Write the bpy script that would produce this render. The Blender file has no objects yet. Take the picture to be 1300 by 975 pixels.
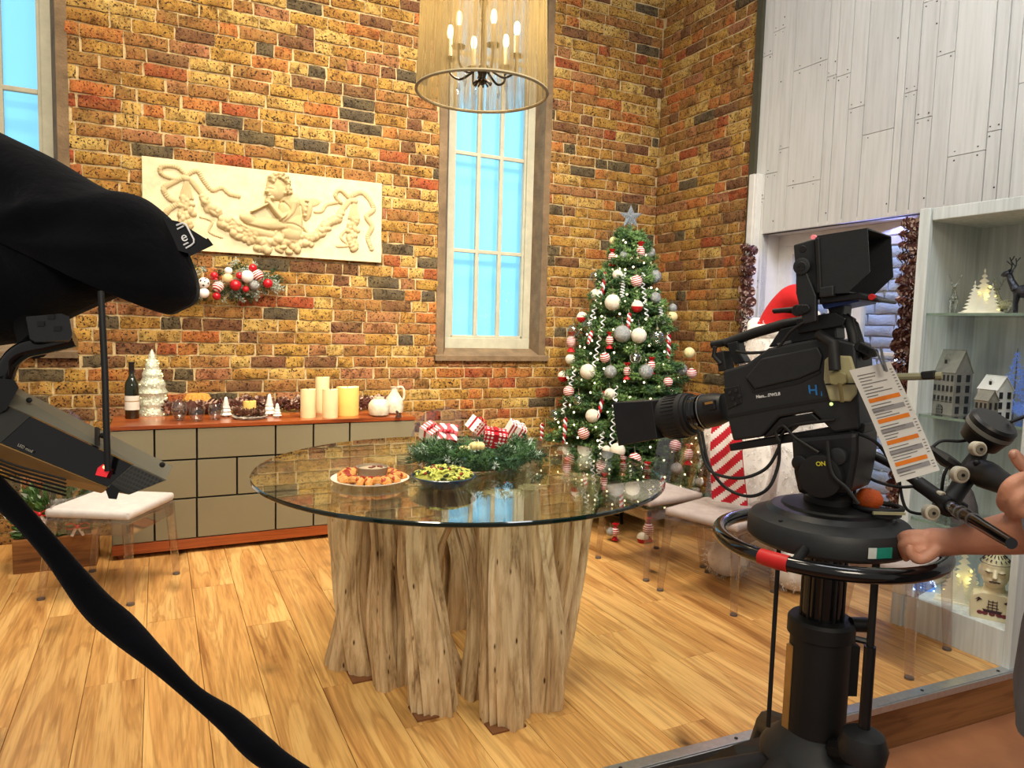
import bpy, bmesh, math, random
from mathutils import Vector, Matrix, Euler, noise as mnoise
import numpy as np
R = random.Random(7)
PI = math.pi
scene = bpy.context.scene
COL = scene.collection

# ---------------------------------------------------------------- camera
FPX = 905.0
AX_R = Vector((0.89573325, -0.44373064, 0.02765973))   # image right, in world
AX_U = Vector((0.0120315, 0.08638426, 0.99618924))     # image up
AX_F = Vector((0.44442905, 0.89198704, -0.082716))     # view direction
CAM = Vector((0.0, 0.0, 1.3))
cd = bpy.data.cameras.new('camera')
cam = bpy.data.objects.new('camera', cd)
COL.objects.link(cam)
cam.matrix_world = Matrix(((AX_R.x, AX_U.x, -AX_F.x, CAM.x), (AX_R.y, AX_U.y, -AX_F.y, CAM.y),
                           (AX_R.z, AX_U.z, -AX_F.z, CAM.z), (0, 0, 0, 1)))
cd.sensor_width = 36.0
cd.lens = 36.0 * FPX / 1300.0
cd.clip_start = 0.05
scene.camera = cam

def ray(px, py):
    return AX_R * ((px - 650) / FPX) - AX_U * ((py - 487.5) / FPX) + AX_F
def P(px, py, ax, val):
    """point where the pixel's ray meets the plane  coordinate[ax] == val"""
    r = ray(px, py)
    return CAM + r * ((val - CAM[ax]) / r[ax])
def D(px, py, z):
    """point on the pixel's ray at view depth z"""
    return CAM + ray(px, py) * z
def proj(p):
    q = Vector(p) - CAM
    z = q.dot(AX_F)
    return (650 + FPX * q.dot(AX_R) / z, 487.5 - FPX * q.dot(AX_U) / z, z)

# ---------------------------------------------------------------- world, lights, exposure
w = bpy.data.worlds.new('studio')
scene.world = w
w.use_nodes = True
w.node_tree.nodes['Background'].inputs[0].default_value = (1.0, 0.96, 0.9, 1)
w.node_tree.nodes['Background'].inputs[1].default_value = 0.54
vs = scene.view_settings
vs.view_transform = 'Standard'
vs.look = 'None'
vs.exposure = -0.68
vs.gamma = 1.0
vs.use_curve_mapping = False

def area(name, loc, aim, power, col, sx, sy=None, spread=PI):
    l = bpy.data.lights.new(name, 'AREA')
    l.energy = power; l.color = col; l.size = sx
    if sy: l.shape = 'RECTANGLE'; l.size_y = sy
    l.spread = spread
    o = bpy.data.objects.new(name, l)
    COL.objects.link(o)
    o.location = loc
    o.rotation_euler = (Vector(aim) - Vector(loc)).to_track_quat('-Z', 'Y').to_euler()
    return o
WARM = (1.0, 0.87, 0.67)
area('studio_light_key', (-0.5, 1.0, 4.4), (1.0, 4.6, 1.0), 50, WARM, 0.6, None, 1.6)
area('studio_light_wall', (0.7, 3.35, 4.9), (0.7, 4.85, 0.6), 80, WARM, 3.0, 0.25, 1.6)
area('studio_light_side', (1.9, 0.9, 4.4), (1.7, 4.6, 1.4), 48, (1.0, 0.89, 0.72), 0.6, None, 1.1)
area('studio_light_top', (1.1, 2.5, 4.6), (1.1, 2.7, 0), 36, WARM, 1.0, None, 1.4)
area('fill_light_front', (0.2, -1.3, 2.9), (1.1, 3.2, 0.4), 24, (1.0, 0.88, 0.7), 1.0, None, 1.6)  # unseen fill lamp, added to brighten the front faces
area('fill_light_white_wall', (1.7, 0.9, 4.2), (3.6, 2.5, 2.3), 88, (0.93, 0.97, 1.0), 1.2, None, 2.4)  # unseen fill lamp, added to lift the white boards
area('led_strip_header', (3.68, 2.9, 1.925), (2.7, 2.6, 0.0), 9, (0.32, 0.38, 1.0), 1.15, 0.03)
area('blue_light_outside', (3.95, 2.95, 3.4), (4.4, 2.9, 1.0), 150, (0.42, 0.56, 1.0), 1.6, 0.4)

# ---------------------------------------------------------------- materials
def srgb(r, g, b):
    f = lambda c: (c / 255 / 12.92) if c <= 10.3 else ((c / 255 + 0.055) / 1.055) ** 2.4
    return (f(r), f(g), f(b), 1.0)
def lk(nt, a, b): nt.links.new(a, b)
def newmat(name):
    m = bpy.data.materials.new(name)
    m.use_nodes = True
    nt = m.node_tree
    return m, nt, nt.nodes['Principled BSDF']
def coords(nt, kind='Object', scale=(1, 1, 1)):
    tc = nt.nodes.new('ShaderNodeTexCoord')
    mp = nt.nodes.new('ShaderNodeMapping')
    mp.inputs['Scale'].default_value = scale
    if kind == 'World':
        g = nt.nodes.new('ShaderNodeNewGeometry')
        lk(nt, g.outputs['Position'], mp.inputs[0])
    else:
        lk(nt, tc.outputs[kind], mp.inputs[0])
    return mp.outputs[0]
def noise(nt, vec, scale, detail=4, rough=0.6):
    n = nt.nodes.new('ShaderNodeTexNoise')
    n.inputs['Scale'].default_value = scale
    n.inputs['Detail'].default_value = detail
    n.inputs['Roughness'].default_value = rough
    if vec is not None: lk(nt, vec, n.inputs['Vector'])
    return n.outputs['Fac']
def ramp(nt, fac, stops, interp='LINEAR'):
    r = nt.nodes.new('ShaderNodeValToRGB')
    r.color_ramp.interpolation = interp
    e = r.color_ramp.elements
    while len(e) < len(stops): e.new(0.5)
    for k, (p, c) in enumerate(stops):
        e[k].position = p
        e[k].color = c if len(c) == 4 else (*c, 1)
    lk(nt, fac, r.inputs[0])
    return r.outputs[0]
def mix(nt, fac, a, b, mode='MIX'):
    n = nt.nodes.new('ShaderNodeMix')
    n.data_type = 'RGBA'
    n.blend_type = mode
    for s, v in ((n.inputs[0], fac), (n.inputs[6], a), (n.inputs[7], b)):
        if hasattr(v, 'is_linked'): lk(nt, v, s)
        else: s.default_value = v
    return n.outputs[2]
def bump(nt, b, h, strength=0.3, dist=0.01):
    n = nt.nodes.new('ShaderNodeBump')
    n.inputs['Strength'].default_value = strength
    n.inputs['Distance'].default_value = dist
    lk(nt, h, n.inputs['Height'])
    lk(nt, n.outputs[0], b.inputs['Normal'])
def dim(c, k): return (c[0] * k, c[1] * k, c[2] * k, 1)
MATS = {}
def pmat(name, c, rough=0.5, metal=0.0, var=0.15, scale=20, bmp=0.0, bscale=80, spec=0.5, emit=None, es=0, sheen=0, alpha=None, coat=0):
    """plain procedural material: base colour broken up by object-space noise"""
    if name in MATS: return MATS[name]
    m, nt, b = newmat(name)
    v = coords(nt)
    n = noise(nt, v, scale)
    lk(nt, ramp(nt, n, [(0.3, dim(c, 1 - var)), (0.7, dim(c, 1 + var))]), b.inputs['Base Color'])
    b.inputs['Roughness'].default_value = rough
    b.inputs['Metallic'].default_value = metal
    b.inputs['Specular IOR Level'].default_value = spec
    if coat: b.inputs['Coat Weight'].default_value = coat
    if sheen: b.inputs['Sheen Weight'].default_value = sheen
    if bmp: bump(nt, b, noise(nt, v, bscale), bmp, 0.01)
    if emit:
        b.inputs['Emission Color'].default_value = emit
        b.inputs['Emission Strength'].default_value = es
    MATS[name] = m
    return m
def glassmat(name, tint=(1, 1, 1, 1), rough=0.02, ior=1.45, base=0.0, boost=1.0):
    """thin clear sheet: tinted see-through with a Fresnel reflection"""
    if name in MATS: return MATS[name]
    m = bpy.data.materials.new(name); m.use_nodes = True
    nt = m.node_tree; nt.nodes.clear()
    out = nt.nodes.new('ShaderNodeOutputMaterial')
    tr = nt.nodes.new('ShaderNodeBsdfTransparent')
    gl = nt.nodes.new('ShaderNodeBsdfGlossy')
    lw = nt.nodes.new("ShaderNodeLayerWeight"); lw.inputs[0].default_value = .5
    fr = nt.nodes.new("ShaderNodeMath"); fr.operation = "POWER"; fr.inputs[1].default_value = 4.2; lk(nt, lw.outputs["Facing"], fr.inputs[0])
    base = base + .04
    ma = nt.nodes.new('ShaderNodeMath'); ma.operation = 'MULTIPLY_ADD'
    ma.inputs[1].default_value = boost; ma.inputs[2].default_value = base; ma.use_clamp = True
    mx = nt.nodes.new('ShaderNodeMixShader')
    n = noise(nt, coords(nt), 3.0)
    lk(nt, ramp(nt, n, [(0.3, dim(tint, 0.99)), (0.7, tint)]), tr.inputs[0])
    gl.inputs['Roughness'].default_value = rough
    lk(nt, fr.outputs[0], ma.inputs[0]); lk(nt, ma.outputs[0], mx.inputs[0])
    lk(nt, tr.outputs[0], mx.inputs[1]); lk(nt, gl.outputs[0], mx.inputs[2])
    lk(nt, mx.outputs[0], out.inputs[0])
    MATS[name] = m
    return m

# ---------------------------------------------------------------- mesh helpers
class MB:
    """collects shapes; build() links them as one mesh object"""
    def __init__(s):
        s.v = []; s.f = []; s.mi = []; s.m = Matrix(); s.cur = 0
    def add(s, vs, fs):
        o = len(s.v)
        s.v += [tuple(s.m @ Vector(p)) for p in vs]
        s.f += [tuple(i + o for i in f) for f in fs]
        s.mi += [s.cur] * len(fs)
        return s
    def box(s, c, d, rot=None, bev=0.0):
        x, y, z = d[0] / 2, d[1] / 2, d[2] / 2
        M = Matrix.Translation(c) @ (Euler(rot).to_matrix().to_4x4() if rot else Matrix())
        b = min(bev, x * .9, y * .9, z * .9)
        if b <= 0:
            vs = [(i, j, k) for i in (-x, x) for j in (-y, y) for k in (-z, z)]
            fs = [(0, 1, 3, 2), (4, 6, 7, 5), (0, 4, 5, 1), (2, 3, 7, 6), (0, 2, 6, 4), (1, 5, 7, 3)]
            return s.add([M @ Vector(p) for p in vs], fs)
        bm = bmesh.new()
        bmesh.ops.create_cube(bm, size=1, matrix=Matrix.Diagonal((2 * x, 2 * y, 2 * z, 1)))
        bmesh.ops.bevel(bm, geom=bm.edges[:], offset=b, segments=2, profile=0.6, affect='EDGES')
        return s.bm(bm, M)
    def bm(s, bm, M=Matrix()):
        bm.verts.index_update()
        s.add([M @ v.co for v in bm.verts], [[v.index for v in f.verts] for f in bm.faces])
        bm.free()
        return s
    def tube(s, pts, r, n=10, cap=True, closed=False):
        pts = [Vector(p) for p in pts]
        rs = r if isinstance(r, (list, tuple)) else [r] * len(pts)
        N = len(pts); vs = []; fs = []
        prev = None
        for i, p in enumerate(pts):
            if closed: t = pts[(i + 1) % N] - pts[i - 1]
            else: t = pts[min(i + 1, N - 1)] - pts[max(i - 1, 0)]
            t = t.normalized() if t.length > 1e-9 else Vector((0, 0, 1))
            if prev is None:
                a = t.orthogonal().normalized()
            else:
                a = (prev - t * prev.dot(t))
                a = a.normalized() if a.length > 1e-6 else t.orthogonal().normalized()
            prev = a; b = t.cross(a)
            for k in range(n):
                g = 2 * PI * k / n
                vs.append(p + (a * math.cos(g) + b * math.sin(g)) * rs[i])
        for i in range(N if closed else N - 1):
            j = (i + 1) % N
            for k in range(n):
                fs.append((i * n + k, i * n + (k + 1) % n, j * n + (k + 1) % n, j * n + k))
        if cap and not closed:
            fs.append(tuple(range(n))[::-1]); fs.append(tuple((N - 1) * n + k for k in range(n)))
        return s.add(vs, fs)
    def cyl(s, a, b, r, r2=None, n=16):
        return s.tube([a, b], [r, r if r2 is None else r2], n)
    def lathe(s, prof, n=24, M=Matrix(), capb=True, capt=True):
        vs = []; fs = []
        for (r, z) in prof:
            for k in range(n):
                g = 2 * PI * k / n
                vs.append(M @ Vector((r * math.cos(g), r * math.sin(g), z)))
        for i in range(len(prof) - 1):
            for k in range(n):
                fs.append((i * n + k, i * n + (k + 1) % n, (i + 1) * n + (k + 1) % n, (i + 1) * n + k))
        if capb: fs.append(tuple(range(n))[::-1])
        if capt: fs.append(tuple((len(prof) - 1) * n + k for k in range(n)))
        return s.add(vs, fs)
    def sph(s, c, r, n=14, m=9, rot=None):
        if not isinstance(r, (list, tuple, Vector)): r = (r, r, r)
        M = Matrix.Translation(c) @ (Euler(rot).to_matrix().to_4x4() if rot else Matrix()) @ Matrix.Diagonal((*r, 1))
        pr = [(max(1e-4, math.sin(PI * i / m)), -math.cos(PI * i / m)) for i in range(m + 1)]
        return s.lathe(pr, n, M, False, False)
    def prism(s, poly, axis, a, b):
        """polygon extruded between a and b along axis (poly gives the two other coordinates in order)"""
        n = len(poly)
        def mk(p, h):
            return {0: (h, p[0], p[1]), 1: (p[0], h, p[1]), 2: (p[0], p[1], h)}[axis]
        vs = [mk(p, a) for p in poly] + [mk(p, b) for p in poly]
        fs = [tuple(range(n)), tuple(range(n, 2 * n))[::-1]] + [(i, n + i, n + (i + 1) % n, (i + 1) % n) for i in range(n)]
        return s.add(vs, fs)
    def mesh(s, name, mats, smooth=False, auto=None):
        me = bpy.data.meshes.new(name)
        me.from_pydata(s.v, [], s.f)
        if not isinstance(mats, (list, tuple)): mats = [mats]
        for m in mats: me.materials.append(m)
        if len(mats) > 1: me.polygons.foreach_set('material_index', s.mi)
        bm = bmesh.new(); bm.from_mesh(me)
        bmesh.ops.recalc_face_normals(bm, faces=bm.faces[:])
        bm.to_mesh(me); bm.free()
        if smooth:
            me.polygons.foreach_set('use_smooth', [True] * len(me.polygons))
            if auto is None: auto = 40
            me.set_sharp_from_angle(angle=math.radians(auto))
        me.update()
        return me
    def build(s, name, mats, parent=None, smooth=False, auto=None):
        return link(name, s.mesh(name, mats, smooth, auto), parent)
def link(name, me, parent=None, loc=None, rot=None, sc=None):
    o = bpy.data.objects.new(name, me)
    COL.objects.link(o)
    if parent: o.parent = parent
    if loc is not None: o.location = loc
    if rot is not None: o.rotation_euler = rot
    if sc is not None: o.scale = sc
    return o
def tag(o, label=None, cat=None, group=None, kind=None):
    if label: o['label'] = label
    if cat: o['category'] = cat
    if group: o['group'] = group
    if kind: o['kind'] = kind
    return o
def thing(name, label=None, cat=None, loc=(0, 0, 0), rz=0.0, group=None, kind=None):
    o = link(name, None, None, loc, (0, 0, rz))
    o.empty_display_size = 0.05
    return tag(o, label, cat, group, kind)
def dup(root, loc, rz=None, label=None, parent=None):
    c = root.copy(); COL.objects.link(c)
    c.parent = parent
    if loc is not None: c.location = loc
    if rz is not None: c.rotation_euler = (0, 0, rz)
    if label: c['label'] = label
    for ch in list(root.children): dup(ch, None, None, None, c)
    return c
def bez(pts, n=8):
    """Catmull-Rom through the points"""
    pts = [Vector(p) for p in pts]; out = []
    for i in range(len(pts) - 1):
        p0 = pts[max(i - 1, 0)]; p1 = pts[i]; p2 = pts[i + 1]; p3 = pts[min(i + 2, len(pts) - 1)]
        for k in range(n):
            t = k / n
            out.append(0.5 * ((2 * p1) + (p2 - p0) * t + (2 * p0 - 5 * p1 + 4 * p2 - p3) * t * t + (3 * p1 - p0 - 3 * p2 + p3) * t ** 3))
    out.append(pts[-1])
    return out
FONT = None
def text(name, s, size, mat, M, parent=None, extrude=0.0005, bold=0.0):
    cu = bpy.data.curves.new(name, 'FONT')
    cu.body = s; cu.size = size; cu.extrude = extrude; cu.offset = bold
    cu.align_x = 'CENTER'; cu.align_y = 'CENTER'
    o = bpy.data.objects.new(name, cu)
    COL.objects.link(o)
    dg = bpy.context.evaluated_depsgraph_get()
    me = bpy.data.meshes.new_from_object(o.evaluated_get(dg))
    bpy.data.objects.remove(o)
    me.materials.clear(); me.materials.append(mat)
    r = link(name, me, parent)
    r.matrix_local = M
    return r
# ================================================================ the room
WY = 4.72      # face of the back brick wall
WX = 3.6       # face of the right wall
def stage_edge(x): return 1.69 - 0.0535 * x
# ---- bricks
def brick_mat(name, c1, c2, dark):
    m, nt, b = newmat(name)
    v = coords(nt, 'World')
    big = noise(nt, v, 9, 3, .6)
    fine = noise(nt, v, 42, 8, .85)
    base = ramp(nt, big, [(0.34, c1), (0.66, c2)])
    blot = ramp(nt, noise(nt, v, 17, 5, .75), [(0.34, (0.36, .32, .28, 1)), (0.5, (1, 1, 1, 1)), (0.62, (1, 1, 1, 1)), (0.72, (1.3, 1.25, 1.1, 1))])
    c = mix(nt, 1.0, base, blot, 'MULTIPLY')
    c = mix(nt, 1.0, c, ramp(nt, fine, [(0.33, (0.26, .23, .21, 1)), (0.49, (1, 1, 1, 1)), (0.6, (1.05, 1.05, 1.02, 1)), (0.72, (1.5, 1.45, 1.3, 1))]), 'MULTIPLY')
    spk = ramp(nt, noise(nt, v, 85, 2, .5), [(0.58, (0, 0, 0, 1)), (0.64, (1, 1, 1, 1))])
    lk(nt, mix(nt, spk, c, dark), b.inputs['Base Color'])
    b.inputs['Roughness'].default_value = 0.85
    b.inputs['Specular IOR Level'].default_value = 0.25
    bump(nt, b, mix(nt, 0.35, fine, spk, 'SUBTRACT'), 0.9, 0.01)
    return m
DK = srgb(64, 42, 28)
BM = [brick_mat('brick_yellow', srgb(196, 154, 74), srgb(168, 118, 58), DK),
      brick_mat('brick_gold', srgb(212, 178, 102), srgb(188, 142, 74), DK),
      brick_mat('brick_tan', srgb(172, 116, 66), srgb(158, 120, 64), DK),
      brick_mat('brick_orange', srgb(194, 112, 60), srgb(184, 128, 66), srgb(96, 46, 26)),
      brick_mat('brick_red', srgb(172, 84, 50), srgb(166, 104, 58), srgb(80, 34, 22)),
      brick_mat('brick_brown', srgb(128, 84, 58), srgb(136, 100, 62), srgb(50, 32, 26)),
      brick_mat('brick_grey', srgb(96, 84, 66), srgb(112, 96, 66), srgb(40, 32, 26)),
      brick_mat('brick_pink', srgb(176, 116, 80), srgb(166, 120, 72), DK)]
BW = [30, 17, 24, 9, 5, 10, 6, 6]
MORTAR = pmat('mortar_sand', srgb(204, 178, 130), 0.95, var=0.25, scale=30, bmp=0.6, bscale=150)

def brick_proto(L, H, seed):
    """front face 5x3 grid with rounded worn arrises; local outward is -Y, back at y=0.05"""
    rr = random.Random(seed)
    us = [-L / 2, -L / 2 + .007, -L * .12, L * .16, L / 2 - .007, L / 2]
    zs = [-H / 2, -H / 2 + .007, H / 2 - .007, H / 2]
    vs = []; fs = []
    for k, z in enumerate(zs):
        for i, u in enumerate(us):
            edge = (i in (0, 5)) + (k in (0, 3))
            y = (0.0, .003, .006)[edge] + rr.uniform(-.0018, .0018)
            vs.append((u + (rr.uniform(-.0045, .0045)), y, z + rr.uniform(-.0042, .0042)))
    for k in range(3):
        for i in range(5):
            fs.append((k * 6 + i, k * 6 + i + 1, k * 6 + i + 7, k * 6 + i + 6))
    ring = [0, 1, 2, 3, 4, 5, 11, 17, 23, 22, 21, 20, 19, 18, 12, 6]
    o = len(vs)
    for q in ring: vs.append((vs[q][0], .03, vs[q][2]))
    for j in range(16):
        fs.append((ring[j], o + j, o + (j + 1) % 16, ring[(j + 1) % 16]))
    return vs, fs
LS, LH, HB = .213, .102, .066
PROT = {'s': [brick_proto(LS, HB, 10 + i) for i in range(6)], 'h': [brick_proto(LH, HB, 40 + i) for i in range(6)]}
PMESH = {}
def proto_mesh(kind, i, white=False):
    key = (kind, i, white)
    if key not in PMESH:
        mb = MB(); mb.add(*PROT[kind][i])
        me = mb.mesh('brick', BM[0], True, 50)
        PMESH[key] = me
    return PMESH[key]
def lay(u0, u1, z0, z1, holes, rr, g=.009, hc=.0762):
    out = []; z = z0; row = 0
    while z < z1:
        zz = (z, z + hc - g + rr.uniform(-.002, .002))
        u = u0 - rr.uniform(0, .2)
        last = 0
        while u < u1:
            L = LH if (rr.random() < .38 and last < 2) else LS
            last = last + 1 if L == LH else 0
            L *= rr.uniform(.95, 1.05)
            segs = [(max(u, u0), min(u + L, u1))]
            for (a, b, c, d) in holes:
                if zz[1] - .02 > c and zz[0] + .02 < d:
                    ns = []
                    for (p, q) in segs:
                        if q <= a or p >= b: ns.append((p, q)); continue
                        if p < a - .02: ns.append((p, a - rr.uniform(.0, .008)))
                        if q > b + .02: ns.append((b + rr.uniform(0, .008), q))
                    segs = ns
            for (p, q) in segs:
                if q - p > .025: out.append((p, q, zz[0], zz[1]))
            u += L + g + rr.uniform(-.002, .003)
        z += hc; row += 1
    return out
def brick_wall(parent, bricks, place, rz, rr, hide, nmax=300, mats=None, wts=None):
    mats = mats or BM; wts = wts or BW
    """place(u, z, out) -> world point; hide: pixel boxes of things that stand in front"""
    scored = []
    for b in bricks:
        u = (b[0] + b[1]) / 2; z = (b[2] + b[3]) / 2
        x, y, zz = proj(place(u, z, 0))
        s = (b[1] - b[0]) * (b[3] - b[2]) / zz ** 2
        if not (0 < x < 1300 and 0 < y < 975) or any(h[0] < x < h[2] and h[1] < y < h[3] for h in hide): s *= .001
        scored.append((s, b))
    scored.sort(key=lambda t: -t[0])
    rest = MB()
    M0 = Euler((0, 0, rz)).to_matrix().to_4x4()
    for k, (s, b) in enumerate(scored):
        u = (b[0] + b[1]) / 2; z = (b[2] + b[3]) / 2; L = b[1] - b[0]; H = b[3] - b[2]
        kind = 's' if L > .15 else 'h'
        i = rr.randrange(6)
        sx = L / (LS if kind == 's' else LH)
        loc = place(u, z, rr.uniform(-.003, .005))
        mi = rr.choices(range(len(mats)), wts)[0]
        flip = -1 if rr.random() < .5 else 1
        if k < nmax:
            o = link('brick', proto_mesh(kind, i), parent, loc, (0, 0, rz), (sx * flip, 1, H / HB))
            o.material_slots[0].link = 'OBJECT'
            o.material_slots[0].material = mats[mi]
        else:
            rest.m = Matrix.Translation(loc) @ M0 @ Matrix.Diagonal((sx * flip, 1, H / HB, 1))
            rest.cur = mi
            rest.add(*PROT[kind][i])
    if rest.v:
        tag(rest.build('remaining_bricks', mats, parent, True, 50), kind='stuff')

rr = random.Random(3)
W1 = (1.765, 2.60, 1.07, 9)       # centre window hole in the back wall
W2 = (-1.26, -.445, 1.08, 9)         # left window
TOPZ = 4.1
wb = thing('wall_back', 'weathered yellow and red brick wall behind the sideboard', None, (0, 0, 0), kind='structure')
mb = MB()
mb.box(((W1[0] - .445) / 2, WY + .053, TOPZ / 2), (W1[0] + .445, .09, TOPZ))
mb.box(((WX + .1 + W1[1]) / 2, WY + .053, TOPZ / 2), (WX + .1 - W1[1], .09, TOPZ))
mb.box(((W1[0] + W1[1]) / 2, WY + .053, W1[2] / 2), (W1[1] - W1[0], .09, W1[2]))
mb.box(((W2[0] + W2[1]) / 2, WY + .053, W2[2] / 2), (W2[1] - W2[0], .09, W2[2]))
mb.box(((W2[0] - 2.5) / 2, WY + .053, TOPZ / 2), (W2[0] + 2.5, .09, TOPZ))
mb.build('mortar_bed', MORTAR, wb)
bl = lay(-2.5, WX, 0, TOPZ, [W1, W2], rr)
brick_wall(wb, bl, lambda u, z, o: Vector((u, WY - o, z)), 0, rr,
           [(180, 198, 486, 330), (140, 540, 527, 700), (0, 180, 240, 400), (0, 470, 215, 620), (545, 120, 690, 455), (715, 330, 880, 680), (530, 0, 695, 132), (800, 300, 1300, 975), (327, 560, 880, 975)])
wr = thing('wall_right', 'brick return wall meeting the white boarded wall', None, kind='structure')
RY = 3.69      # where brick stops and the boards start
MB().box((WX + .053, (WY + RY) / 2, TOPZ / 2), (.09, WY - RY, TOPZ)).build('mortar_bed', MORTAR, wr)
bl = lay(-WY, -RY, 0, TOPZ, [], rr)
brick_wall(wr, bl, lambda u, z, o: Vector((WX - o, -u, z)), -PI / 2, rr, [(700, 360, 880, 975), (880, 500, 1300, 975)])
# dark strip coloured for the shadowed seam, and white pilaster, where the walls change
STRIPD = pmat('dark_seam_shade', srgb(66, 62, 44), .8, bmp=.3)
tag(MB().box((WX - .012, RY - .02, TOPZ / 2), (.03, .05, TOPZ)).build('trim_1', STRIPD), 'dark olive strip for the shadowed seam between brick and white boards', None, kind='structure')

# ---- windows
REND = pmat('cement_render', srgb(122, 100, 74), .9, var=.3, scale=9, bmp=.5, bscale=60)
FRAME = pmat('window_frame_grey', srgb(186, 182, 160), .55, var=.1, scale=14, bmp=.12, bscale=120)
PANE = glassmat('window_pane_clear', (.97, .99, 1, 1))
SKYP = pmat('sky_lightbox', srgb(120, 200, 240), .9, var=.02, scale=1.2, emit=srgb(140, 210, 246), es=1.25)
def window(name, label, x0, x1, z0, z1, cols, rows, hole):
    t = thing(name, label, None, kind='structure')
    hx0, hx1, hz0, hz1 = hole
    d = .16                                        # reveal depth
    mb = MB()
    for (a, b, s) in ((hx0, x0, -1), (x1, hx1, 1)):
        # splayed plastered jambs
        if s < 0: poly = [(hx0 - .02, WY - .004), (hx0 + .035, WY - .008), (x0 + .006, WY + d - .03), (x0 + .006, WY + d + .1), (hx0 - .02, WY + d + .1)]
        else: poly = [(hx1 + .02, WY - .004), (hx1 - .035, WY - .008), (x1 - .006, WY + d - .03), (x1 - .006, WY + d + .1), (hx1 + .02, WY + d + .1)]
        mb.prism(poly, 2, hz0, z1 + .3)
    mb.build('plaster_jamb', REND, t)
    mb = MB()
    mb.prism([(WY - .03, hz0 - .035), (WY - .03, hz0), (WY + d - .03, z0 + .004), (WY + d + .1, z0 + .004), (WY + d + .1, hz0 - .035)], 0, hx0 - .03, hx1 + .04)
    mb.build('sill', REND, t)
    fw = .062
    fy = WY + d
    for (c, s) in (((x0 + fw / 2, fy + .03, (z0 + z1) / 2), (fw, .06, z1 - z0)), ((x1 - fw / 2, fy + .03, (z0 + z1) / 2), (fw, .06, z1 - z0)),
                   (((x0 + x1) / 2, fy + .03, z0 + fw / 2 + .01), (x1 - x0, .064, fw + .02)), (((x0 + x1) / 2, fy + .03, z1 - fw / 2), (x1 - x0, .064, fw))):
        MB().box(c, s, None, .006).build('frame', FRAME, t)
    a0, a1, b0, b1 = x0 + fw, x1 - fw, z0 + fw + .02, z1 - fw
    bead = MB()
    for x in (a0 + .009, a1 - .009): bead.box((x, fy + .035, (b0 + b1) / 2), (.018, .04, b1 - b0), None, .004)
    bead.box(((a0 + a1) / 2, fy + .035, b0 + .009), (a1 - a0, .04, .018), None, .004)
    bead.build('glazing_bead', FRAME, t)
    a0 += .018; a1 -= .018; b0 += .018
    for i in range(1, cols):
        x = a0 + (a1 - a0) * i / cols
        MB().box((x, fy + .035, (b0 + b1) / 2), (.03, .03, b1 - b0), None, .005).build('muntin', FRAME, t)
    for z in rows:
        MB().box(((a0 + a1) / 2, fy + .035, z), (a1 - a0, .028, .028), None, .005).build('muntin', FRAME, t)
    zz = [b0] + list(rows) + [b1]
    for i in range(cols):
        for k in range(len(zz) - 1):
            p0 = a0 + (a1 - a0) * i / cols + .009; p1 = a0 + (a1 - a0) * (i + 1) / cols - .009
            MB().box(((p0 + p1) / 2, fy + .04, (zz[k] + zz[k + 1]) / 2), (p1 - p0, .004, zz[k + 1] - zz[k] - .016)).build('pane', PANE, t)
    MB().box(((x0 + x1) / 2, fy + .16, (z0 + z1) / 2), (x1 - x0 + .3, .02, z1 - z0 + .3)).build('sky_panel', SKYP, t)
    return t
fy = WY + .16
q0 = P(562, 440, 1, fy); q1 = P(672, 442, 1, fy)
rz = [P(620, 320, 1, fy).z, P(625, 198, 1, fy).z]
rz.append(rz[1] + (rz[1] - rz[0])); rz.append(rz[2] + (rz[1] - rz[0]))
window('window_1', 'tall narrow window glowing pale blue between plaque and Christmas tree', q0.x, q1.x, P(620, 443, 1, fy).z, 4.05, 3, rz, W1)
q2 = P(68, 100, 1, fy)
window('window_2', 'tall blue-lit window at the left edge behind hooded camera', q2.x - .69, q2.x, P(620, 443, 1, fy).z, 4.05, 3, rz, W2)

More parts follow.
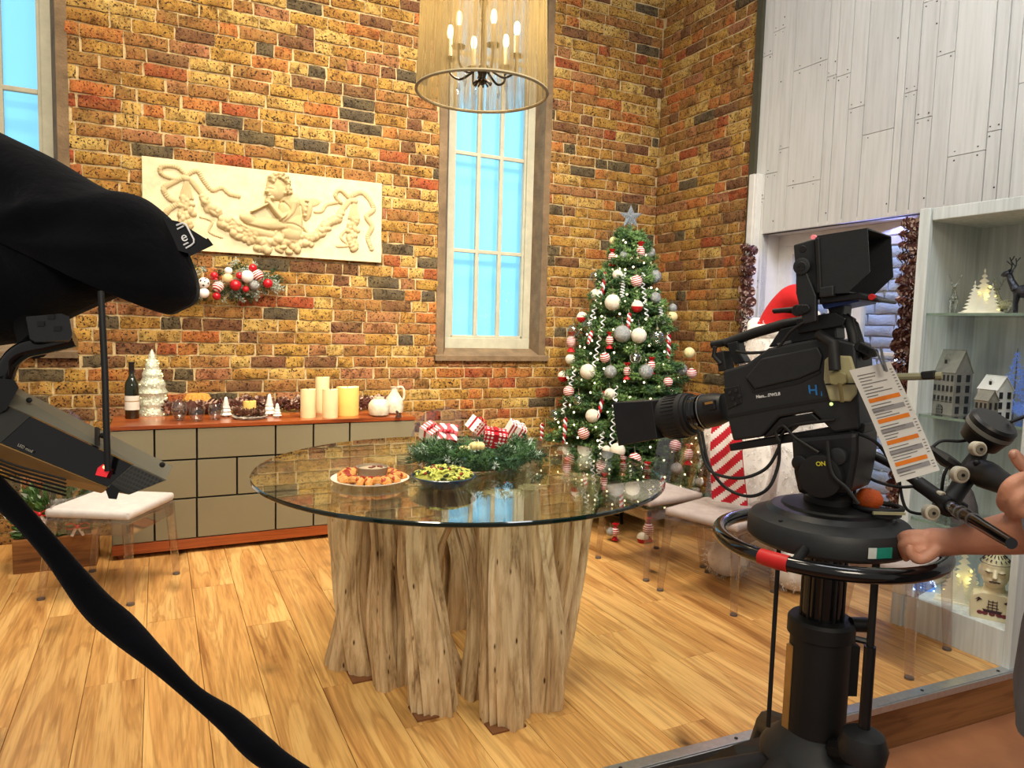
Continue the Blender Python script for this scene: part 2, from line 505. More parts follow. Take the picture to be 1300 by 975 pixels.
# ---- stage floor planks
def wood(name, c1, c2, c3, axis=1, grain=9.0, rough=.42, knots=True, coat=0.0, rnd=True):
    m, nt, b = newmat(name)
    tc = nt.nodes.new('ShaderNodeTexCoord')
    oi = nt.nodes.new('ShaderNodeObjectInfo')
    vm = nt.nodes.new('ShaderNodeVectorMath'); vm.operation = 'ADD'
    cx = nt.nodes.new('ShaderNodeCombineXYZ')
    mu = nt.nodes.new('ShaderNodeMath'); mu.operation = 'MULTIPLY'; mu.inputs[1].default_value = 37.0 if rnd else 0.0
    lk(nt, oi.outputs['Random'], mu.inputs[0])
    for k in range(3): lk(nt, mu.outputs[0], cx.inputs[k])
    lk(nt, tc.outputs['Object'], vm.inputs[0]); lk(nt, cx.outputs[0], vm.inputs[1])
    mp = nt.nodes.new('ShaderNodeMapping')
    sc = [grain, grain, grain]; sc[axis] = grain * .09
    mp.inputs['Scale'].default_value = sc
    lk(nt, vm.outputs[0], mp.inputs[0])
    n1 = nt.nodes.new('ShaderNodeTexNoise'); n1.inputs['Scale'].default_value = 1.0; n1.inputs['Detail'].default_value = 5; n1.inputs['Distortion'].default_value = 1.4
    lk(nt, mp.outputs[0], n1.inputs['Vector'])
    wv = nt.nodes.new('ShaderNodeMath'); wv.operation = 'MULTIPLY'; wv.inputs[1].default_value = 34.0
    lk(nt, n1.outputs['Fac'], wv.inputs[0])
    sn = nt.nodes.new('ShaderNodeMath'); sn.operation = 'SINE'; lk(nt, wv.outputs[0], sn.inputs[0])
    mr = nt.nodes.new('ShaderNodeMapRange'); mr.inputs[1].default_value = -1; lk(nt, sn.outputs[0], mr.inputs[0])
    sc2 = [grain * 14, grain * 14, grain * 14]; sc2[axis] = grain * .5
    mp2 = nt.nodes.new('ShaderNodeMapping'); mp2.inputs['Scale'].default_value = sc2
    lk(nt, vm.outputs[0], mp2.inputs[0])
    fine = noise(nt, mp2.outputs[0], 1.0, 3)
    tone = ramp(nt, n1.outputs['Fac'], [(0.28, c3), (0.45, c1), (0.62, c2)])
    c = mix(nt, 1.0, tone, ramp(nt, mr.outputs[0], [(0.0, (.8, .75, .7, 1)), (0.3, (1, 1, 1, 1))]), 'MULTIPLY')
    c = mix(nt, 1.0, c, ramp(nt, fine, [(0.32, (.76, .72, .66, 1)), (0.55, (1.06, 1.06, 1.06, 1))]), 'MULTIPLY')
    if rnd:
        c = mix(nt, 1.0, c, ramp(nt, oi.outputs['Random'], [(0.0, (.88, .87, .85, 1)), (0.5, (1, 1, 1, 1)), (1.0, (1.08, 1.08, 1.07, 1))]), 'MULTIPLY')
    if knots:
        vo = nt.nodes.new('ShaderNodeTexVoronoi')
        s3 = [5.5, 5.5, 5.5]; s3[axis] = 2.4
        mp3 = nt.nodes.new('ShaderNodeMapping'); mp3.inputs['Scale'].default_value = s3
        lk(nt, vm.outputs[0], mp3.inputs[0])
        vo.inputs['Scale'].default_value = 1.0
        wob = nt.nodes.new('ShaderNodeVectorMath'); wob.operation = 'ADD'
        nz = nt.nodes.new('ShaderNodeTexNoise'); nz.inputs['Scale'].default_value = 9
        lk(nt, vm.outputs[0], nz.inputs['Vector'])
        s4 = nt.nodes.new('ShaderNodeVectorMath'); s4.operation = 'SCALE'; s4.inputs['Scale'].default_value = .35
        lk(nt, nz.outputs['Color'], s4.inputs[0]); lk(nt, mp3.outputs[0], wob.inputs[0]); lk(nt, s4.outputs[0], wob.inputs[1])
        lk(nt, wob.outputs[0], vo.inputs['Vector'])
        kn = ramp(nt, vo.outputs['Distance'], [(0.05, (1, 1, 1, 1)), (0.16, (.4, .4, .4, 1)), (0.36, (0, 0, 0, 1))])
        gate = ramp(nt, noise(nt, vm.outputs[0], 2.3, 2), [(0.47, (0, 0, 0, 1)), (0.58, (1, 1, 1, 1))])
        c = mix(nt, mix(nt, 1.0, kn, gate, 'MULTIPLY'), c, dim(c3, .22))
    lk(nt, c, b.inputs['Base Color'])
    b.inputs['Roughness'].default_value = rough
    b.inputs['Specular IOR Level'].default_value = .4
    if coat: b.inputs['Coat Weight'].default_value = coat; b.inputs['Coat Roughness'].default_value = .25
    bump(nt, b, fine, .12, .004)
    return m
OAK = wood('oak_plank', srgb(204, 152, 88), srgb(220, 174, 108), srgb(160, 108, 56), 1, 7.5, .36)
fl = thing('floor', 'raised stage floor of honey oak planks', None, kind='structure')
SUB = pmat('subfloor_dark', srgb(58, 40, 26), .9)
XL, XR = -2.5, 3.6
MB().prism([(XL, stage_edge(XL) + .012), (XR + .7, stage_edge(XR) + .012), (XR + .7, WY + .1), (XL, WY + .1)], 2, -.17, -.012).build('stage_base', SUB, fl)
PWD, PLN = .188, 1.285
rr = random.Random(11)
x = XL
pm = MB().box((0, 0, -.006), (PWD - .0016, PLN - .002, .012), None, .0016).mesh('plank', OAK)
i = 0
while x < XR:
    y = stage_edge(x + PWD / 2) + .01 - [0.2, .9, .55, 1.15, .4, .75][i % 6] - rr.uniform(0, .1)
    while y < WY:
        y0 = max(y, stage_edge(x + PWD / 2) + .006); y1 = min(y + PLN, WY + .02)
        if y1 - y0 > .05:
            if y0 > y or y1 < y + PLN:
                mb = MB()
                e0 = stage_edge(x) + .014; e1 = stage_edge(x + PWD) + .014
                if y0 > y: mb.prism([(-PWD / 2 + .0008, e0 - (y0 + y1) / 2), (PWD / 2 - .0008, e1 - (y0 + y1) / 2), (PWD / 2 - .0008, (y1 - y0) / 2), (-PWD / 2 + .0008, (y1 - y0) / 2)], 2, -.012, 0)
                else: mb.box((0, 0, -.006), (PWD - .0016, y1 - y0 - .002, .012), None, .0016)
                me = mb.mesh('plank', OAK)
            else: me = pm
            link('plank', me, fl, (x + PWD / 2, (y0 + y1) / 2, 0))
        y += PLN
    x += PWD; i += 1
FASC = wood('oak_fascia', srgb(128, 84, 46), srgb(150, 102, 58), srgb(84, 50, 26), 0, 5, .5, False, rnd=False)
ALU = pmat('brushed_aluminium', srgb(196, 200, 204), .32, .9, .1, 60)
ang = math.atan(-.0535)
tr2 = thing('trim_2', 'wooden stage riser with metal nosing along its top edge', None, (0, 1.69, 0), ang, kind='structure')
MB().box((.6, .0, -.094), (7.4, .016, .150), None, .002).build('riser_board', FASC, tr2)
nos = MB(); nos.box((.6, .014, .002), (7.4, .042, .006), None, .002); nos.box((.6, -.011, -.010), (7.4, .006, .026), None, .002)
nos.build('metal_nosing', ALU, tr2)
scr = pmat('screw_dark', srgb(40, 40, 42), .5, .6)
for k in range(14):
    MB().cyl((-1.8 + k * .43, .012, .005), (-1.8 + k * .43, .012, .0068), .006, n=10).build('screw', scr, tr2)
# lower studio floor
m, nt, b = newmat('studio_floor_brown')
v = coords(nt, 'World')
lk(nt, ramp(nt, noise(nt, v, 3, 6), [(0.3, srgb(138, 88, 58)), (0.7, srgb(172, 116, 78))]), b.inputs['Base Color'])
b.inputs['Roughness'].default_value = .45
lo = thing('floor_lower', 'brown studio floor in front of the stage', None, kind='structure')
for (x0, x1, y0, y1, z) in ((-2.6, 2.02, -1.6, 1.9, -.185), (2.03, 4.3, -1.6, 1.9, -.185)):
    MB().box(((x0 + x1) / 2, (y0 + y1) / 2, z), (x1 - x0, y1 - y0, .03), None, .002).build('floor_sheet', m, lo)

# ---- white boarded wall with doorway
m, nt, b = newmat('white_board')
oi = nt.nodes.new('ShaderNodeObjectInfo')
v = coords(nt, 'World', (30, 30, 1.6))
g = noise(nt, v, 1.4, 6, .65)
c = ramp(nt, g, [(0.25, srgb(188, 185, 178)), (0.5, srgb(206, 203, 196)), (0.75, srgb(214, 211, 206))])
c = mix(nt, 1.0, c, ramp(nt, oi.outputs['Random'], [(0, (.95, .95, .95, 1)), (1, (1.03, 1.03, 1.02, 1))]), 'MULTIPLY')
lk(nt, c, b.inputs['Base Color']); b.inputs['Roughness'].default_value = .6
bump(nt, b, g, .1, .003)
WBOARD = m
WHITE = pmat('white_paint', srgb(220, 216, 208), .5, var=.05, bmp=.05)
GAPD = pmat('gap_dark', srgb(54, 50, 46), .9)
wl = thing('wall_white', 'white nailed vertical board wall above the doorway and shelves', None, kind='structure')
HZ = 1.947
DY0, DY1 = 2.2, 3.575            # doorway along Y
WEND = .7
bk = MB()
bk.box((WX + .04, (RY + WEND) / 2, (TOPZ + HZ) / 2), (.05, RY - WEND, TOPZ - HZ))
bk.box((WX + .04, (RY + DY1) / 2, HZ / 2), (.05, RY - DY1, HZ))
bk.box((WX + .04, (DY0 + WEND) / 2, HZ / 2), (.05, DY0 - WEND, HZ))
bk.build('backing', GAPD, wl)
ys = [P(px, 60, 0, WX).y for px in (966, 981, 996, 1009, 1052, 1064, 1082, 1102, 1142, 1152, 1168, 1190, 1213, 1262, 1280, 1297)]
ys[0] = RY - .04
while ys[-1] > WEND: ys.append(ys[-1] - rr.choice([.16, .06, .05, .1]))
nails = MB()
for i in range(len(ys) - 1):
    ya, yb = ys[i], ys[i + 1]
    z0 = HZ if ya > DY0 - .02 and yb < DY1 - .01 else 0.0
    cuts = [z0]
    zc = z0 + rr.uniform(.25, .9)
    while zc < TOPZ - .2:
        if abs(ya - yb) > .055: cuts.append(zc)
        zc += rr.uniform(.55, 1.1)
    cuts.append(TOPZ)
    gap = .0055 if rr.random() < .5 else .0018
    for k in range(len(cuts) - 1):
        MB().box((WX + .006, (ya + yb) / 2, (cuts[k] + cuts[k + 1]) / 2), (.014, ya - yb - gap, cuts[k + 1] - cuts[k] - .003), None, .0012).build('board', WBOARD, wl)
        if k:
            for dy in (.2, .8):
                for dz in (-.02, .022):
                    if rr.random() < .75: nails.cyl((WX - .0015, yb + (ya - yb) * dy, cuts[k] + dz + rr.uniform(-.006, .006)), (WX, yb + (ya - yb) * dy, cuts[k] + dz), .0042, n=6)
    if i % 3 == 1:
        for z in (2.02, 2.9, 3.3):
            nails.cyl((WX - .0015, yb + .012, z), (WX, yb + .012, z), .005, n=6)
tag(nails.build('nail_heads', GAPD, wl), kind='stuff')
# doorway reveals + white post
RV = .22
MB().box((WX + RV / 2, DY1 + .012, HZ / 2), (RV, .024, HZ)).build('door_reveal', WHITE, wl)
MB().box((WX + RV / 2, (DY0 + DY1) / 2, HZ + .012), (RV, DY1 - DY0, .024)).build('door_reveal', WHITE, wl)
MB().box((WX + RV / 2, DY0 - .012, HZ / 2), (RV, .024, HZ)).build('door_reveal', WHITE, wl)
post_y = P(952, 300, 0, WX - .05).y
zt = P(953, 222, 0, WX - .05).z
pp = MB(); pp.box((WX - .025, post_y, zt / 2), (.05, .075, zt), None, .004)
pp.box((WX - .055, post_y, zt / 2), (.012, .045, zt), None, .004)
tag(pp.build('trim_3', WHITE), 'white moulded post beside the pinecone garland and brick return', None, kind='structure')
# glazed door inside the recess, opening onto a white brick wall
dr = thing('door_1', 'white glazed double doors opening onto blue-lit white brick', None, kind='structure')
dx = WX + RV - .03
def dbar(y0, y1, z0, z1, name='door_frame', x=dx, d=.05):
    MB().box((x, (y0 + y1) / 2, (z0 + z1) / 2), (d, abs(y1 - y0), z1 - z0), None, .005).build(name, WHITE, dr)
dbar(DY1, DY1 - .07, 0, HZ); dbar(DY0, DY0 + .05, 0, HZ); dbar(DY0, DY1, HZ - .075, HZ, 'door_frame', dx, .054)
ym = P(1074, 400, 0, dx).y
dbar(ym - .07, ym + .07, 0, HZ - .077, 'door_stile', dx, .058)
leafs = ((ym + .07, DY1 - .07), (DY0 + .05, ym - .07))
for (ya, yb) in leafs:
    dbar(ya, ya + .05, .0, HZ - .076, 'door_stile', dx, .047); dbar(yb - .05, yb, 0, HZ - .076, 'door_stile', dx, .047)
    dbar(ya, yb, 0, .2, 'door_rail', dx, .044); dbar(ya, yb, HZ - .13, HZ - .075, 'door_rail', dx, .044)
    y3 = (ya + yb) / 2
    zr = [.2, .72, 1.19, HZ - .13]
    dbar(y3 - .012, y3 + .012, .2, HZ - .13, 'glazing_bar', dx, .03)
    for z in zr[1:3]: dbar(ya + .05, yb - .05, z - .012, z + .012, 'glazing_bar', dx, .033)
    for (p, q) in ((ya + .05, y3 - .012), (y3 + .012, yb - .05)):
        for k in range(3):
            MB().box((dx + .004, (p + q) / 2, (zr[k] + zr[k + 1]) / 2), (.004, q - p, zr[k + 1] - zr[k] - .02)).build('pane', PANE, dr)
wo = thing('wall_outside', 'white painted brick wall lit blue outside the doors', None, kind='structure')
WBR = [pmat('white_brick', srgb(206, 208, 214), .8, var=.1, scale=12, bmp=.5, bscale=60)]
MB().box((4.46, 2.9, 1.2), (.09, 3.4, 2.9)).build('mortar_bed', pmat('white_mortar', srgb(170, 174, 184), .9), wo)
bl = lay(-4.2, -1.8, 0, 2.3, [], rr)
brick_wall(wo, bl, lambda u, z, o: Vector((4.4 - o, -u, z)), -PI / 2, rr, [(0, 0, 1080, 975), (1175, 0, 1300, 975)], 160, WBR, [1])
# ================================================================ sideboard
WALNUT = wood('walnut_orange', srgb(150, 72, 30), srgb(176, 92, 42), srgb(110, 48, 18), 0, 7, .28, False, coat=.3, rnd=False)
GREIGE = pmat('lacquer_greige', srgb(128, 120, 95), .42, var=.03, scale=3)
VOID = pmat('shadow_gap_black', srgb(26, 20, 16), .9)
SY = 4.21; SZ = .715
sx0 = P(139, 540, 1, SY).x; sx1 = P(527, 530, 1, SY).x
zb = P(300, 678, 1, SY).z
sb = thing('sideboard', 'long greige sideboard with walnut top against the brick wall', 'sideboard', (0, 0, 0))
MB().box(((sx0 + sx1) / 2, (SY + 4.66) / 2, SZ - .011), (sx1 - sx0, 4.66 - SY + .01, .022), None, .002).build('top', WALNUT, sb)
bz = P(300, 690, 1, SY).z
MB().box(((sx0 + sx1) / 2, (SY + 4.66) / 2, (zb + bz) / 2), (sx1 - sx0, 4.66 - SY + .01, zb - bz), None, .002).build('bottom_board', WALNUT, sb)
MB().box(((sx0 + sx1) / 2, (SY + 4.66) / 2 + .012, (SZ - .022 + zb) / 2), (sx1 - sx0 - .012, 4.64 - SY, SZ - .022 - zb)).build('carcass', VOID, sb)
for x in (sx0, sx1):
    s = 1 if x == sx0 else -1
    MB().box((x + s * .006, (SY + 4.66) / 2, (SZ - .022 + zb) / 2), (.012, 4.65 - SY, SZ - .022 - zb)).build('side_panel', GREIGE, sb)
z1, z2 = P(250, 583, 1, SY).z, P(250, 632, 1, SY).z
X = lambda px, py: P(px, py, 1, SY).x
rows = [((z1, SZ - .022), [139, 196, 250, 350, 398, 444, 527], 560), ((z2, z1), [139, 250, 301, 350, 444, 527], 607), ((zb, z2), [139, 196, 250, 350, 398, 470, 527], 655)]
for (za, zc), cs, py in rows:
    xs = [X(c, py) for c in cs]
    xs[0] = sx0; xs[-1] = sx1
    for k in range(len(xs) - 1):
        MB().box(((xs[k] + xs[k + 1]) / 2, SY + .009, (za + zc) / 2), (xs[k + 1] - xs[k] - .010, .018, zc - za - .010), None, .0015).build('drawer_front', GREIGE, sb)
for (x, s) in ((sx0 + .06, 1), (sx1 - .1, -1)):
    for y in (SY + .05, 4.58):
        mb = MB()
        mb.prism([(x - .035, bz), (x + .055 * 1, bz), (x - s * .02 + .02, 0), (x - s * .02 - .014, 0)], 1, y - .018, y + .018)
        mb.build('leg', WALNUT, sb)

def on_sb(px, py): return P(px, py, 2, SZ)
# ---- wine bottle
GREENG = pmat('bottle_dark_glass', srgb(26, 30, 14), .08, spec=.8, var=.3)
PAPER = pmat('paper_label', srgb(226, 220, 204), .8, var=.04)
CAPB = pmat('foil_black', srgb(22, 18, 18), .35)
p = on_sb(168, 531)
t = thing('wine_bottle', 'dark green wine bottle with white label on the sideboard', 'bottle', p)
MB().lathe([(.034, 0), (.037, .004), (.037, .175), (.034, .2), (.022, .225), (.0145, .245), (.0135, .262)], 24).build('bottle_glass', GREENG, t, True)
MB().lathe([(.0145, .262), (.015, .305), (.0155, .307), (.0155, .318), (.0145, .319)], 20).build('foil_cap', CAPB, t, True)
MB().lathe([(.0376, .05), (.0376, .13)], 24, capb=False, capt=False).build('label_paper', PAPER, t, True)
MB().lathe([(.0379, .096), (.0379, .102)], 24, capb=False, capt=False).build('label_print', pmat('print_gold', srgb(168, 140, 90), .6), t, True)
# ---- mercury glass lit tree
MERC = pmat('crackle_glass', srgb(206, 208, 186), .12, .35, .45, 90, 1.0, 60, emit=srgb(230, 226, 170), es=.10)
p = on_sb(194, 527)
t = thing('glass_tree_lamp', 'tall crackle glass cone tree ornament behind the wine bottle', 'ornament', p)
mb = MB(); pr = []
H = .385
for i in range(41):
    q = i / 40
    r = .082 * (1 - q) ** .75 * (1 + .10 * math.sin(q * 26)) + .004
    if q < .35: r = .082 * (1 - .15 * q) * (1 + .035 * math.sin(q * 40))
    else: r = .0777 * ((1 - q) / .65) ** .85 * (1 + .07 * math.sin(q * 42)) + .003
    pr.append((r, q * H))
mb.lathe(pr, 28)
mb.build('glass_body', MERC, t, True)
mb = MB(); r2 = random.Random(5)
for i in range(60):
    q = r2.uniform(.03, .85); a = r2.uniform(0, 2 * PI)
    r = pr[int(q * 40)][0] * 1.0
    mb.sph((r * math.cos(a), r * math.sin(a), q * H), .004, 6, 4)
tag(mb.build('fairy_bulbs', pmat('warm_bulb', (1, .8, .4, 1), .5, emit=(1, .78, .4, 1), es=3.5), t), kind='stuff')
# ---- tumblers
CLEAR = glassmat('tumbler_glass', (.93, .95, .95, 1), .02, 1.5, .05)
for px, py, s, lab in ((228, 534, 1.0, 'taller clear stemless glass of water beside the lit glass tree'), (250, 535, .8, 'low clear glass in front of the straw pumpkin'), (274, 533, .88, 'clear tumbler next to the first white ceramic tree')):
    p = on_sb(px, py)
    t = thing('tumbler', lab, 'glass', p, 0, 'clear tumblers on the sideboard')
    hh = .105 * s
    MB().lathe([(.022, .002), (.03, .02 * s), (.041, .05 * s), (.041, .075 * s), (.034, hh), (.032, hh), (.039, .075 * s), (.039, .05 * s), (.028, .022 * s), (.02, .01)], 22).build('glass_body', CLEAR, t, True)
    if s == 1.0: MB().lathe([(.019, .011), (.027, .022), (.0385, .05), (.0388, .068)], 20).build('water', glassmat('water_clear', (.9, .93, .93, 1), .02, 1.33, .06), t, True)
# ---- straw pumpkin
STRAW = pmat('straw_gold', srgb(206, 146, 62), .8, var=.3, scale=60, bmp=.5)
p = on_sb(251, 524)
t = thing('straw_pumpkin', 'golden straw pumpkin ornament behind the glasses', 'ornament', p)
mb = MB()
for i in range(13):
    a = 2 * PI * i / 13
    mb.tube([(.02 * math.cos(a), .02 * math.sin(a), .012), (.055 * math.cos(a), .055 * math.sin(a), .02), (.07 * math.cos(a), .07 * math.sin(a), .06), (.05 * math.cos(a), .05 * math.sin(a), .1), (.012 * math.cos(a), .012 * math.sin(a), .112)], [.012, .02, .022, .02, .01], 8)
mb.sph((0, 0, .06), (.06, .06, .05)); mb.build('ribs', STRAW, t, True)
MB().cyl((0, 0, .108), (.006, 0, .128), .006, .004, 8).build('stem', pmat('stem_brown', srgb(96, 66, 36), .8), t)
# ---- small white ceramic trees
CER = pmat('white_ceramic', srgb(236, 232, 222), .35, var=.04, bmp=.4, bscale=50)
def ctree(px, py, h, lab, n=5):
    p = on_sb(px, py)
    t = thing('ceramic_tree', lab, 'ornament', p, 0, 'white ceramic trees on the sideboard')
    pr = [(.012, 0), (.012, .01)]
    for i in range(n):
        q = i / n
        pr += [(h * .24 * (1 - q) + .006, .012 + q * (h - .012)), (h * .24 * (1 - q) * .72 + .004, .012 + (q + .75 / n) * (h - .012))]
    pr.append((.002, h))
    MB().lathe(pr, 16).build('tree_body', CER, t, True)
ctree(287, 529, .118, 'white ceramic tree left of the candle plate')
ctree(342, 527, .13, 'tallest white ceramic tree right of the pinecone plate')
ctree(352, 530, .085, 'smallest white ceramic tree at the right of the group')
# ---- pine cones
CONE = pmat('pinecone_brown', srgb(96, 58, 38), .75, var=.45, scale=40)
CONE2 = pmat('pinecone_red_brown', srgb(98, 56, 44), .7, var=.5, scale=40)
CTIP = pmat('pinecone_frosted', srgb(190, 160, 140), .7, var=.3, scale=60)
def cone_mesh(seed, L=.07, R0=.028, mats=None):
    r2 = random.Random(seed); mb = MB()
    mb.sph((0, 0, 0), (R0 * .62, R0 * .62, L * .46), 8, 6)
    n = 42
    for i in range(n):
        q = (i + .5) / n; a = i * 2.39996 + r2.uniform(-.1, .1)
        z = (q - .5) * L; r = R0 * math.sin(PI * (.12 + .84 * q)) ** .7
        ca, sa = math.cos(a), math.sin(a); tx, ty = -sa, ca; wd = .0085 * (.6 + r / R0 * .6)
        b0 = Vector((ca * r * .4, sa * r * .4, z - .002)); e = Vector((ca * r * 1.12, sa * r * 1.12, z + .009))
        tv = Vector((tx, ty, 0)) * wd
        mb.cur = 1 if r2.random() < .3 else 0
        mb.add([b0 + tv * .5, b0 - tv * .5, e - tv, e + tv, e + Vector((ca * .004, sa * .004, .003)), b0 + Vector((0, 0, -.004))],
               [(0, 1, 2, 3), (3, 2, 4), (5, 1, 0), (5, 0, 3), (5, 2, 1), (5, 3, 4), (5, 4, 2)])
    return mb.mesh('pinecone', mats or [CONE, CTIP])
CONES = [cone_mesh(i) for i in range(4)]
CONESR = [cone_mesh(i + 9, .075, .031, [CONE2, CTIP]) for i in range(4)]
# plate with pine cones and a candle
p = on_sb(317, 531)
t = thing('twig_plate', 'round silvered twig plate with a candle and pinecones', 'plate', p)
mb = MB(); r2 = random.Random(2)
for i in range(26):
    rr_ = r2.uniform(.05, .098); a0 = r2.uniform(0, 6.28)
    mb.tube([(rr_ * math.cos(a0 + k * .35), rr_ * math.sin(a0 + k * .35), .006 + r2.uniform(0, .012)) for k in range(9)], .0035, 5)
mb.lathe([(.02, 0), (.09, .003), (.09, .006), (.02, .005)], 24)
mb.build('twig_ring', pmat('twig_silver', srgb(168, 160, 146), .6, var=.4, scale=50), t)
for i in range(9):
    a = 2 * PI * i / 9 + .2
    o = link('pinecone', CONES[i % 4], t, (.062 * math.cos(a), .062 * math.sin(a), .04), (1.2 + r2.uniform(-.4, .4), r2.uniform(-1, 1), a), (.85, .85, .85))
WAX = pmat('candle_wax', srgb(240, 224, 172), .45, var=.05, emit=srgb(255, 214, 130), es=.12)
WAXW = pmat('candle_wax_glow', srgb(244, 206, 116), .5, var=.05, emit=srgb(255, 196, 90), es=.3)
WICK = pmat('wick', srgb(60, 50, 40), .8)
def candle(name, lab, p, r, h, mats=(WAX, WAXW), dip=.01, grp=None):
    t = thing(name, lab, 'candle', p, 0, grp)
    pr = [(r * .97, 0), (r, .004), (r, h - .004)]
    MB().lathe(pr, 26, capt=False).build('wax_body', mats[0], t, True)
    n = 26; vs = []; fs = []
    mb = MB()
    top = []
    for k in range(n):
        a = 2 * PI * k / n; top.append((r * math.cos(a), r * math.sin(a), h - .004 + .004 * math.sin(a * 2 + 1)))
    ins = [(x * .8, y * .8, h - dip) for x, y, z in top]
    low = [(r * math.cos(2 * PI * k / n), r * math.sin(2 * PI * k / n), h - .006) for k in range(n)]
    mb.add(low + top + ins + [(0, 0, h - dip - .003)], [(k, (k + 1) % n, n + (k + 1) % n, n + k) for k in range(n)] + [(n + k, n + (k + 1) % n, 2 * n + (k + 1) % n, 2 * n + k) for k in range(n)] + [(2 * n + k, 2 * n + (k + 1) % n, 3 * n) for k in range(n)])
    mb.build('melted_top', mats[1], t, True)
    MB().cyl((0, 0, h - dip - .004), (0, 0, h + .004), .0018, n=6).build('wick', WICK, t)
    return t
candle('pillar_candle', 'short yellow candle among the pinecones on the twig plate', p + Vector((0, .0, .008)), .036, .095, (WAXW, WAXW))
g = 'cream pillar candles on the sideboard'
for px, py, r, h, lab, mm in ((391, 530, .044, .172, 'cream pillar candle at the left of the candle group', (WAX, WAX)), (409, 524, .044, .228, 'tallest cream pillar candle standing behind the others', (WAX, WAX)),
                          (419, 530, .046, .172, 'cream pillar candle in front of the tallest candle', (WAX, WAX)), (441, 527, .069, .178, 'widest glowing candle with a scooped top', (WAXW, WAX))):
    candle('pillar_candle', lab, on_sb(px, py), r, h, mm, .02 if r > .06 else .008, g)
# ---- stone jugs
STONE = pmat('stoneware_mottled', srgb(214, 204, 178), .6, var=.3, scale=22, bmp=.3)
p = on_sb(481, 528)
t = thing('stone_jar', 'squat mottled stoneware jar at the sideboard right end', 'jar', p)
MB().lathe([(.04, 0), (.058, .01), (.066, .04), (.064, .075), (.045, .1), (.026, .107), (.028, .118), (.022, .118), (.02, .1)], 24).build('jar_body', STONE, t, True)
p = on_sb(500, 525)
t = thing('stone_jug', 'taller mottled stoneware jug with loop handle behind the jar', 'jug', p)
MB().lathe([(.04, 0), (.056, .01), (.062, .05), (.055, .09), (.035, .12), (.022, .14), (.02, .165), (.025, .172), (.018, .172), (.016, .14)], 24).build('jug_body', STONE, t, True)
hd = Vector((.9, -.44, 0))
MB().tube(bez([hd * .018 + Vector((0, 0, .165)), hd * .045 + Vector((0, 0, .172)), hd * .062 + Vector((0, 0, .15)), hd * .062 + Vector((0, 0, .1)), hd * .05 + Vector((0, 0, .085))], 5), .0075, 8).build('handle', STONE, t, True)
p = on_sb(506, 530)
t = thing('toy_sled', 'tiny dark figurine at the foot of the stone jug', 'figurine', p)
mb = MB(); mb.box((0, 0, .012), (.03, .012, .006)); mb.box((-.008, 0, .024), (.008, .01, .028), (0, .3, 0)); mb.box((.01, 0, .02), (.008, .01, .02), (0, -.4, 0)); mb.sph((-.012, 0, .036), .008, 8, 6); mb.box((0, .005, .004), (.034, .003, .008)); mb.box((0, -.005, .004), (.034, .003, .008))
mb.build('figure', pmat('figurine_dark', srgb(70, 46, 34), .6), t)
# ---- cone garland along the sideboard's back
gp = thing('pinecone_garland', 'dark pinecone garland lying along the back of the sideboard', 'garland', (0, 0, 0))
r2 = random.Random(8)
x = on_sb(212, 520).x
while x < sx1 - .03:
    for k in range(2):
        o = link('pinecone', r2.choice(CONES if k else CONESR), gp, (x + r2.uniform(-.01, .01), 4.585 + k * .045 + r2.uniform(-.01, .01), SZ + .042 + .028 * r2.random()), (r2.uniform(0, 3), r2.uniform(0, 3), r2.uniform(0, 3)), [r2.uniform(.85, 1.15)] * 3)
    x += .042
# ---- planter box of foliage left of the sideboard
LEAF = pmat('leaf_green', srgb(70, 104, 48), .55, var=.4, scale=30)
LEAFW = pmat('leaf_frosted', srgb(196, 206, 186), .6, var=.2)
p = P(100, 712, 2, 0)
t = thing('planter_box', 'rustic wooden planter of evergreen with red bows beside sideboard', 'planter', (p.x - .09, 4.27, 0))
BARK = wood('rustic_wood', srgb(134, 88, 44), srgb(160, 108, 58), srgb(84, 50, 24), 0, 7, .7, True, rnd=False)
for y in (-.1, .1): MB().box((0, y, .085), (.36, .022, .17), (0, 0, 0), .004).build('side_board', BARK, t)
for x in (-.17, .17): MB().box((x, 0, .085), (.022, .18, .17), (0, 0, 0), .004).build('end_board', BARK, t)
MB().box((0, 0, .14), (.32, .18, .02)).build('soil', pmat('soil', srgb(44, 32, 24), .95), t)
def leaf_cloud(name, mats, parent, c, rad, n, size, seed, wts=None, up=.3):
    r2 = random.Random(seed); mb = MB()
    for i in range(n):
        while True:
            d = Vector((r2.uniform(-1, 1), r2.uniform(-1, 1), r2.uniform(-1, 1)))
            if d.length < 1: break
        pos = Vector((c[0] + d.x * rad[0], c[1] + d.y * rad[1], c[2] + d.z * rad[2]))
        dr = (d + Vector((r2.uniform(-.5, .5), r2.uniform(-.5, .5), r2.uniform(-.2, .6) + up))).normalized()
        sd = dr.cross(Vector((r2.uniform(-1, 1), r2.uniform(-1, 1), r2.uniform(-1, 1)))).normalized()
        s = size * r2.uniform(.6, 1.3); nn = dr.cross(sd) * s * .18
        mb.cur = r2.choices(range(len(mats)), wts or [1] * len(mats))[0]
        a = pos; b = pos + dr * s * .5 + sd * s * .26 + nn; e = pos + dr * s; f = pos + dr * s * .5 - sd * s * .26 + nn; m = pos + dr * s * .5 - nn * .4
        mb.add([a, b, e, f, m], [(0, 1, 4), (1, 2, 4), (2, 3, 4), (3, 0, 4)])
    return tag(mb.build(name, mats, parent), kind='stuff')
leaf_cloud('foliage', [LEAF, LEAFW], t, (0, 0, .26), (.2, .13, .13), 420, .06, 3, [5, 1])
RED = pmat('red_satin', srgb(196, 24, 34), .4, var=.15)
RIBW = pmat('ribbon_white', srgb(240, 230, 222), .5, var=.05)
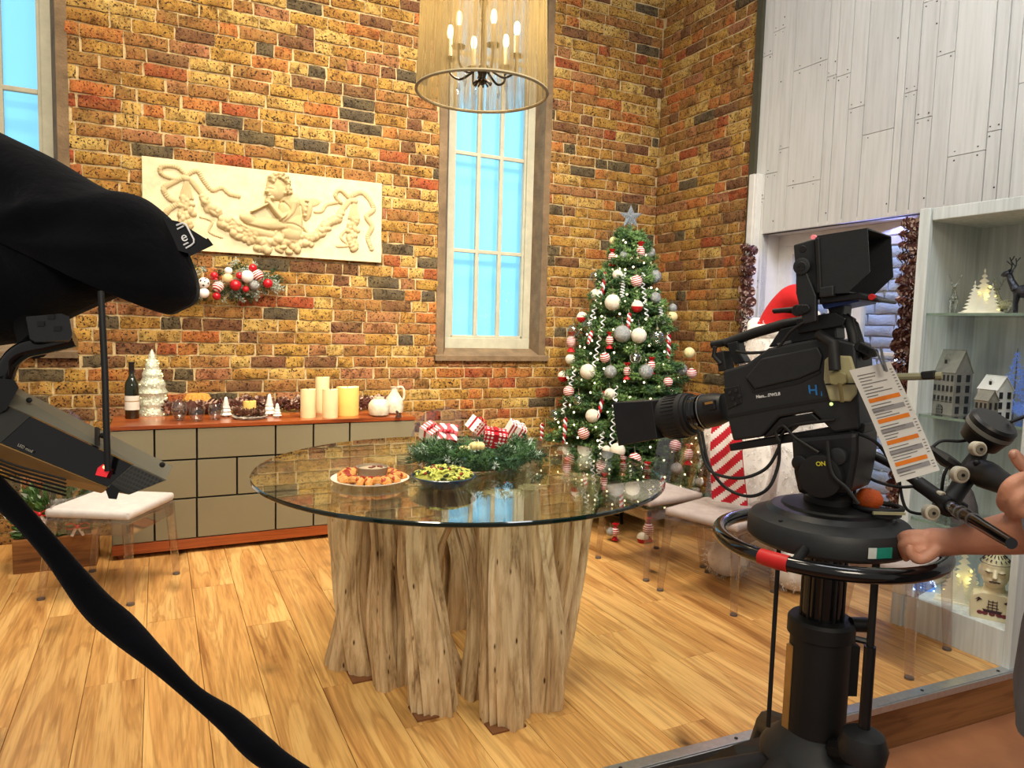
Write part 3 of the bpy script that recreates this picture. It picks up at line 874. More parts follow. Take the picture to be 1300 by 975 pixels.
def bow(parent, loc, s, mats, rot=(0, 0, 0), name='bow'):
    mb = MB(); mb.m = Euler(rot).to_matrix().to_4x4()
    for k, sg in enumerate((-1, 1)):
        pts = [(0, 0, 0), (sg * .5, -.1, .32), (sg * .9, -.12, .22), (sg * .95, -.1, -.08), (sg * .5, -.12, -.18), (0, 0, 0)]
        mb.cur = 0
        c = bez([Vector(q) * s for q in pts], 4)
        for i in range(len(c) - 1):
            wv = Vector((0, s * .2, 0)); th = Vector((0, 0, s * .03))
            mb.add([c[i] - wv, c[i] + wv, c[i + 1] + wv, c[i + 1] - wv, c[i] - wv + th, c[i] + wv + th, c[i + 1] + wv + th, c[i + 1] - wv + th], [(0, 1, 2, 3), (4, 7, 6, 5), (0, 3, 7, 4), (1, 5, 6, 2)])
        mb.cur = 1 % len(mats)
        mb.box((sg * s * .3, -s * .05, -s * .5), (s * .24, s * .05, s * .8), (0, -sg * .45, 0))
    mb.cur = 0; mb.sph((0, -s * .08, 0), s * .2, 8, 6)
    o = mb.build(name, mats, parent)
    o.location = loc
    return o
bow(t, (-.06, -.13, .30), .055, [RED, RIBW]); bow(t, (.1, -.13, .22), .055, [RED, RIBW])

# ================================================================ wall plaque
PLX0, PLX1 = P(180, 198, 1, WY - .03).x, P(485, 233, 1, WY - .03).x
PLZ0, PLZ1 = 1.688, 2.205
PW, PH = PLX1 - PLX0, PLZ1 - PLZ0
pq = thing('plaster_plaque', 'long cream plaster relief plaque of a winged child above a fruit swag', 'plaque', (PLX0, WY - .012, PLZ0))
NX, NZ = 420, 150
gx, gz = np.meshgrid(np.linspace(0, PW, NX), np.linspace(0, PH, NZ))
hh = np.zeros_like(gx)
kx, kz = PW / 304.0, PH / 101.0      # pixel grid of the photo: u 0..304 from the left, v 0..101 from the top
def U(u, v): return u * kx, PH - v * kz
def ell(u, v, ru, rv, h, rot=0.0, base=0.0, soft=False):
    global hh
    x, z = U(u, v)
    dx, dz = gx - x, gz - z
    c, s = math.cos(rot), math.sin(rot)
    a = (dx * c - dz * s) / (ru * kx); b = (dx * s + dz * c) / (rv * kz)
    q = 1 - a * a - b * b
    hh = np.maximum(hh, np.where(q > 0, base + h * np.sqrt(np.maximum(q, 0)), 0))
def strokep(pts, wd, h, rib=0.0):
    global hh
    pts = bez([Vector((*U(*p), 0)) for p in pts], 6)
    L = 0
    for a, b in zip(pts[:-1], pts[1:]):
        ab = b - a; l2 = max(ab.length_squared, 1e-9)
        t_ = np.clip(((gx - a.x) * ab.x + (gz - a.y) * ab.y) / l2, 0, 1)
        d = np.hypot(gx - a.x - t_ * ab.x, gz - a.y - t_ * ab.y)
        ww = wd * kx
        q = 1 - (d / ww) ** 2
        hv = h * np.sqrt(np.maximum(q, 0))
        if rib: hv = hv * (1 + rib * np.sin((L + t_ * ab.length) * 520))
        hh = np.maximum(hh, np.where(q > 0, hv, 0))
        L += ab.length
def scut(pts, wd, dpt):
    global hh
    pts = bez([Vector((*U(*p), 0)) for p in pts], 5)
    cut = np.zeros_like(hh)
    for a, b in zip(pts[:-1], pts[1:]):
        ab = b - a; l2 = max(ab.length_squared, 1e-9)
        t_ = np.clip(((gx - a.x) * ab.x + (gz - a.y) * ab.y) / l2, 0, 1)
        d = np.hypot(gx - a.x - t_ * ab.x, gz - a.y - t_ * ab.y) / (wd * kx)
        cut = np.maximum(cut, dpt * np.exp(-d * d))
    hh = hh - cut * (hh > .001)
r2 = random.Random(21)
# ribbons
strokep([(50, 16), (38, 8), (22, 10), (22, 18), (38, 22), (48, 18)], 3.2, .008, .25)
strokep([(48, 18), (34, 26), (24, 34), (30, 44), (40, 48), (28, 58), (24, 68), (34, 76), (26, 86)], 4.0, .007, .3)
strokep([(50, 16), (62, 10), (70, 20), (80, 30), (92, 26), (100, 32), (112, 34)], 3.4, .006, .3)
strokep([(256, 22), (244, 14), (238, 22), (246, 30)], 3.2, .008, .25)
strokep([(240, 30), (226, 34), (220, 42), (210, 44)], 2.8, .006, .2)
strokep([(260, 20), (274, 14), (286, 22), (292, 34), (282, 44), (290, 56), (284, 70), (290, 84)], 4.0, .007, .3)
strokep([(256, 60), (246, 72), (256, 82), (240, 84)], 2.6, .005, .2)
strokep([(66, 62), (80, 66), (76, 78), (92, 84)], 2.4, .004, .2)
# tassel drops
for (u0, v0, n) in ((50, 20, 5), (264, 26, 5)):
    for k in range(-2, 3): strokep([(u0, v0), (u0 + k * 3.5, v0 + 22)], 2.0, .008)
    ell(u0, v0, 6, 4, .012)
    for i in range(30):
        q = i / 30
        ell(u0 + r2.uniform(-1, 1) * (9 * math.sin(PI * (.25 + .7 * q))), v0 + 22 + q * 40, r2.uniform(3, 5), r2.uniform(3.2, 5), r2.uniform(.009, .015))
strokep([(56, 22), (70, 38)], 4, .008); strokep([(258, 26), (246, 40)], 4, .008)
# swag of fruit
for i in range(150):
    q = i / 149
    u = 68 + q * 180; s = 2 * q - 1
    v = 90 - 50 * abs(s) ** 2.2
    wd = 4 + 9 * (1 - abs(s) ** 1.5)
    ell(u + r2.uniform(-2, 2), v + r2.uniform(-wd, wd * .7), r2.uniform(3.2, 6.5), r2.uniform(3, 6), r2.uniform(.010, .020), r2.uniform(0, 3))
for (u, v, ru, rv, a) in ((118, 68, 13, 3, .5), (140, 84, 14, 5, .1), (158, 72, 3, 9, .3), (200, 70, 3, 10, -.6), (206, 74, 3, 9, -.9), (152, 74, 3, 8, -.3), (108, 64, 10, 2.6, .8), (168, 76, 3, 7, .2)):
    ell(u, v, ru, rv, .016, a)
# the child: wings, body, limbs, head in profile looking down to the left
ell(200, 34, 20, 7, .006, -.2)
ell(199, 42, 8, 15, .014, .15); ell(197, 42, 4.5, 10, .020, .15)
for k in range(4): ell(199 - k, 32 + k * 6, 3.2, 2.6, .024)
ell(177, 46, 15, 22, .026, -.12); ell(180, 36, 11, 12, .027); ell(182, 62, 13, 18, .027, .1); ell(180, 72, 15, 11, .026)
ell(150, 64, 32, 8.5, .023, -.04); ell(126, 60, 14, 6.5, .019, .25); ell(142, 74, 26, 6.5, .017, .12); ell(112, 66, 9, 4.5, .014, .5)
strokep([(182, 36), (178, 48), (166, 56)], 6.0, .031); strokep([(166, 56), (158, 48), (150, 38)], 4.6, .032); ell(149, 37, 4.5, 4, .033)
strokep([(150, 39), (134, 48), (128, 51)], 1.8, .026)
ell(161, 20, 15, 15, .028); ell(155, 24, 9.5, 11, .030); ell(146.5, 26, 2.6, 2.2, .032); ell(152, 33, 6, 3.6, .030); ell(150, 29.5, 2.4, 1.2, .033); ell(170, 26, 2.6, 3.4, .034)
for i in range(40):
    a = r2.uniform(3.5, 6.95); q_ = r2.uniform(.62, 1.06); ell(163 + 14.5 * math.cos(a) * q_, 17.5 + 14 * math.sin(a) * q_, r2.uniform(3, 4.6), r2.uniform(2.2, 3.4), .033 + r2.uniform(0, .006), r2.uniform(0, 3))
scut([(148, 22), (154, 23)], .9, .004); scut([(147, 36), (156, 38), (168, 36)], 1.3, .007)
scut([(168, 36), (176, 44), (172, 54), (164, 60)], 1.2, .007); scut([(118, 66), (150, 71), (172, 68)], 1.3, .007)
scut([(166, 62), (180, 62), (192, 66)], 1.2, .005); scut([(190, 38), (194, 56), (192, 74)], 1.2, .007)
# moat cut round every shape
mk = (hh > .003).astype(float)
def blur(a, k):
    for ax in (0, 1):
        c = np.cumsum(np.pad(a, [(k + 1, k) if q == ax else (0, 0) for q in (0, 1)], mode='edge'), axis=ax)
        a = (c[2 * k + 1:] - c[:-2 * k - 1]) / (2 * k + 1) if ax == 0 else (c[:, 2 * k + 1:] - c[:, :-2 * k - 1]) / (2 * k + 1)
    return a
hh = hh - .012 * blur(mk, 2) * (1 - mk)
vs = np.stack([gx.ravel(), (-.018 - hh * 1.5).ravel(), gz.ravel()], 1)
me = bpy.data.meshes.new('relief')
idx = np.arange(NX * NZ).reshape(NZ, NX)
q = np.stack([idx[:-1, :-1], idx[:-1, 1:], idx[1:, 1:], idx[1:, :-1]], -1).reshape(-1, 4)
me.from_pydata(vs.tolist(), [], q.tolist())
me.polygons.foreach_set('use_smooth', [True] * len(me.polygons))
m, nt, b = newmat('plaster_cream')
ge = nt.nodes.new('ShaderNodeNewGeometry')
n = noise(nt, coords(nt), 9, 5)
c = ramp(nt, n, [(0.3, srgb(184, 162, 116)), (0.7, srgb(204, 184, 140))])
lk(nt, c, b.inputs['Base Color'])
b.inputs['Roughness'].default_value = .8
PLASTER = m
me.materials.append(PLASTER)
link('relief', me, pq)
MB().box((PW / 2, -.008, PH / 2), (PW, .022, PH), None, .002).build('slab', pmat('plaster_edge', srgb(222, 206, 166), .8), pq)
# ================================================================ glass table on driftwood
TC = Vector((1.02, 2.45, 0)); TZ = .76
GT = glassmat('table_glass', (.92, .965, .93, 1), .005, 1.5, .02)
GE = pmat('table_glass_edge', srgb(16, 34, 30), .06, spec=.9, var=.2, scale=4)
t = thing('glass_table', 'round glass table on a driftwood trunk base', 'table', TC)
mb = MB(); RT = .75
mb.cur = 0
n = 128
rimp = [(RT - .003, TZ - .015), (RT, TZ - .012), (RT, TZ - .003), (RT - .003, TZ)]
mb.cur = 1; mb.lathe(rimp, n, capb=False, capt=False)
mb.cur = 0
for z in (TZ - .015, TZ): mb.add([((RT - .003) * math.cos(2 * PI * k / n), (RT - .003) * math.sin(2 * PI * k / n), z) for k in range(n)], [tuple(range(n))])
mb.build('glass_top', [GT, GE], t, True, 30)
# driftwood
m, nt, b = newmat('driftwood')
v = coords(nt, 'Object', (9, 9, 1.3))
n1 = nt.nodes.new('ShaderNodeTexNoise'); n1.inputs['Scale'].default_value = 2.2; n1.inputs['Detail'].default_value = 8; n1.inputs['Distortion'].default_value = .8; n1.inputs['Roughness'].default_value = .65
lk(nt, v, n1.inputs['Vector'])
c = ramp(nt, n1.outputs['Fac'], [(0.3, srgb(118, 92, 64)), (0.43, srgb(196, 166, 124)), (0.56, srgb(222, 194, 152)), (0.75, srgb(236, 216, 180))])
v2 = coords(nt, 'Object', (60, 60, 5))
n2 = noise(nt, v2, 1.0, 4)
c = mix(nt, 1.0, c, ramp(nt, n2, [(0.3, (.62, .56, .5, 1)), (0.5, (1, 1, 1, 1))]), 'MULTIPLY')
v3 = coords(nt, 'Object', (26, 26, 9))
vo = nt.nodes.new('ShaderNodeTexVoronoi'); vo.inputs['Scale'].default_value = 1; lk(nt, v3, vo.inputs['Vector'])
spk = ramp(nt, vo.outputs['Distance'], [(0.06, (1, 1, 1, 1)), (0.13, (0, 0, 0, 1))])
c = mix(nt, spk, c, srgb(70, 44, 26))
lk(nt, c, b.inputs['Base Color']); b.inputs['Roughness'].default_value = .7; b.inputs['Specular IOR Level'].default_value = .3
bump(nt, b, mix(nt, .5, n2, n1.outputs['Fac']), .6, .012)
DRIFT = m
def trunk(path, rad, seed, flat=1.0, twist=.0, name='trunk', parent=t, org=TC, capu=True):
    """irregular fluted trunk through world points; rad = list of (ru, rv)"""
    pts = bez([Vector(p) - org for p in path], 8)
    n = len(pts); S = 40; vs = []; fs = []
    rl = []
    for i in range(n):
        q = i / (n - 1) * (len(rad) - 1); a = int(min(q, len(rad) - 2)); f = q - a
        rl.append((rad[a][0] * (1 - f) + rad[a + 1][0] * f, rad[a][1] * (1 - f) + rad[a + 1][1] * f))
    rx = Vector((AX_R.x, AX_R.y, 0)).normalized(); ry = Vector((-rx.y, rx.x, 0))
    for i, p in enumerate(pts):
        for k in range(S):
            g = 2 * PI * k / S + twist * i / n
            nz = mnoise.noise((math.cos(g) * 1.3 + seed * 7.1, math.sin(g) * 1.3 + seed, p.z * 1.6))
            n2 = mnoise.noise((math.cos(g) * 3.6 + seed * 3.3, math.sin(g) * 3.6, p.z * 2.2 + seed))
            n3 = mnoise.noise((math.cos(g) * 9 + seed, math.sin(g) * 9, p.z * 6))
            s = 1 + .34 * nz + .30 * n2 + .025 * n3
            gr = mnoise.noise((math.cos(g) * 5 + seed * 5, math.sin(g) * 5 + 3, p.z * .9))
            if gr > .16: s -= (gr - .16) * 1.3
            if i == 0: s *= .97
            vs.append(p + (rx * math.cos(g) * rl[i][0] + ry * math.sin(g) * rl[i][1] * flat) * s)
    for i in range(n - 1):
        for k in range(S): fs.append((i * S + k, i * S + (k + 1) % S, (i + 1) * S + (k + 1) % S, (i + 1) * S + k))
    fs.append(tuple(range(S))[::-1]); fs.append(tuple((n - 1) * S + k for k in range(S)))
    mb = MB(); mb.add(vs, fs)
    return mb.build(name, DRIFT, parent, True, 60)
def F(px, py): return P(px, py, 2, 0)
def at_depth(px, z, base):
    """point at height z whose view depth equals base's, seen at image column px"""
    q = proj(base); zz = q[2]
    c = CAM + AX_F * zz + AX_R * ((px - 650) / FPX * zz)
    k = (z - c.z) / AX_U.z
    c = c + AX_U * k
    return c
def tr(bpx, bpy, mid, top, rad, seed, flat=1.0, dep=0.0):
    b = F(bpx, bpy); away = Vector((AX_F.x, AX_F.y, 0)).normalized()
    b = b + away * rad[0][1]
    pts = [Vector((b.x, b.y, 0))]
    zs = [.74 * (k + 1) / (len(mid) + 1) for k in range(len(mid))]
    for px, z in zip(mid, zs): pts.append(at_depth(px, z, b) + away * dep * z / .74)
    pts.append(at_depth(top, TZ - .016, b) + away * dep)
    return trunk(pts, rad, seed, flat)
tr(460, 862, [452, 450], 452, [(.06, .06), (.062, .07), (.072, .07), (.060, .06)], 1)
tr(486, 880, [482, 484], 478, [(.042, .05), (.044, .05), (.036, .045), (.034, .04)], 2)
tr(508, 872, [512, 502], 486, [(.038, .045), (.04, .045), (.032, .04), (.036, .04)], 3)
tr(547, 914, [542, 529], 526, [(.082, .08), (.078, .075), (.066, .07), (.054, .06)], 4)
tr(598, 892, [606, 602], 574, [(.042, .05), (.034, .04), (.038, .045), (.04, .05)], 5)
tr(577, 868, [552, 556], 600, [(.045, .05), (.024, .04), (.026, .04), (.05, .05)], 6)
tr(641, 928, [640, 638], 636, [(.082, .08), (.080, .08), (.078, .08), (.076, .07)], 7)
tr(688, 908, [690, 684], 676, [(.068, .08), (.072, .08), (.058, .07), (.05, .06)], 8)
tr(697, 876, [712, 724], 730, [(.05, .09), (.055, .08), (.072, .08), (.088, .08)], 9)
for (a, r, s) in ((75, .36, 11), (118, .38, 12), (158, .40, 13), (35, .40, 14)):
    g = math.radians(a); c = TC + Vector((r * math.cos(g), r * math.sin(g), 0))
    trunk([c, c + Vector((.02, 0, .3)), c + Vector((-.02, .02, .5)), c + Vector((0, 0, TZ - .016))], [(.10, .09), (.085, .08), (.08, .08), (.1, .09)], s)
# feet pads
for px, py in ((545, 914), (640, 930), (462, 866)):
    q = F(px, py) - TC; MB().box((q.x + .02, q.y + .05, .003), (.12, .1, .006)).build('felt_pad', pmat('felt_brown', srgb(120, 74, 40), .9), t)

def on_t(px, py): return P(px, py, 2, TZ)
# ---- plate of pastry
WPL = pmat('white_plate', srgb(234, 228, 214), .25, var=.02)
p = on_t(470, 612)
t = thing('pastry_plate', 'white oval plate ringed with golden pastry twists', 'plate', p)
pr = [(.05, 0), (.09, .003), (.128, .014), (.130, .017), (.126, .017), (.09, .008), (.0, .006)]
MB().lathe(pr, 40, capt=False).build('plate', WPL, t, True)
PST = pmat('pastry_golden', srgb(224, 156, 80), .55, var=.35, scale=35, bmp=.5, bscale=60)
PSR = pmat('pastry_filling', srgb(164, 54, 30), .5, var=.35, scale=40)
r2 = random.Random(4)
for i in range(20):
    a = 2 * PI * i / 20 + r2.uniform(-.05, .05); r = r2.uniform(.08, .096)
    mb = MB()
    pts = [(-.028, 0, .006), (-.014, .006, .014), (0, -.004, .019), (.014, .005, .015), (.03, 0, .006)]
    mb.tube(bez(pts, 3), [.006] + [.0115] * 11 + [.006], 8)
    mb.cur = 1; mb.tube(bez([(-.02, .01, .012), (0, .004, .027), (.018, -.008, .014)], 4), [.004] + [.006] * 7 + [.003], 6)
    o = mb.build('pastry_twist', [PST, PSR], t, True)
    o.location = (r * math.cos(a), r * math.sin(a), .008); o.rotation_euler = (0, 0, a + r2.uniform(-.3, .3) + (PI / 2 if i % 3 == 0 else 0))
t = thing('dip_bowl', 'small stoneware bowl of dip in the middle of the pastries', 'bowl', p + Vector((.01, .012, .006)))
STW = pmat('stoneware_taupe', srgb(150, 134, 112), .5, var=.1, bmp=.1)
MB().lathe([(.03, 0), (.045, .012), (.054, .045), (.051, .046), (.047, .034)], 30, capt=False).build('bowl', STW, t, True)
MB().lathe([(.049, .037), (.03, .041), (.0, .040)], 24, capb=False, capt=False).build('dip', pmat('dip_cream', srgb(190, 172, 140), .5, var=.15), t, True)
mb = MB()
for i in range(7): mb.sph((.012 + r2.uniform(-.02, .02), r2.uniform(-.012, .012), .042), (r2.uniform(.005, .01), .005, .003), 7, 5, (0, 0, r2.uniform(0, 3)))
mb.build('chilli_garnish', pmat('chilli_dark', srgb(110, 30, 24), .4), t, True)
# ---- blue bowl of salad
p = on_t(563, 618)
t = thing('blue_bowl', 'shallow dark blue bowl of green pasta salad', 'bowl', p)
MB().lathe([(.05, 0), (.075, .01), (.108, .04), (.105, .042), (.07, .018), (0, .014)], 40, capt=False).build('bowl', pmat('glaze_blue', srgb(34, 62, 92), .12, spec=.7, var=.3), t, True)
MB().lathe([(.1, .034), (.07, .052), (.03, .06), (0, .06)], 24, capb=False, capt=False).build('salad_mound', pmat('salad_base', srgb(150, 150, 60), .7, var=.3, scale=60), t, True)
PAS = pmat('pasta_green', srgb(196, 200, 92), .5, var=.25, scale=60); VEG = pmat('veg_dark', srgb(52, 66, 28), .5, var=.3); TOM = pmat('tomato_red', srgb(150, 54, 34), .4)
mb = MB()
for i in range(170):
    a = r2.uniform(0, 6.28); r = .096 * math.sqrt(r2.random()); z = .037 + .026 * (1 - (r / .1) ** 2)
    c = Vector((r * math.cos(a), r * math.sin(a), z + .002)); g = r2.uniform(0, 6.28); l = r2.uniform(.006, .013)
    mb.cur = r2.choices((0, 1, 2), (8, 2, 1))[0]
    dv = Vector((math.cos(g), math.sin(g), r2.uniform(-.2, .4))) * l
    mb.tube([c - dv, c + Vector((0, 0, .004)), c + dv], [.0035, .0045, .0035], 6)
tag(mb.build('salad', [PAS, VEG, TOM], t, True), kind='stuff')
# ---- needle foliage helper
def needles(segs, n_per_m, length, width, seed, spread=1.0):
    """segs: list of (a, b); returns arrays of 3-sided spikes standing off each twig"""
    rs = np.random.RandomState(seed)
    A = np.array([s[0] for s in segs], float); B = np.array([s[1] for s in segs], float)
    ln = np.linalg.norm(B - A, axis=1); cnt = np.maximum(1, (ln * n_per_m).astype(int))
    ii = np.repeat(np.arange(len(segs)), cnt); N = len(ii)
    tt = rs.rand(N)[:, None]
    p = A[ii] + (B - A)[ii] * tt
    d = (B - A)[ii] / np.maximum(ln[ii][:, None], 1e-6)
    rnd = rs.randn(N, 3); perp = np.cross(d, rnd); perp /= np.linalg.norm(perp, axis=1)[:, None] + 1e-9
    nd = d * rs.uniform(.35, .9, (N, 1)) + perp * spread; nd /= np.linalg.norm(nd, axis=1)[:, None]
    L = length * rs.uniform(.7, 1.25, (N, 1))
    s1 = np.cross(nd, rs.randn(N, 3)); s1 /= np.linalg.norm(s1, axis=1)[:, None] + 1e-9
    s2 = np.cross(nd, s1)
    tip = p + nd * L; mid = p + nd * L * .5
    w = width / 2
    V = np.stack([p, mid + s1 * w, mid - s1 * w * .5 + s2 * w * .86, mid - s1 * w * .5 - s2 * w * .86, tip], 1).reshape(-1, 3)
    o = (np.arange(N) * 5)[:, None]
    Fc = np.concatenate([o + np.array([[0, 1, 2]]), o + np.array([[0, 2, 3]]), o + np.array([[0, 3, 1]]), o + np.array([[4, 2, 1]]), o + np.array([[4, 3, 2]]), o + np.array([[4, 1, 3]])], 1).reshape(-1, 3)
    return V, Fc, N
def needle_obj(name, parts, mats, parent, zmin=None):
    """parts: list of (V, F, N, material index)"""
    Vs = []; Fs = []; Ms = []; o = 0
    for V, Fc, N, mi in parts:
        Vs.append(V); Fs.append(Fc + o); Ms += [mi] * len(Fc); o += len(V)
    V = np.concatenate(Vs); Fc = np.concatenate(Fs)
    if zmin is not None: V[:, 2] = np.maximum(V[:, 2], zmin)
    me = bpy.data.meshes.new(name)
    me.vertices.add(len(V)); me.vertices.foreach_set('co', V.ravel())
    me.loops.add(len(Fc) * 3); me.loops.foreach_set('vertex_index', Fc.ravel())
    me.polygons.add(len(Fc)); me.polygons.foreach_set('loop_start', np.arange(0, len(Fc) * 3, 3)); me.polygons.foreach_set('loop_total', np.full(len(Fc), 3))
    for m in mats: me.materials.append(m)
    me.polygons.foreach_set('material_index', Ms)
    me.update(calc_edges=True); me.validate()
    return tag(link(name, me, parent), kind='stuff')
NG1 = pmat('needle_dark', srgb(38, 74, 40), .55, var=.3, scale=8); NG2 = pmat('needle_mid', srgb(66, 106, 54), .55, var=.3, scale=8); NG3 = pmat('needle_frost', srgb(190, 204, 190), .6, var=.15)
# ---- centrepiece wreath
pc = on_t(607, 590)
t = thing('centrepiece_wreath', 'low frosted evergreen wreath in the middle of the glass table', 'wreath', pc)
segs = []; seg3 = []; r2 = random.Random(17)
for i in range(150):
    a = r2.uniform(0, 6.28); r = r2.uniform(.1, .19)
    c = Vector((r * 1.22 * math.cos(a), r * .92 * math.sin(a), r2.uniform(.02, .06)))
    d = Vector((math.cos(a + r2.uniform(-1.1, 1.1)) , math.sin(a + r2.uniform(-1.1, 1.1)), r2.uniform(-.25, .7))).normalized() * r2.uniform(.04, .075)
    if (c + d).z < .015: d.z = .0
    (seg3 if r2.random() < .16 else segs).append((c, c + d))
h = len(segs) // 2
needle_obj('foliage', [(*needles(segs[:h], 900, .026, .0035, 1), 0), (*needles(segs[h:], 900, .026, .0035, 2), 1), (*needles(seg3, 700, .022, .0035, 3), 2)], [NG1, NG2, NG3], t, .003)
MB().tube([(.15 * math.cos(2 * PI * k / 24) * 1.2, .14 * math.sin(2 * PI * k / 24) * .95, .022) for k in range(24)], .02, 8, closed=True).build('ring_frame', NG1, t)
# gift boxes
def pattern_mat(name, kind, a, b, s):
    m, nt, bs = newmat(name)
    tc = nt.nodes.new('ShaderNodeTexCoord')
    if kind == 'dots':
        vo = nt.nodes.new('ShaderNodeTexVoronoi'); vo.inputs['Scale'].default_value = s; vo.inputs['Randomness'].default_value = .0
        lk(nt, tc.outputs['Object'], vo.inputs['Vector'])
        f = ramp(nt, vo.outputs['Distance'], [(0.30, (1, 1, 1, 1)), (0.34, (0, 0, 0, 1))])
    else:
        wv = nt.nodes.new('ShaderNodeTexWave'); wv.inputs['Scale'].default_value = s; wv.bands_direction = 'DIAGONAL' if kind == 'diag' else ('Z' if kind == 'ringz' else 'X')
        lk(nt, tc.outputs['Object'], wv.inputs['Vector'])
        f = ramp(nt, wv.outputs['Fac'], [(0.46, (0, 0, 0, 1)), (0.54, (1, 1, 1, 1))])
    lk(nt, mix(nt, f, a, b), bs.inputs['Base Color'])
    bs.inputs['Roughness'].default_value = .4
    return m
CR = srgb(186, 20, 36); CW = srgb(240, 230, 224)
GM = [pattern_mat('wrap_red_dots', 'dots', CR, CW, 62), pattern_mat('wrap_white_dots', 'dots', CW, CR, 62), pattern_mat('wrap_stripes', 'bars', CR, CW, 22), pattern_mat('wrap_diag', 'diag', CW, CR, 16)]
def gift(px, py, z, s, rot, mi, rib, lab):
    b = P(px, py, 2, TZ + z)
    g = thing('gift_box', lab, 'gift', b, 0, 'small wrapped gifts in the wreath')
    g.rotation_euler = rot
    s = tuple(q * 1.32 for q in s)
    MB().box((0, 0, 0), s, None, .002).build('wrapped_box', GM[mi], g)
    x, y, zz = s
    mb = MB()
    for (c, d) in (((0, 0, zz / 2 + .0007), (x * .16, y + .003, .0016)), ((0, 0, zz / 2 + .0007), (x + .003, y * .16, .0016)), ((0, -y / 2 - .0007, 0), (x * .16, .0016, zz)), ((0, y / 2 + .0007, 0), (x * .16, .0016, zz)), ((x / 2 + .0007, 0, 0), (.0016, y * .16, zz)), ((-x / 2 - .0007, 0, 0), (.0016, y * .16, zz))):
        mb.box(c, d)
    mb.build('ribbon', rib, g)
    bow(g, (0, 0, zz / 2 + .005), .024, [rib, rib])
WR = pmat('white_ribbon', srgb(244, 236, 232), .4); RR = pmat('red_ribbon', srgb(178, 16, 36), .35)
gift(546, 549, .08, (.05, .05, .046), (.5, -.4, .4), 2, RR, 'red and white striped gift at the left of the wreath')
gift(568, 553, .085, (.058, .055, .05), (.9, .1, -.35), 3, RR, 'white gift with a big red bow near the wreath left')
gift(606, 541, .09, (.056, .05, .046), (.45, .5, .5), 1, RR, 'white red-dotted gift standing highest in the wreath')
gift(628, 556, .08, (.07, .05, .048), (.35, .15, -.3), 0, RR, 'red gift with white dots in front of the wreath')
gift(654, 547, .09, (.056, .05, .05), (.3, .45, -.2), 2, WR, 'red and white striped gift at the right of the wreath')
FLW = pmat('cream_petal', srgb(232, 214, 150), .6, var=.12)
for px, py, lab in ((606, 566, 'cream fabric flower low in front of the dotted gift'), (590, 570, 'smaller cream fabric flower beside the larger one')):
    b = P(px, py, 2, TZ + .075)
    g = thing('fabric_flower', lab, 'flower', b, 0, 'cream flowers in the wreath')
    mb = MB(); s = 1 if px > 600 else .75
    for i in range(7):
        a = 2 * PI * i / 7; mb.sph((.017 * s * math.cos(a), .017 * s * math.sin(a), 0), (.016 * s, .009 * s, .014 * s), 8, 6, (0, .5, a))
    mb.build('petals', FLW, g, True)
    MB().sph((0, 0, .008), .008 * s, 8, 6).build('flower_centre', pmat('cream_dark', srgb(206, 176, 96), .6), g, True)

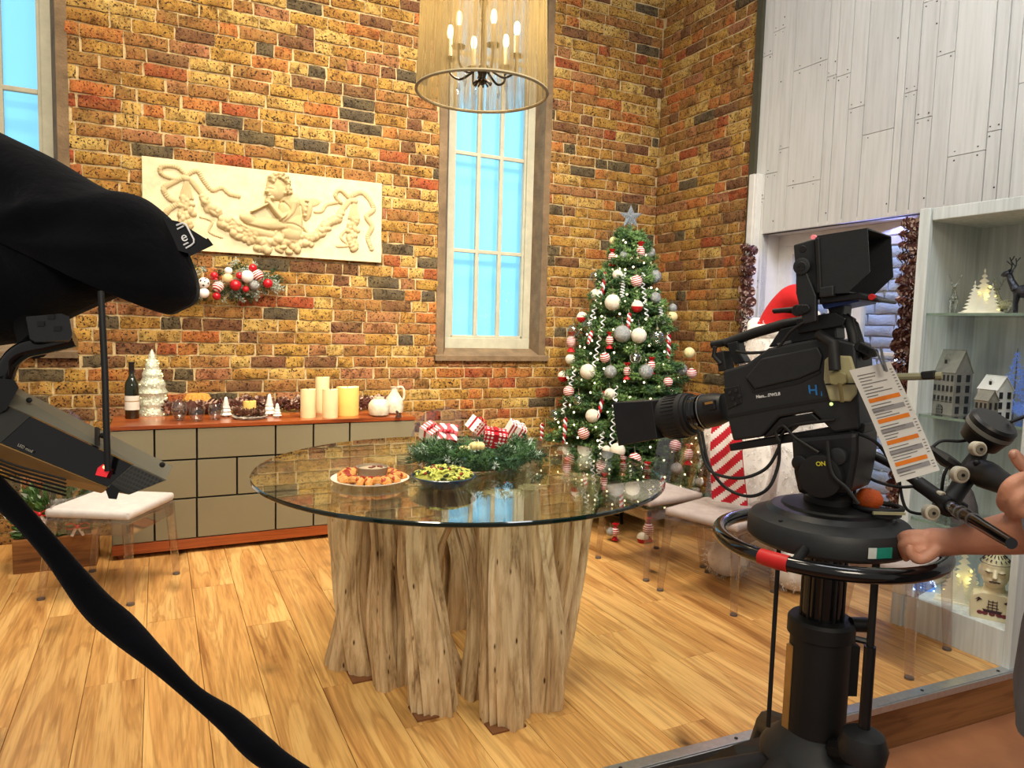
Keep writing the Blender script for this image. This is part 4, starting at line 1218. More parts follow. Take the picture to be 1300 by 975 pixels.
# ================================================================ clear chairs
ACR = glassmat('clear_acrylic', (.9, .87, .885, 1), .03, 1.5, .09)
PAD = pmat('seat_pad_grey', srgb(166, 152, 146), .85, var=.1, scale=25, bmp=.25, bscale=200)
PADW = pmat('seat_pad_pale', srgb(206, 200, 196), .85, var=.08, scale=25, bmp=.25, bscale=200)
def make_chair(label, c, rz, pad=PAD):
    """front of the seat is local -Y"""
    t = thing('clear_chair', label, 'chair', (c[0], c[1], 0), rz, 'clear acrylic chairs round the table')
    sw, sd, sz = .4, .4, .385
    mb = MB(); mb.box((0, 0, sz - .012), (sw, sd, .016), None, .007); mb.build('seat', ACR, t, True)
    ap = MB()
    for (cc, d) in (((0, -sd / 2 + .006, sz - .045), (sw - .03, .007, .055)), ((-sw / 2 + .006, 0, sz - .045), (.007, sd - .03, .055)), ((sw / 2 - .006, 0, sz - .045), (.007, sd - .03, .055))): ap.box(cc, d, None, .002)
    ap.build('apron', ACR, t)
    for (x, y, sx, sy) in ((-.18, -.18, -.02, -.02), (.18, -.18, .02, -.02), (-.17, .175, -.015, .05), (.17, .175, .015, .05)):
        m2 = MB()
        n = 4; ra, rb = .030, .021
        m2.m = Matrix.Translation((x, y, 0))
        vs = []
        for z, r_, ox, oy in ((sz - .02, ra, 0, 0), (.012, rb, sx, sy), (0, rb * .9, sx, sy)):
            for k in range(8):
                g = PI / 8 + k * PI / 4; rr_ = r_ * .72 / max(abs(math.cos(g)), abs(math.sin(g)))
                rr_ = min(rr_, r_ * .92)
                vs.append((ox + rr_ * math.cos(g), oy + rr_ * math.sin(g), z))
        fs = [(i * 8 + k, i * 8 + (k + 1) % 8, (i + 1) * 8 + (k + 1) % 8, (i + 1) * 8 + k) for i in range(2) for k in range(8)] + [tuple(range(16, 24))]
        m2.add(vs, fs)
        lg = m2.build('leg', ACR, t)
        MB().cyl((x + sx, y + sy, 0), (x + sx, y + sy, .008), .017, n=12).build('foot_cap', pmat('foot_rubber', srgb(96, 86, 80), .5), lg)
    # rounded curved back
    W, Hb = .19, .46
    vs = []; fs = []
    NU, NV = 18, 14
    for side in (0, 1):
        for j in range(NV + 1):
            q = j / NV; z = sz + .02 + q * Hb
            half = W * (1.0 if q < .55 else math.sqrt(max(0.0, 1 - ((q - .55) / .45) ** 2.2)) )
            half = max(half, .004)
            for i in range(NU + 1):
                u = -half + 2 * half * i / NU
                y = sd / 2 + .005 + q * .09 - .05 * (u / W) ** 2 + (.007 if side else 0)
                vs.append((u, y, z))
    K = (NU + 1) * (NV + 1)
    for j in range(NV):
        for i in range(NU):
            a = j * (NU + 1) + i
            fs.append((a, a + 1, a + NU + 2, a + NU + 1)); fs.append((K + a, K + a + NU + 1, K + a + NU + 2, K + a + 1))
    for j in range(NV):
        for i in (0, NU):
            a = j * (NU + 1) + i; fs.append((a, a + NU + 1, K + a + NU + 1, K + a))
    for i in range(NU):
        for j in (0, NV):
            a = j * (NU + 1) + i; fs.append((a, a + 1, K + a + 1, K + a))
    MB().add(vs, fs).build('backrest', ACR, t, True, 50)
    br = MB()
    for x in (-.165, .165): br.tube([(x, sd / 2 - .015, sz - .02), (x, sd / 2 - .01, sz + .05)], .014, 8)
    br.build('back_post', ACR, t, True)
    cu = MB(); cu.box((0, -.003, sz + .018), (sw - .005, sd - .01, .04), None, .016); cp = cu.build('seat_pad', pad, t, True, 60)
    tb = MB()
    for x in (-.17, .17):
        tb.tube(bez([(x, .185, sz + .015), (x * 1.04, .20, sz - .03), (x * 1.0, .205, sz - .1)], 4), .0035, 6)
    tb.build('tie_ribbon', pad, cp)
    return t
def chair_from(front, back, label, pad=PAD):
    """front/back: pairs of floor pixels under the legs"""
    f = sum((F(*q) for q in front), Vector()) / 2; b = sum((F(*q) for q in back), Vector()) / 2
    c = (f + b) / 2; d = f - b
    return make_chair(label, c, math.atan2(d.y, d.x) + PI / 2, pad)
chair_from([(850, 753), (919, 777)], [(902, 730), (970, 752)], 'clear chair with grey pad standing right of the table by the bear')
chair_from([(767, 711), (809, 735)], [(834, 696), (885, 722)], 'clear chair between the table edge and the Christmas tree')
chair_from([(127, 752), (220, 741)], [(61, 760), (164, 729)], 'clear chair with pale pad in front of the planter box', PADW)
ce = make_chair('clear chair behind the camera pedestal beside the shelf unit', ((F(1096, 858) + F(1200, 843)) / 2 + Vector((.09, .19, 0))).xy, 0)
ce.rotation_euler.z = .25
bt = P(562, 516, 2, .865)
make_chair('clear chair with a rounded back beyond the far table edge', (bt.x - .05, bt.y - .27), -.25)
# ================================================================ Christmas tree
TB = Vector((2.86, 4.02, 0)); TH = 1.98
def trad(z):                      # envelope radius of the tree at height z
    q = max(0.0, min(1.0, (z - .12) / (TH - .12)))
    return .585 * (1 - q) ** .82 + .04
ct = thing('christmas_tree', 'tall decorated Christmas tree in the brick corner', 'tree', TB)
MB().tube([(0, 0, 0.0), (0, 0, 1.0), (0, 0, TH - .03)], [.035, .024, .006], 10).build('trunk', pmat('tree_trunk', srgb(70, 50, 34), .9), ct)
st = MB()
for k in range(3):
    a = k * 2.094; st.tube([(0, 0, .12), (.12 * math.cos(a), .12 * math.sin(a), .05), (.24 * math.cos(a), .24 * math.sin(a), .012)], .012, 8)
st.build('tree_stand', pmat('stand_dark', srgb(34, 38, 34), .6), ct)
r2 = random.Random(77)
segA = []; segB = []; twigs = MB()
z = .2
while z < TH - .02:
    L = trad(z); nb = max(5, int(7 + 19 * L))
    off = r2.uniform(0, 6.28)
    for i in range(nb):
        a = off + 2 * PI * i / nb + r2.uniform(-.2, .2)
        l = L * r2.uniform(.82, 1.06)
        up = .16 + .5 * (z / TH) ** 2
        e = Vector((math.cos(a) * l, math.sin(a) * l, z + l * up * .45 - .06 * l + r2.uniform(-.03, .03)))
        s = Vector((0, 0, z + r2.uniform(-.02, .02)))
        mid = (s + e) / 2 + Vector((0, 0, .02))
        twigs.tube([s, mid, e], [.006, .005, .002], 4, False)
        d = (e - s).normalized(); sd = d.cross(Vector((0, 0, 1))).normalized()
        pts = [s + (e - s) * q for q in (.3, .45, .58, .7, .8, .9, 1.0)]
        (segA if r2.random() < .5 else segB).append((s + (e - s) * .25, e))
        for j, p_ in enumerate(pts[:-1]):
            for sg in (-1, 1):
                tl = (.06 + .16 * L) * (1.05 - j * .11) * r2.uniform(.7, 1.2)
                q_ = p_ + (d * .75 + sd * sg * .8 + Vector((0, 0, r2.uniform(-.25, .3)))).normalized() * tl
                (segA if r2.random() < .5 else segB).append((p_, q_))
    z += .062 + .02 * (1 - z / TH)
segA.append((Vector((0, 0, TH - .2)), Vector((0, 0, TH)))); segB.append((Vector((0, 0, TH - .2)), Vector((0, 0, TH))))
tag(twigs.build('twigs', pmat('twig_brown', srgb(62, 46, 30), .9), ct), kind='stuff')
TG1 = pmat('fir_dark', srgb(58, 92, 48), .5, var=.3, scale=6); TG2 = pmat('fir_mid', srgb(108, 142, 74), .5, var=.3, scale=6)
needle_obj('needles', [(*needles(segA, 420, .036, .006, 5, .9), 0), (*needles(segB, 420, .036, .006, 6, .9), 1)], [TG1, TG2], ct)
TOPX = Vector((AX_R.x, AX_R.y, 0)).normalized()
def tree_hit(px, py, k=.97):
    """front surface of the tree cone along a pixel's ray"""
    r = ray(px, py); best = None
    for i in range(400):
        p = CAM + r * (3.6 + i * .005)
        d = math.hypot(p.x - TB.x, p.y - TB.y) - trad(p.z) * k
        if d < 0: return p
        if best is None or d < best[0]: best = (d, p)
    return best[1]
# star
p = D(793, 282, proj(TB + Vector((0, 0, TH)))[2])
t = thing('star_topper', 'silver glitter star on the tip of the Christmas tree', 'star', TB + Vector((0, 0, TH - .01)))
SGL = pmat('silver_glitter', srgb(150, 158, 168), .35, .7, .6, 160, 1.0, 200)
mb = MB(); vs = []
for k in range(10):
    a = PI / 2 + k * PI / 5; r_ = .082 if k % 2 == 0 else .036
    vs.append(TOPX * (r_ * math.cos(a)) + Vector((0, 0, .075 + r_ * math.sin(a))))
nv = TOPX.cross(Vector((0, 0, 1))).normalized()
mb.add(vs + [Vector((0, 0, .075)) + nv * .02, Vector((0, 0, .075)) - nv * .02], [(k, (k + 1) % 10, 10) for k in range(10)] + [((k + 1) % 10, k, 11) for k in range(10)])
mb.build('star', SGL, t)
MB().cyl((0, 0, -.03), (0, 0, .04), .008, n=8).build('clip', SGL, t)
# ornaments
OW = pmat('bauble_white', srgb(226, 218, 198), .75, var=.08, scale=90, bmp=.7, bscale=220)
OC = pmat('bauble_cream', srgb(226, 208, 150), .6, var=.08, scale=60, bmp=.4, bscale=200)
OS = pmat('bauble_silver', srgb(168, 172, 170), .35, .6, .4, 150, .8, 220)
OR_ = pmat('bauble_red', srgb(176, 18, 30), .22, var=.1)
OG = glassmat('bauble_clear', (.8, .85, .84, 1), .03, 1.5, .14)
STR = pattern_mat('bauble_striped', 'ringz', srgb(172, 22, 34), srgb(238, 228, 218), 24)
GOLDC = pmat('ornament_cap', srgb(190, 180, 150), .3, .8)
TWIST = pattern_mat('twist_stripe', 'diag', srgb(238, 228, 218), srgb(172, 22, 34), 17)
LPX = 5.0 / FPX
def ball_mesh(mat, r, two=None):
    mb = MB(); mb.sph((0, 0, 0), r, 18, 12)
    if two is not None:
        mb.mi = [0 if sum(mb.v[i][2] for i in f) / len(f) > r * .1 else 1 for f in mb.f]
        return mb.mesh('bauble', [mat, two], True)
    return mb.mesh('bauble', mat, True)
ordn = ['topmost', 'second-highest', 'third-highest', 'fourth-highest', 'fifth-highest', 'sixth-highest', 'seventh-highest', 'eighth-highest', 'ninth-highest', 'tenth-highest', 'eleventh-highest', 'twelfth-highest', 'thirteenth-highest', 'fourteenth-highest', 'fifteenth-highest', 'sixteenth-highest', 'seventeenth-highest', 'eighteenth-highest', 'nineteenth-highest', 'twentieth-highest', 'twenty-first-highest', 'twenty-second-highest', 'twenty-third-highest', 'twenty-fourth-highest', 'twenty-fifth-highest']
ORN = {
 'w': ('bauble', 'bauble', 'knitted white bauble on the Christmas tree', 'white baubles on the tree', [(784, 349, 6), (778, 384, 9.5), (756, 374, 6.5), (811, 426, 9), (724, 456, 6), (746, 472, 9), (752, 528, 8), (774, 500, 6.5), (796, 535, 6.5), (742, 587, 9), (784, 572, 9), (770, 571, 5), (802, 634, 9), (888, 612, 5)]),
 'c': ('bauble', 'bauble', 'cream yellow bauble on the Christmas tree', 'cream baubles on the tree', [(853, 402, 6.5), (875, 448, 6.5), (891, 571, 7), (779, 306, 5)]),
 's': ('bauble', 'bauble', 'silver glitter bauble on the Christmas tree', 'silver baubles on the tree', [(790, 424, 10), (825, 321, 6.5), (831, 351, 8), (832, 378, 6.5), (775, 472, 7.5), (820, 472, 8.5), (865, 469, 7), (854, 391, 5), (792, 324, 5), (770, 594, 7.5), (859, 595, 7), (779, 638, 10), (775, 675, 5)]),
 'g': ('bauble', 'bauble', 'clear glass bauble on the Christmas tree', 'clear glass baubles on the tree', [(757, 352, 7.5), (834, 429, 10), (807, 454, 7), (728, 420, 7.5), (747, 413, 6.5), (735, 508, 6.5), (705, 528, 8), (815, 597, 8), (823, 635, 9)]),
 'r': ('bauble', 'bauble', 'red bauble with white top on the Christmas tree', 'red baubles on the tree', [(809, 389, 7), (739, 403, 6.5), (715, 478, 6.5), (713, 572, 5.5), (816, 683, 7)]),
 'p': ('bauble', 'bauble', 'red and white striped bauble on the Christmas tree', 'striped baubles on the tree', [(768, 454, 6), (878, 474, 6), (848, 485, 5.5), (741, 550, 7), (806, 583, 7.5), (857, 566, 7), (724, 583, 6), (808, 357, 7), (722, 497, 6.5)]),
 'k': ('candy_ornament', 'ornament', 'red wrapped sweet ornament hanging on the Christmas tree', 'sweet ornaments on the tree', [(777, 327, 5), (813, 320, 6), (725, 434, 6), (774, 432, 5), (796, 471, 5), (827, 464, 5), (791, 593, 5), (822, 597, 5), (874, 577, 6), (781, 675, 5), (823, 672, 7)]),
 't': ('twisted_ornament', 'ornament', 'red and white twisted stick ornament on the Christmas tree', 'twisted sticks on the tree', [(766, 363, 16), (798, 410, 11), (849, 440, 14), (749, 429, 8), (763, 514, 16), (717, 547, 15), (688, 549, 10)]),
 'y': ('curl_ribbon', 'ribbon', 'white curled ribbon trailing down the Christmas tree', 'curled ribbons on the tree', [(818, 375, 26), (759, 440, 34), (779, 530, 36), (762, 575, 24), (757, 385, 26), (791, 362, 14), (839, 395, 14), (722, 497, 26)]),
}
RIBM = pmat('curl_ribbon_white', srgb(224, 226, 226), .35, var=.05)
for key, (nm, cat, lab, grp, lst) in ORN.items():
    lst = sorted(lst, key=lambda q: q[1])
    for k, (px, py, rp) in enumerate(lst):
        h = tree_hit(px, py, 1.0)
        zz = proj(h)[2]; r_ = rp / FPX * zz * 1.1
        t = thing(nm, ordn[k] + ' ' + lab, cat, h, 0, grp)
        if key in 'wcsgrp':
            if key == 'r': me = ball_mesh(OW, r_, OR_)
            else: me = ball_mesh({'w': OW, 'c': OC, 's': OS, 'g': OG, 'p': STR}[key], r_)
            o = link('ball', me, t)
            if key == 'p': o.rotation_euler = (R.uniform(-.3, .3), R.uniform(-.4, .4), 0)
            MB().cyl((0, 0, r_ * .95), (0, 0, r_ * 1.15), r_ * .16, n=8).build('cap', GOLDC, t)
            MB().tube([(0, 0, r_ * 1.1), (0, .01, r_ * 2.0)], .0012, 4).build('hanger', GOLDC, t)
        elif key == 'k':
            s = r_
            MB().sph((0, 0, 0), (s * .9, s * .9, s * 1.2), 12, 8).build('sweet', STR, t, True)
            for sg in (-1, 1): MB().lathe([(s * .2, 0), (s * .45, s * .3), (s * .85, s * .9), (s * .7, s * .95)], 8, Matrix.Translation((0, 0, sg * s * 1.0)) @ Matrix.Diagonal((1, 1, sg, 1))).build('wrapper_end', OR_, t)
        elif key == 't':
            hl = r_
            mb = MB(); n = 26
            for i in range(2):
                pts = [(.007 * math.cos(j * .75 + i * PI), .007 * math.sin(j * .75 + i * PI), hl - 2 * hl * j / n) for j in range(n + 1)]
                mb.cur = i; mb.tube(pts, [.008 * min(1, .35 + (n - j) / n * 1.3) for j in range(n + 1)], 7)
            o = mb.build('twisted_stick', [RIBM, OR_], t, True)
            o.rotation_euler = (0, R.uniform(-.1, .45), .45)
            MB().tube([(0, 0, hl), (0, .01, hl + .03)], .0012, 4).build('hanger', GOLDC, t)
        else:
            hl = r_; n = 60; mb = MB()
            pts = []
            for j in range(n + 1):
                z_ = hl - 2 * hl * j / n
                dr = trad(h.z + z_) - trad(h.z)
                out = (Vector((h.x - TB.x, h.y - TB.y, 0))).normalized() * dr
                pts.append(out + TOPX * (.012 * math.sin(j * .9)) + nv * (.012 * math.cos(j * .9)) + Vector((0, 0, z_)))
            mb.tube(pts, .0042, 5); mb.build('ribbon_curl', RIBM, t, True)
# fairy lights
t = thing('tree_fairy_lights', 'string of tiny warm fairy lights wound through the Christmas tree', 'lights', TB)
mb = MB(); wire = []
for i in range(330):
    q = i / 330; zz = .22 + q * (TH - .32); a = i * .377 + R.uniform(-.12, .12)
    r_ = trad(zz) * R.uniform(.8, 1.0)
    c = (r_ * math.cos(a), r_ * math.sin(a), zz + R.uniform(-.03, .03)); wire.append(c)
    mb.sph(c, .0075, 6, 4)
tag(mb.build('bulbs', pmat('fairy_warm', (1, .9, .62, 1), .5, emit=(1, .86, .52, 1), es=5.0), t), kind='stuff')
MB().tube(wire, .0016, 4, False).build('wire', pmat('wire_green', srgb(30, 50, 30), .6), t)

# ================================================================ drum lamp
lc0 = D(612, 112, 2.62)
LR = 83 / FPX * 2.62; LZ = lc0.z - .02; LHT = .46
lp = thing('drum_chandelier', 'pleated organza drum lamp with crystal chandelier over the table', 'lamp', (lc0.x, lc0.y, LZ))
m = bpy.data.materials.new('organza'); m.use_nodes = True
nt = m.node_tree; nt.nodes.clear()
out = nt.nodes.new('ShaderNodeOutputMaterial'); tr_ = nt.nodes.new('ShaderNodeBsdfTransparent'); df = nt.nodes.new('ShaderNodeBsdfDiffuse'); tl = nt.nodes.new('ShaderNodeBsdfTranslucent')
mx = nt.nodes.new('ShaderNodeMixShader'); mx2 = nt.nodes.new('ShaderNodeMixShader')
df.inputs[0].default_value = srgb(158, 140, 100); tl.inputs[0].default_value = srgb(186, 160, 108)
n = noise(nt, coords(nt, 'Object', (60, 60, 1.0)), 1.3, 3)
lk(nt, ramp(nt, n, [(0.38, (.4, .4, .4, 1)), (0.6, (.92, .92, .92, 1))]), mx.inputs[0])
mx2.inputs[0].default_value = .45
lk(nt, df.outputs[0], mx2.inputs[1]); lk(nt, tl.outputs[0], mx2.inputs[2])
lk(nt, tr_.outputs[0], mx.inputs[1]); lk(nt, mx2.outputs[0], mx.inputs[2]); lk(nt, mx.outputs[0], out.inputs[0])
n = 240
mb = MB(); vs = []
for zz, k in ((0, 1.0), (LHT * .5, .965), (LHT, .93)):
    for i in range(n):
        a = 2 * PI * i / n; r_ = LR * k * (1 + .009 * math.sin(i * PI / 2.0) + .004 * math.sin(i * 1.3))
        vs.append((r_ * math.cos(a), r_ * math.sin(a), zz))
mb.add(vs, [(j * n + i, j * n + (i + 1) % n, (j + 1) * n + (i + 1) % n, (j + 1) * n + i) for j in range(2) for i in range(n)])
mb.build('shade', m, lp, True)
NIC = pmat('dark_nickel', srgb(70, 64, 58), .25, .9)
TRIMC = pmat('shade_trim', srgb(150, 136, 104), .7)
for zz, k in ((.004, 1.0), (LHT - .004, .93)):
    MB().tube([(LR * k * math.cos(2 * PI * i / 64), LR * k * math.sin(2 * PI * i / 64), zz) for i in range(64)], .006, 6, closed=True).build('shade_ring', TRIMC, lp, True)
MB().lathe([(.004, .03), (.016, .04), (.012, .06), (.02, .08), (.009, .1), (.009, .3), (.02, .33), (.006, .36), (.006, .9)], 14).build('stem', NIC, lp, True)
for i in range(12):
    a = 2 * PI * i / 12; MB().tube([(0, 0, .06), (.035 * math.cos(a), .035 * math.sin(a), .035)], .0035, 5).build('finial_spike', NIC, lp)
CRY = glassmat('crystal', (.9, .92, .94, 1), .01, 1.6, .12)
BULB = pmat('bulb_glow', (1, .86, .6, 1), .4, emit=(1, .8, .45, 1), es=14)
for i in range(6):
    a = 2 * PI * i / 6 + .4; ca, sa = math.cos(a), math.sin(a)
    f = lambda r_, z_: (r_ * ca, r_ * sa, z_)
    ar = MB().tube(bez([f(.012, .1), f(.05, .07), f(.085, .055), f(.12, .075), f(.125, .12)], 6), .0045, 7).build('arm', NIC, lp, True)
    MB().lathe([(.004, 0), (.024, .006), (.026, .012), (.01, .012)], 14, Matrix.Translation(f(.125, .12))).build('drip_pan', NIC, ar, True)
    MB().cyl(f(.125, .13), f(.125, .2), .009, n=10).build('candle_sleeve', pmat('sleeve_ivory', srgb(230, 218, 186), .5), ar, True)
    bb = MB().sph(f(.125, .225), (.012, .012, .026), 10, 8).build('bulb', BULB, ar, True)
    cr = MB(); cr.lathe([(.001, -.05), (.009, -.03), (.004, -.01), (.001, 0)], 6, Matrix.Translation(f(.09, .05))); cr.sph(f(.09, .056), .005, 6, 4)
    cr.build('crystal_drop', CRY, ar)
L = bpy.data.lights.new('lamp_glow', 'POINT'); L.energy = 9; L.color = (1, .8, .5); L.shadow_soft_size = .08
o = bpy.data.objects.new('lamp_glow', L); COL.objects.link(o); o.parent = lp; o.location = (0, 0, .26)

# ================================================================ wall swag over the sideboard
gw = thing('wall_swag', 'frosted evergreen swag with red and white baubles under the plaque', 'garland', (P(255, 358, 1, WY - .06).x, WY - .06, P(255, 358, 1, WY - .06).z))
g0 = gw.location.copy()
segs = []; seg3 = []; r2 = random.Random(31)
for i in range(190):
    px = r2.uniform(150, 350); hw = 24 * max(.15, 1 - (abs(px - 265) / 100) ** 2)
    py = 358 + r2.uniform(-1, 1) * hw + (px - 265) * -.02
    c = P(px, py, 1, WY - .06 + r2.uniform(-.02, .02)) - g0
    a = r2.uniform(-.9, .9) + (0 if px > 265 else PI)
    d = Vector((math.cos(a), r2.uniform(-.6, .2), math.sin(a))).normalized() * r2.uniform(.03, .07)
    (seg3 if r2.random() < .3 else segs).append((c, c + d))
needle_obj('foliage', [(*needles(segs, 520, .026, .0045, 8), 0), (*needles(seg3, 520, .026, .0045, 9), 1)], [NG1, NG3], gw)
OWH = pmat('gloss_white', srgb(238, 232, 226), .2, var=.03)
DOT = pattern_mat('bauble_dots', 'dots', srgb(238, 230, 222), srgb(60, 50, 50), 40)
for px, py, rp, mt in ((259, 359, 7, DOT), (277, 364, 7, STR), (259, 372, 6.5, OWH), (289, 353, 6, OC), (299, 362, 7, OR_), (314, 351, 8, OWH), (327, 349, 7, STR), (323, 362, 6.5, OS), (290, 344, 5, OWH), (272, 350, 5, OR_), (275, 376, 5, OR_), (340, 360, 6, OR_), (321, 340, 5, OR_), (312, 367, 4, OR_), (164, 372, 5, STR), (180, 374, 5, OR_), (200, 368, 6, OWH), (215, 362, 6, OR_), (235, 364, 7, OWH), (304, 350, 4.5, OR_)):
    c = P(px, py, 1, WY - .115); o = MB().sph((0, 0, 0), rp / FPX * proj(c)[2], 16, 10).build('bauble', mt, gw, True)
    o.location = c - g0; o.rotation_euler = (R.uniform(-.6, .6), R.uniform(-.6, .6), 0)
for px, py in ((272, 354), (322, 340), (341, 359)): bow(gw, P(px, py, 1, WY - .12) - g0, .022, [RED, RIBW], (1.2, 0, R.uniform(-1, 1)))

# ================================================================ hanging pinecone garlands by the doorway
def hang(px0, py0, px1, py1, X, n, lab, seed):
    a = P(px0, py0, 0, X); b = P(px1, py1, 0, X)
    t = thing('hanging_pinecone_garland', lab, 'garland', (a.x, a.y, 0), 0, 'pinecone garlands by the doorway')
    r2 = random.Random(seed)
    MB().tube([(0, 0, a.z + .03), (0, b.y - a.y, b.z)], .003, 5).build('cord', pmat('cord_brown', srgb(70, 50, 36), .9), t)
    for i in range(n):
        q = i / (n - 1)
        for k in range(2):
            link('pinecone', r2.choice(CONESR), t, (r2.uniform(-.012, .012) - .012, (b.y - a.y) * q + (k - .5) * .05 + r2.uniform(-.01, .01), a.z + (b.z - a.z) * q + k * .018), (PI / 2 + r2.uniform(-.5, .5), r2.uniform(-.4, .4), r2.uniform(-.7, .7)), [r2.uniform(.8, 1.05)] * 3)
hang(951, 318, 938, 640, WX - .1, 26, 'hanging pinecone garland at the brick side of the doorway', 3)
xg = 3.25
hang(1160, 288, 1139, 690, xg, 30, 'hanging pinecone garland beside the shelf unit', 4)
# ================================================================ display shelf unit
m, nt, b = newmat('limed_wood')
g = noise(nt, coords(nt, 'World', (40, 40, 2.0)), 1.2, 5)
lk(nt, ramp(nt, g, [(0.3, srgb(190, 196, 192)), (0.7, srgb(220, 226, 222))]), b.inputs['Base Color']); b.inputs['Roughness'].default_value = .55
LIME = m
SX, SXB, SYL, SYR, STZ = 2.98, 3.38, 2.03, 1.535, 1.845
su = thing('shelf_unit', 'pale limed open shelf unit at the right edge', 'shelf', (0, 0, 0))
cx, cy = (SX + SXB) / 2, (SYL + SYR) / 2
MB().box((cx, SYL - .014, STZ / 2), (SXB - SX - .002, .028, STZ - .002), None, .003).build('side_panel', LIME, su)
MB().box((cx, SYR + .014, STZ / 2), (SXB - SX, .028, STZ), None, .003).build('side_panel', LIME, su)
MB().box((SXB - .01, cy, STZ / 2), (.018, SYL - SYR - .056, STZ)).build('back_panel', LIME, su)
MB().box((cx, cy, STZ - .025), (SXB - SX, SYL - SYR - .056, .05), None, .003).build('top_panel', LIME, su)
MB().box((cx, cy, .075), (SXB - SX, SYL - SYR - .056, .15), None, .003).build('plinth', LIME, su)
MB().box((SX - .005, SYL - .02, STZ / 2 + .0015), (.022, .05, STZ + .003), None, .003).build('front_stile', LIME, su)
MB().box((SX - .003, cy - .026, STZ - .025), (.018, SYL - SYR - .05, .052), None, .003).build('front_rail', LIME, su)
SHG = glassmat('shelf_glass', (.9, .95, .92, 1), .01, 1.5, .04)
for z in (1.40, .96, .50):
    mb = MB(); mb.box((cx + .0, cy, z - .005), (SXB - SX - .03, SYL - SYR - .06, .01)); mb.build('glass_shelf', SHG, su)
    MB().box((SX + .012, cy, z - .005), (.004, SYL - SYR - .06, .011)).build('shelf_edge', pmat('green_glass_edge', srgb(120, 140, 124), .1), su)
def on_s(px, X, z): return Vector((X, P(px, 470, 0, X).y, z))
# cut-out lit trees
PLY = pmat('cutout_white', srgb(232, 228, 206), .6, var=.04)
LEDY = pmat('led_yellow', (1, .86, .25, 1), .5, emit=(1, .84, .22, 1), es=3)
def jag(h, w, n):
    pts = [(0, h)]
    for s in (1, -1):
        side = []
        for i in range(n):
            q = (i + .6) / n
            side.append((s * w * q, h * (1 - q) - h * .012)); side.append((s * w * (q - .40 * (q + .2)), h * (1 - q) - h * .045))
        if s == -1: side = side[::-1]; pts = pts[:1 + 2 * n] + [(w * .3, 0), (-w * .3, 0)] + side
        else: pts += side
    return pts
def cut_tree(lab, p, h, face):
    t = thing('cutout_tree', lab, 'ornament', p, face, 'lit cutout trees on the shelves')
    for (x, y, k, nm) in ((0, .03, 1.0, 'tree_layer'), (-h * .16, 0, .72, 'tree_layer'), (h * .17, .006, .66, 'tree_layer'), (.0, -.03, .45, 'tree_layer')):
        o = MB().prism(jag(h * k, h * .34 * k, 9), 1, -.002, .002).build(nm, PLY, t); o.location = (x, y, .006)
    MB().box((0, 0, .003), (h * .85, .085, .006)).build('base', PLY, t)
    mb = MB()
    for (x, z) in ((.25, .16), (.22, .36), (.12, .55), (-.2, .2), (-.08, .42), (.3, .05), (-.28, .1)): mb.sph((x * h, .018, z * h + .01), .006, 8, 6)
    tag(mb.build('led_bulbs', LEDY, t), kind='stuff')
    L = bpy.data.lights.new('led_glow', 'POINT'); L.energy = .09; L.color = (1, .82, .25); L.shadow_soft_size = .02
    o = bpy.data.objects.new('led_glow', L); COL.objects.link(o); o.parent = t; o.location = (h * .12, .016, h * .4)
FACE = math.radians(-62)
cut_tree('white cutout tree glowing yellow on the top glass shelf', on_s(1240, 3.12, 1.40), .19, FACE)
cut_tree('white cutout tree glowing yellow beside the painted bust', on_s(1244, 3.12, .15) + Vector((0, .0, 0)), .235, FACE)
# glitter reindeer
GLIT = pmat('glitter_pewter', srgb(176, 182, 174), .3, .6, .7, 150, 1.0, 260)
def deer(lab, p, s, face, lying=False, mat=GLIT):
    t = thing('glitter_reindeer', lab, 'figurine', p, face, 'silver reindeer on the top shelf')
    mb = MB(); bz = .32 * s if lying else .55 * s
    mb.sph((0, 0, bz), (.34 * s, .15 * s, .17 * s), 14, 9)
    for sx in (-1, 1):
        for sy in (-1, 1):
            x = sx * .22 * s; y = sy * .08 * s
            if lying: mb.tube([(x, y, bz - .05 * s), (x + .1 * s, y * 1.8, .06 * s), (x + .28 * s, y * 1.8, .04 * s)], [.06 * s, .045 * s, .03 * s], 7)
            else: mb.tube([(x, y, bz - .05 * s), (x + sx * .02 * s, y, .26 * s), (x, y, 0)], [.07 * s, .035 * s, .028 * s], 7)
    mb.tube([(.26 * s, 0, bz + .05 * s), (.38 * s, 0, bz + .28 * s), (.42 * s, 0, bz + .42 * s)], [.11 * s, .08 * s, .07 * s], 9)
    mb.build('body', mat, t, True)
    hd = MB(); hd.sph((.48 * s, 0, bz + .45 * s), (.14 * s, .07 * s, .075 * s), 10, 7, (0, .35, 0))
    for sy in (-1, 1): hd.sph((.4 * s, sy * .09 * s, bz + .52 * s), (.03 * s, .06 * s, .03 * s), 7, 5)
    hd.build('head', mat, t, True)
    for sy in (-1, 1):
        an = MB()
        an.tube(bez([(.4 * s, sy * .03 * s, bz + .5 * s), (.34 * s, sy * .13 * s, bz + .66 * s), (.38 * s, sy * .2 * s, bz + .84 * s)], 4), .016 * s, 5)
        an.tube([(.35 * s, sy * .11 * s, bz + .64 * s), (.46 * s, sy * .14 * s, bz + .76 * s)], .013 * s, 5)
        an.tube([(.36 * s, sy * .16 * s, bz + .73 * s), (.28 * s, sy * .2 * s, bz + .86 * s)], .013 * s, 5)
        an.build('antler', mat, t, True)
deer('silver glitter reindeer facing forward at the left of the top shelf', on_s(1204, 3.13, 1.40), .12, math.radians(-150))
deer('silver reindeer lying beside the glowing cutout tree', on_s(1272, 3.18, 1.40), .13, math.radians(80), True)
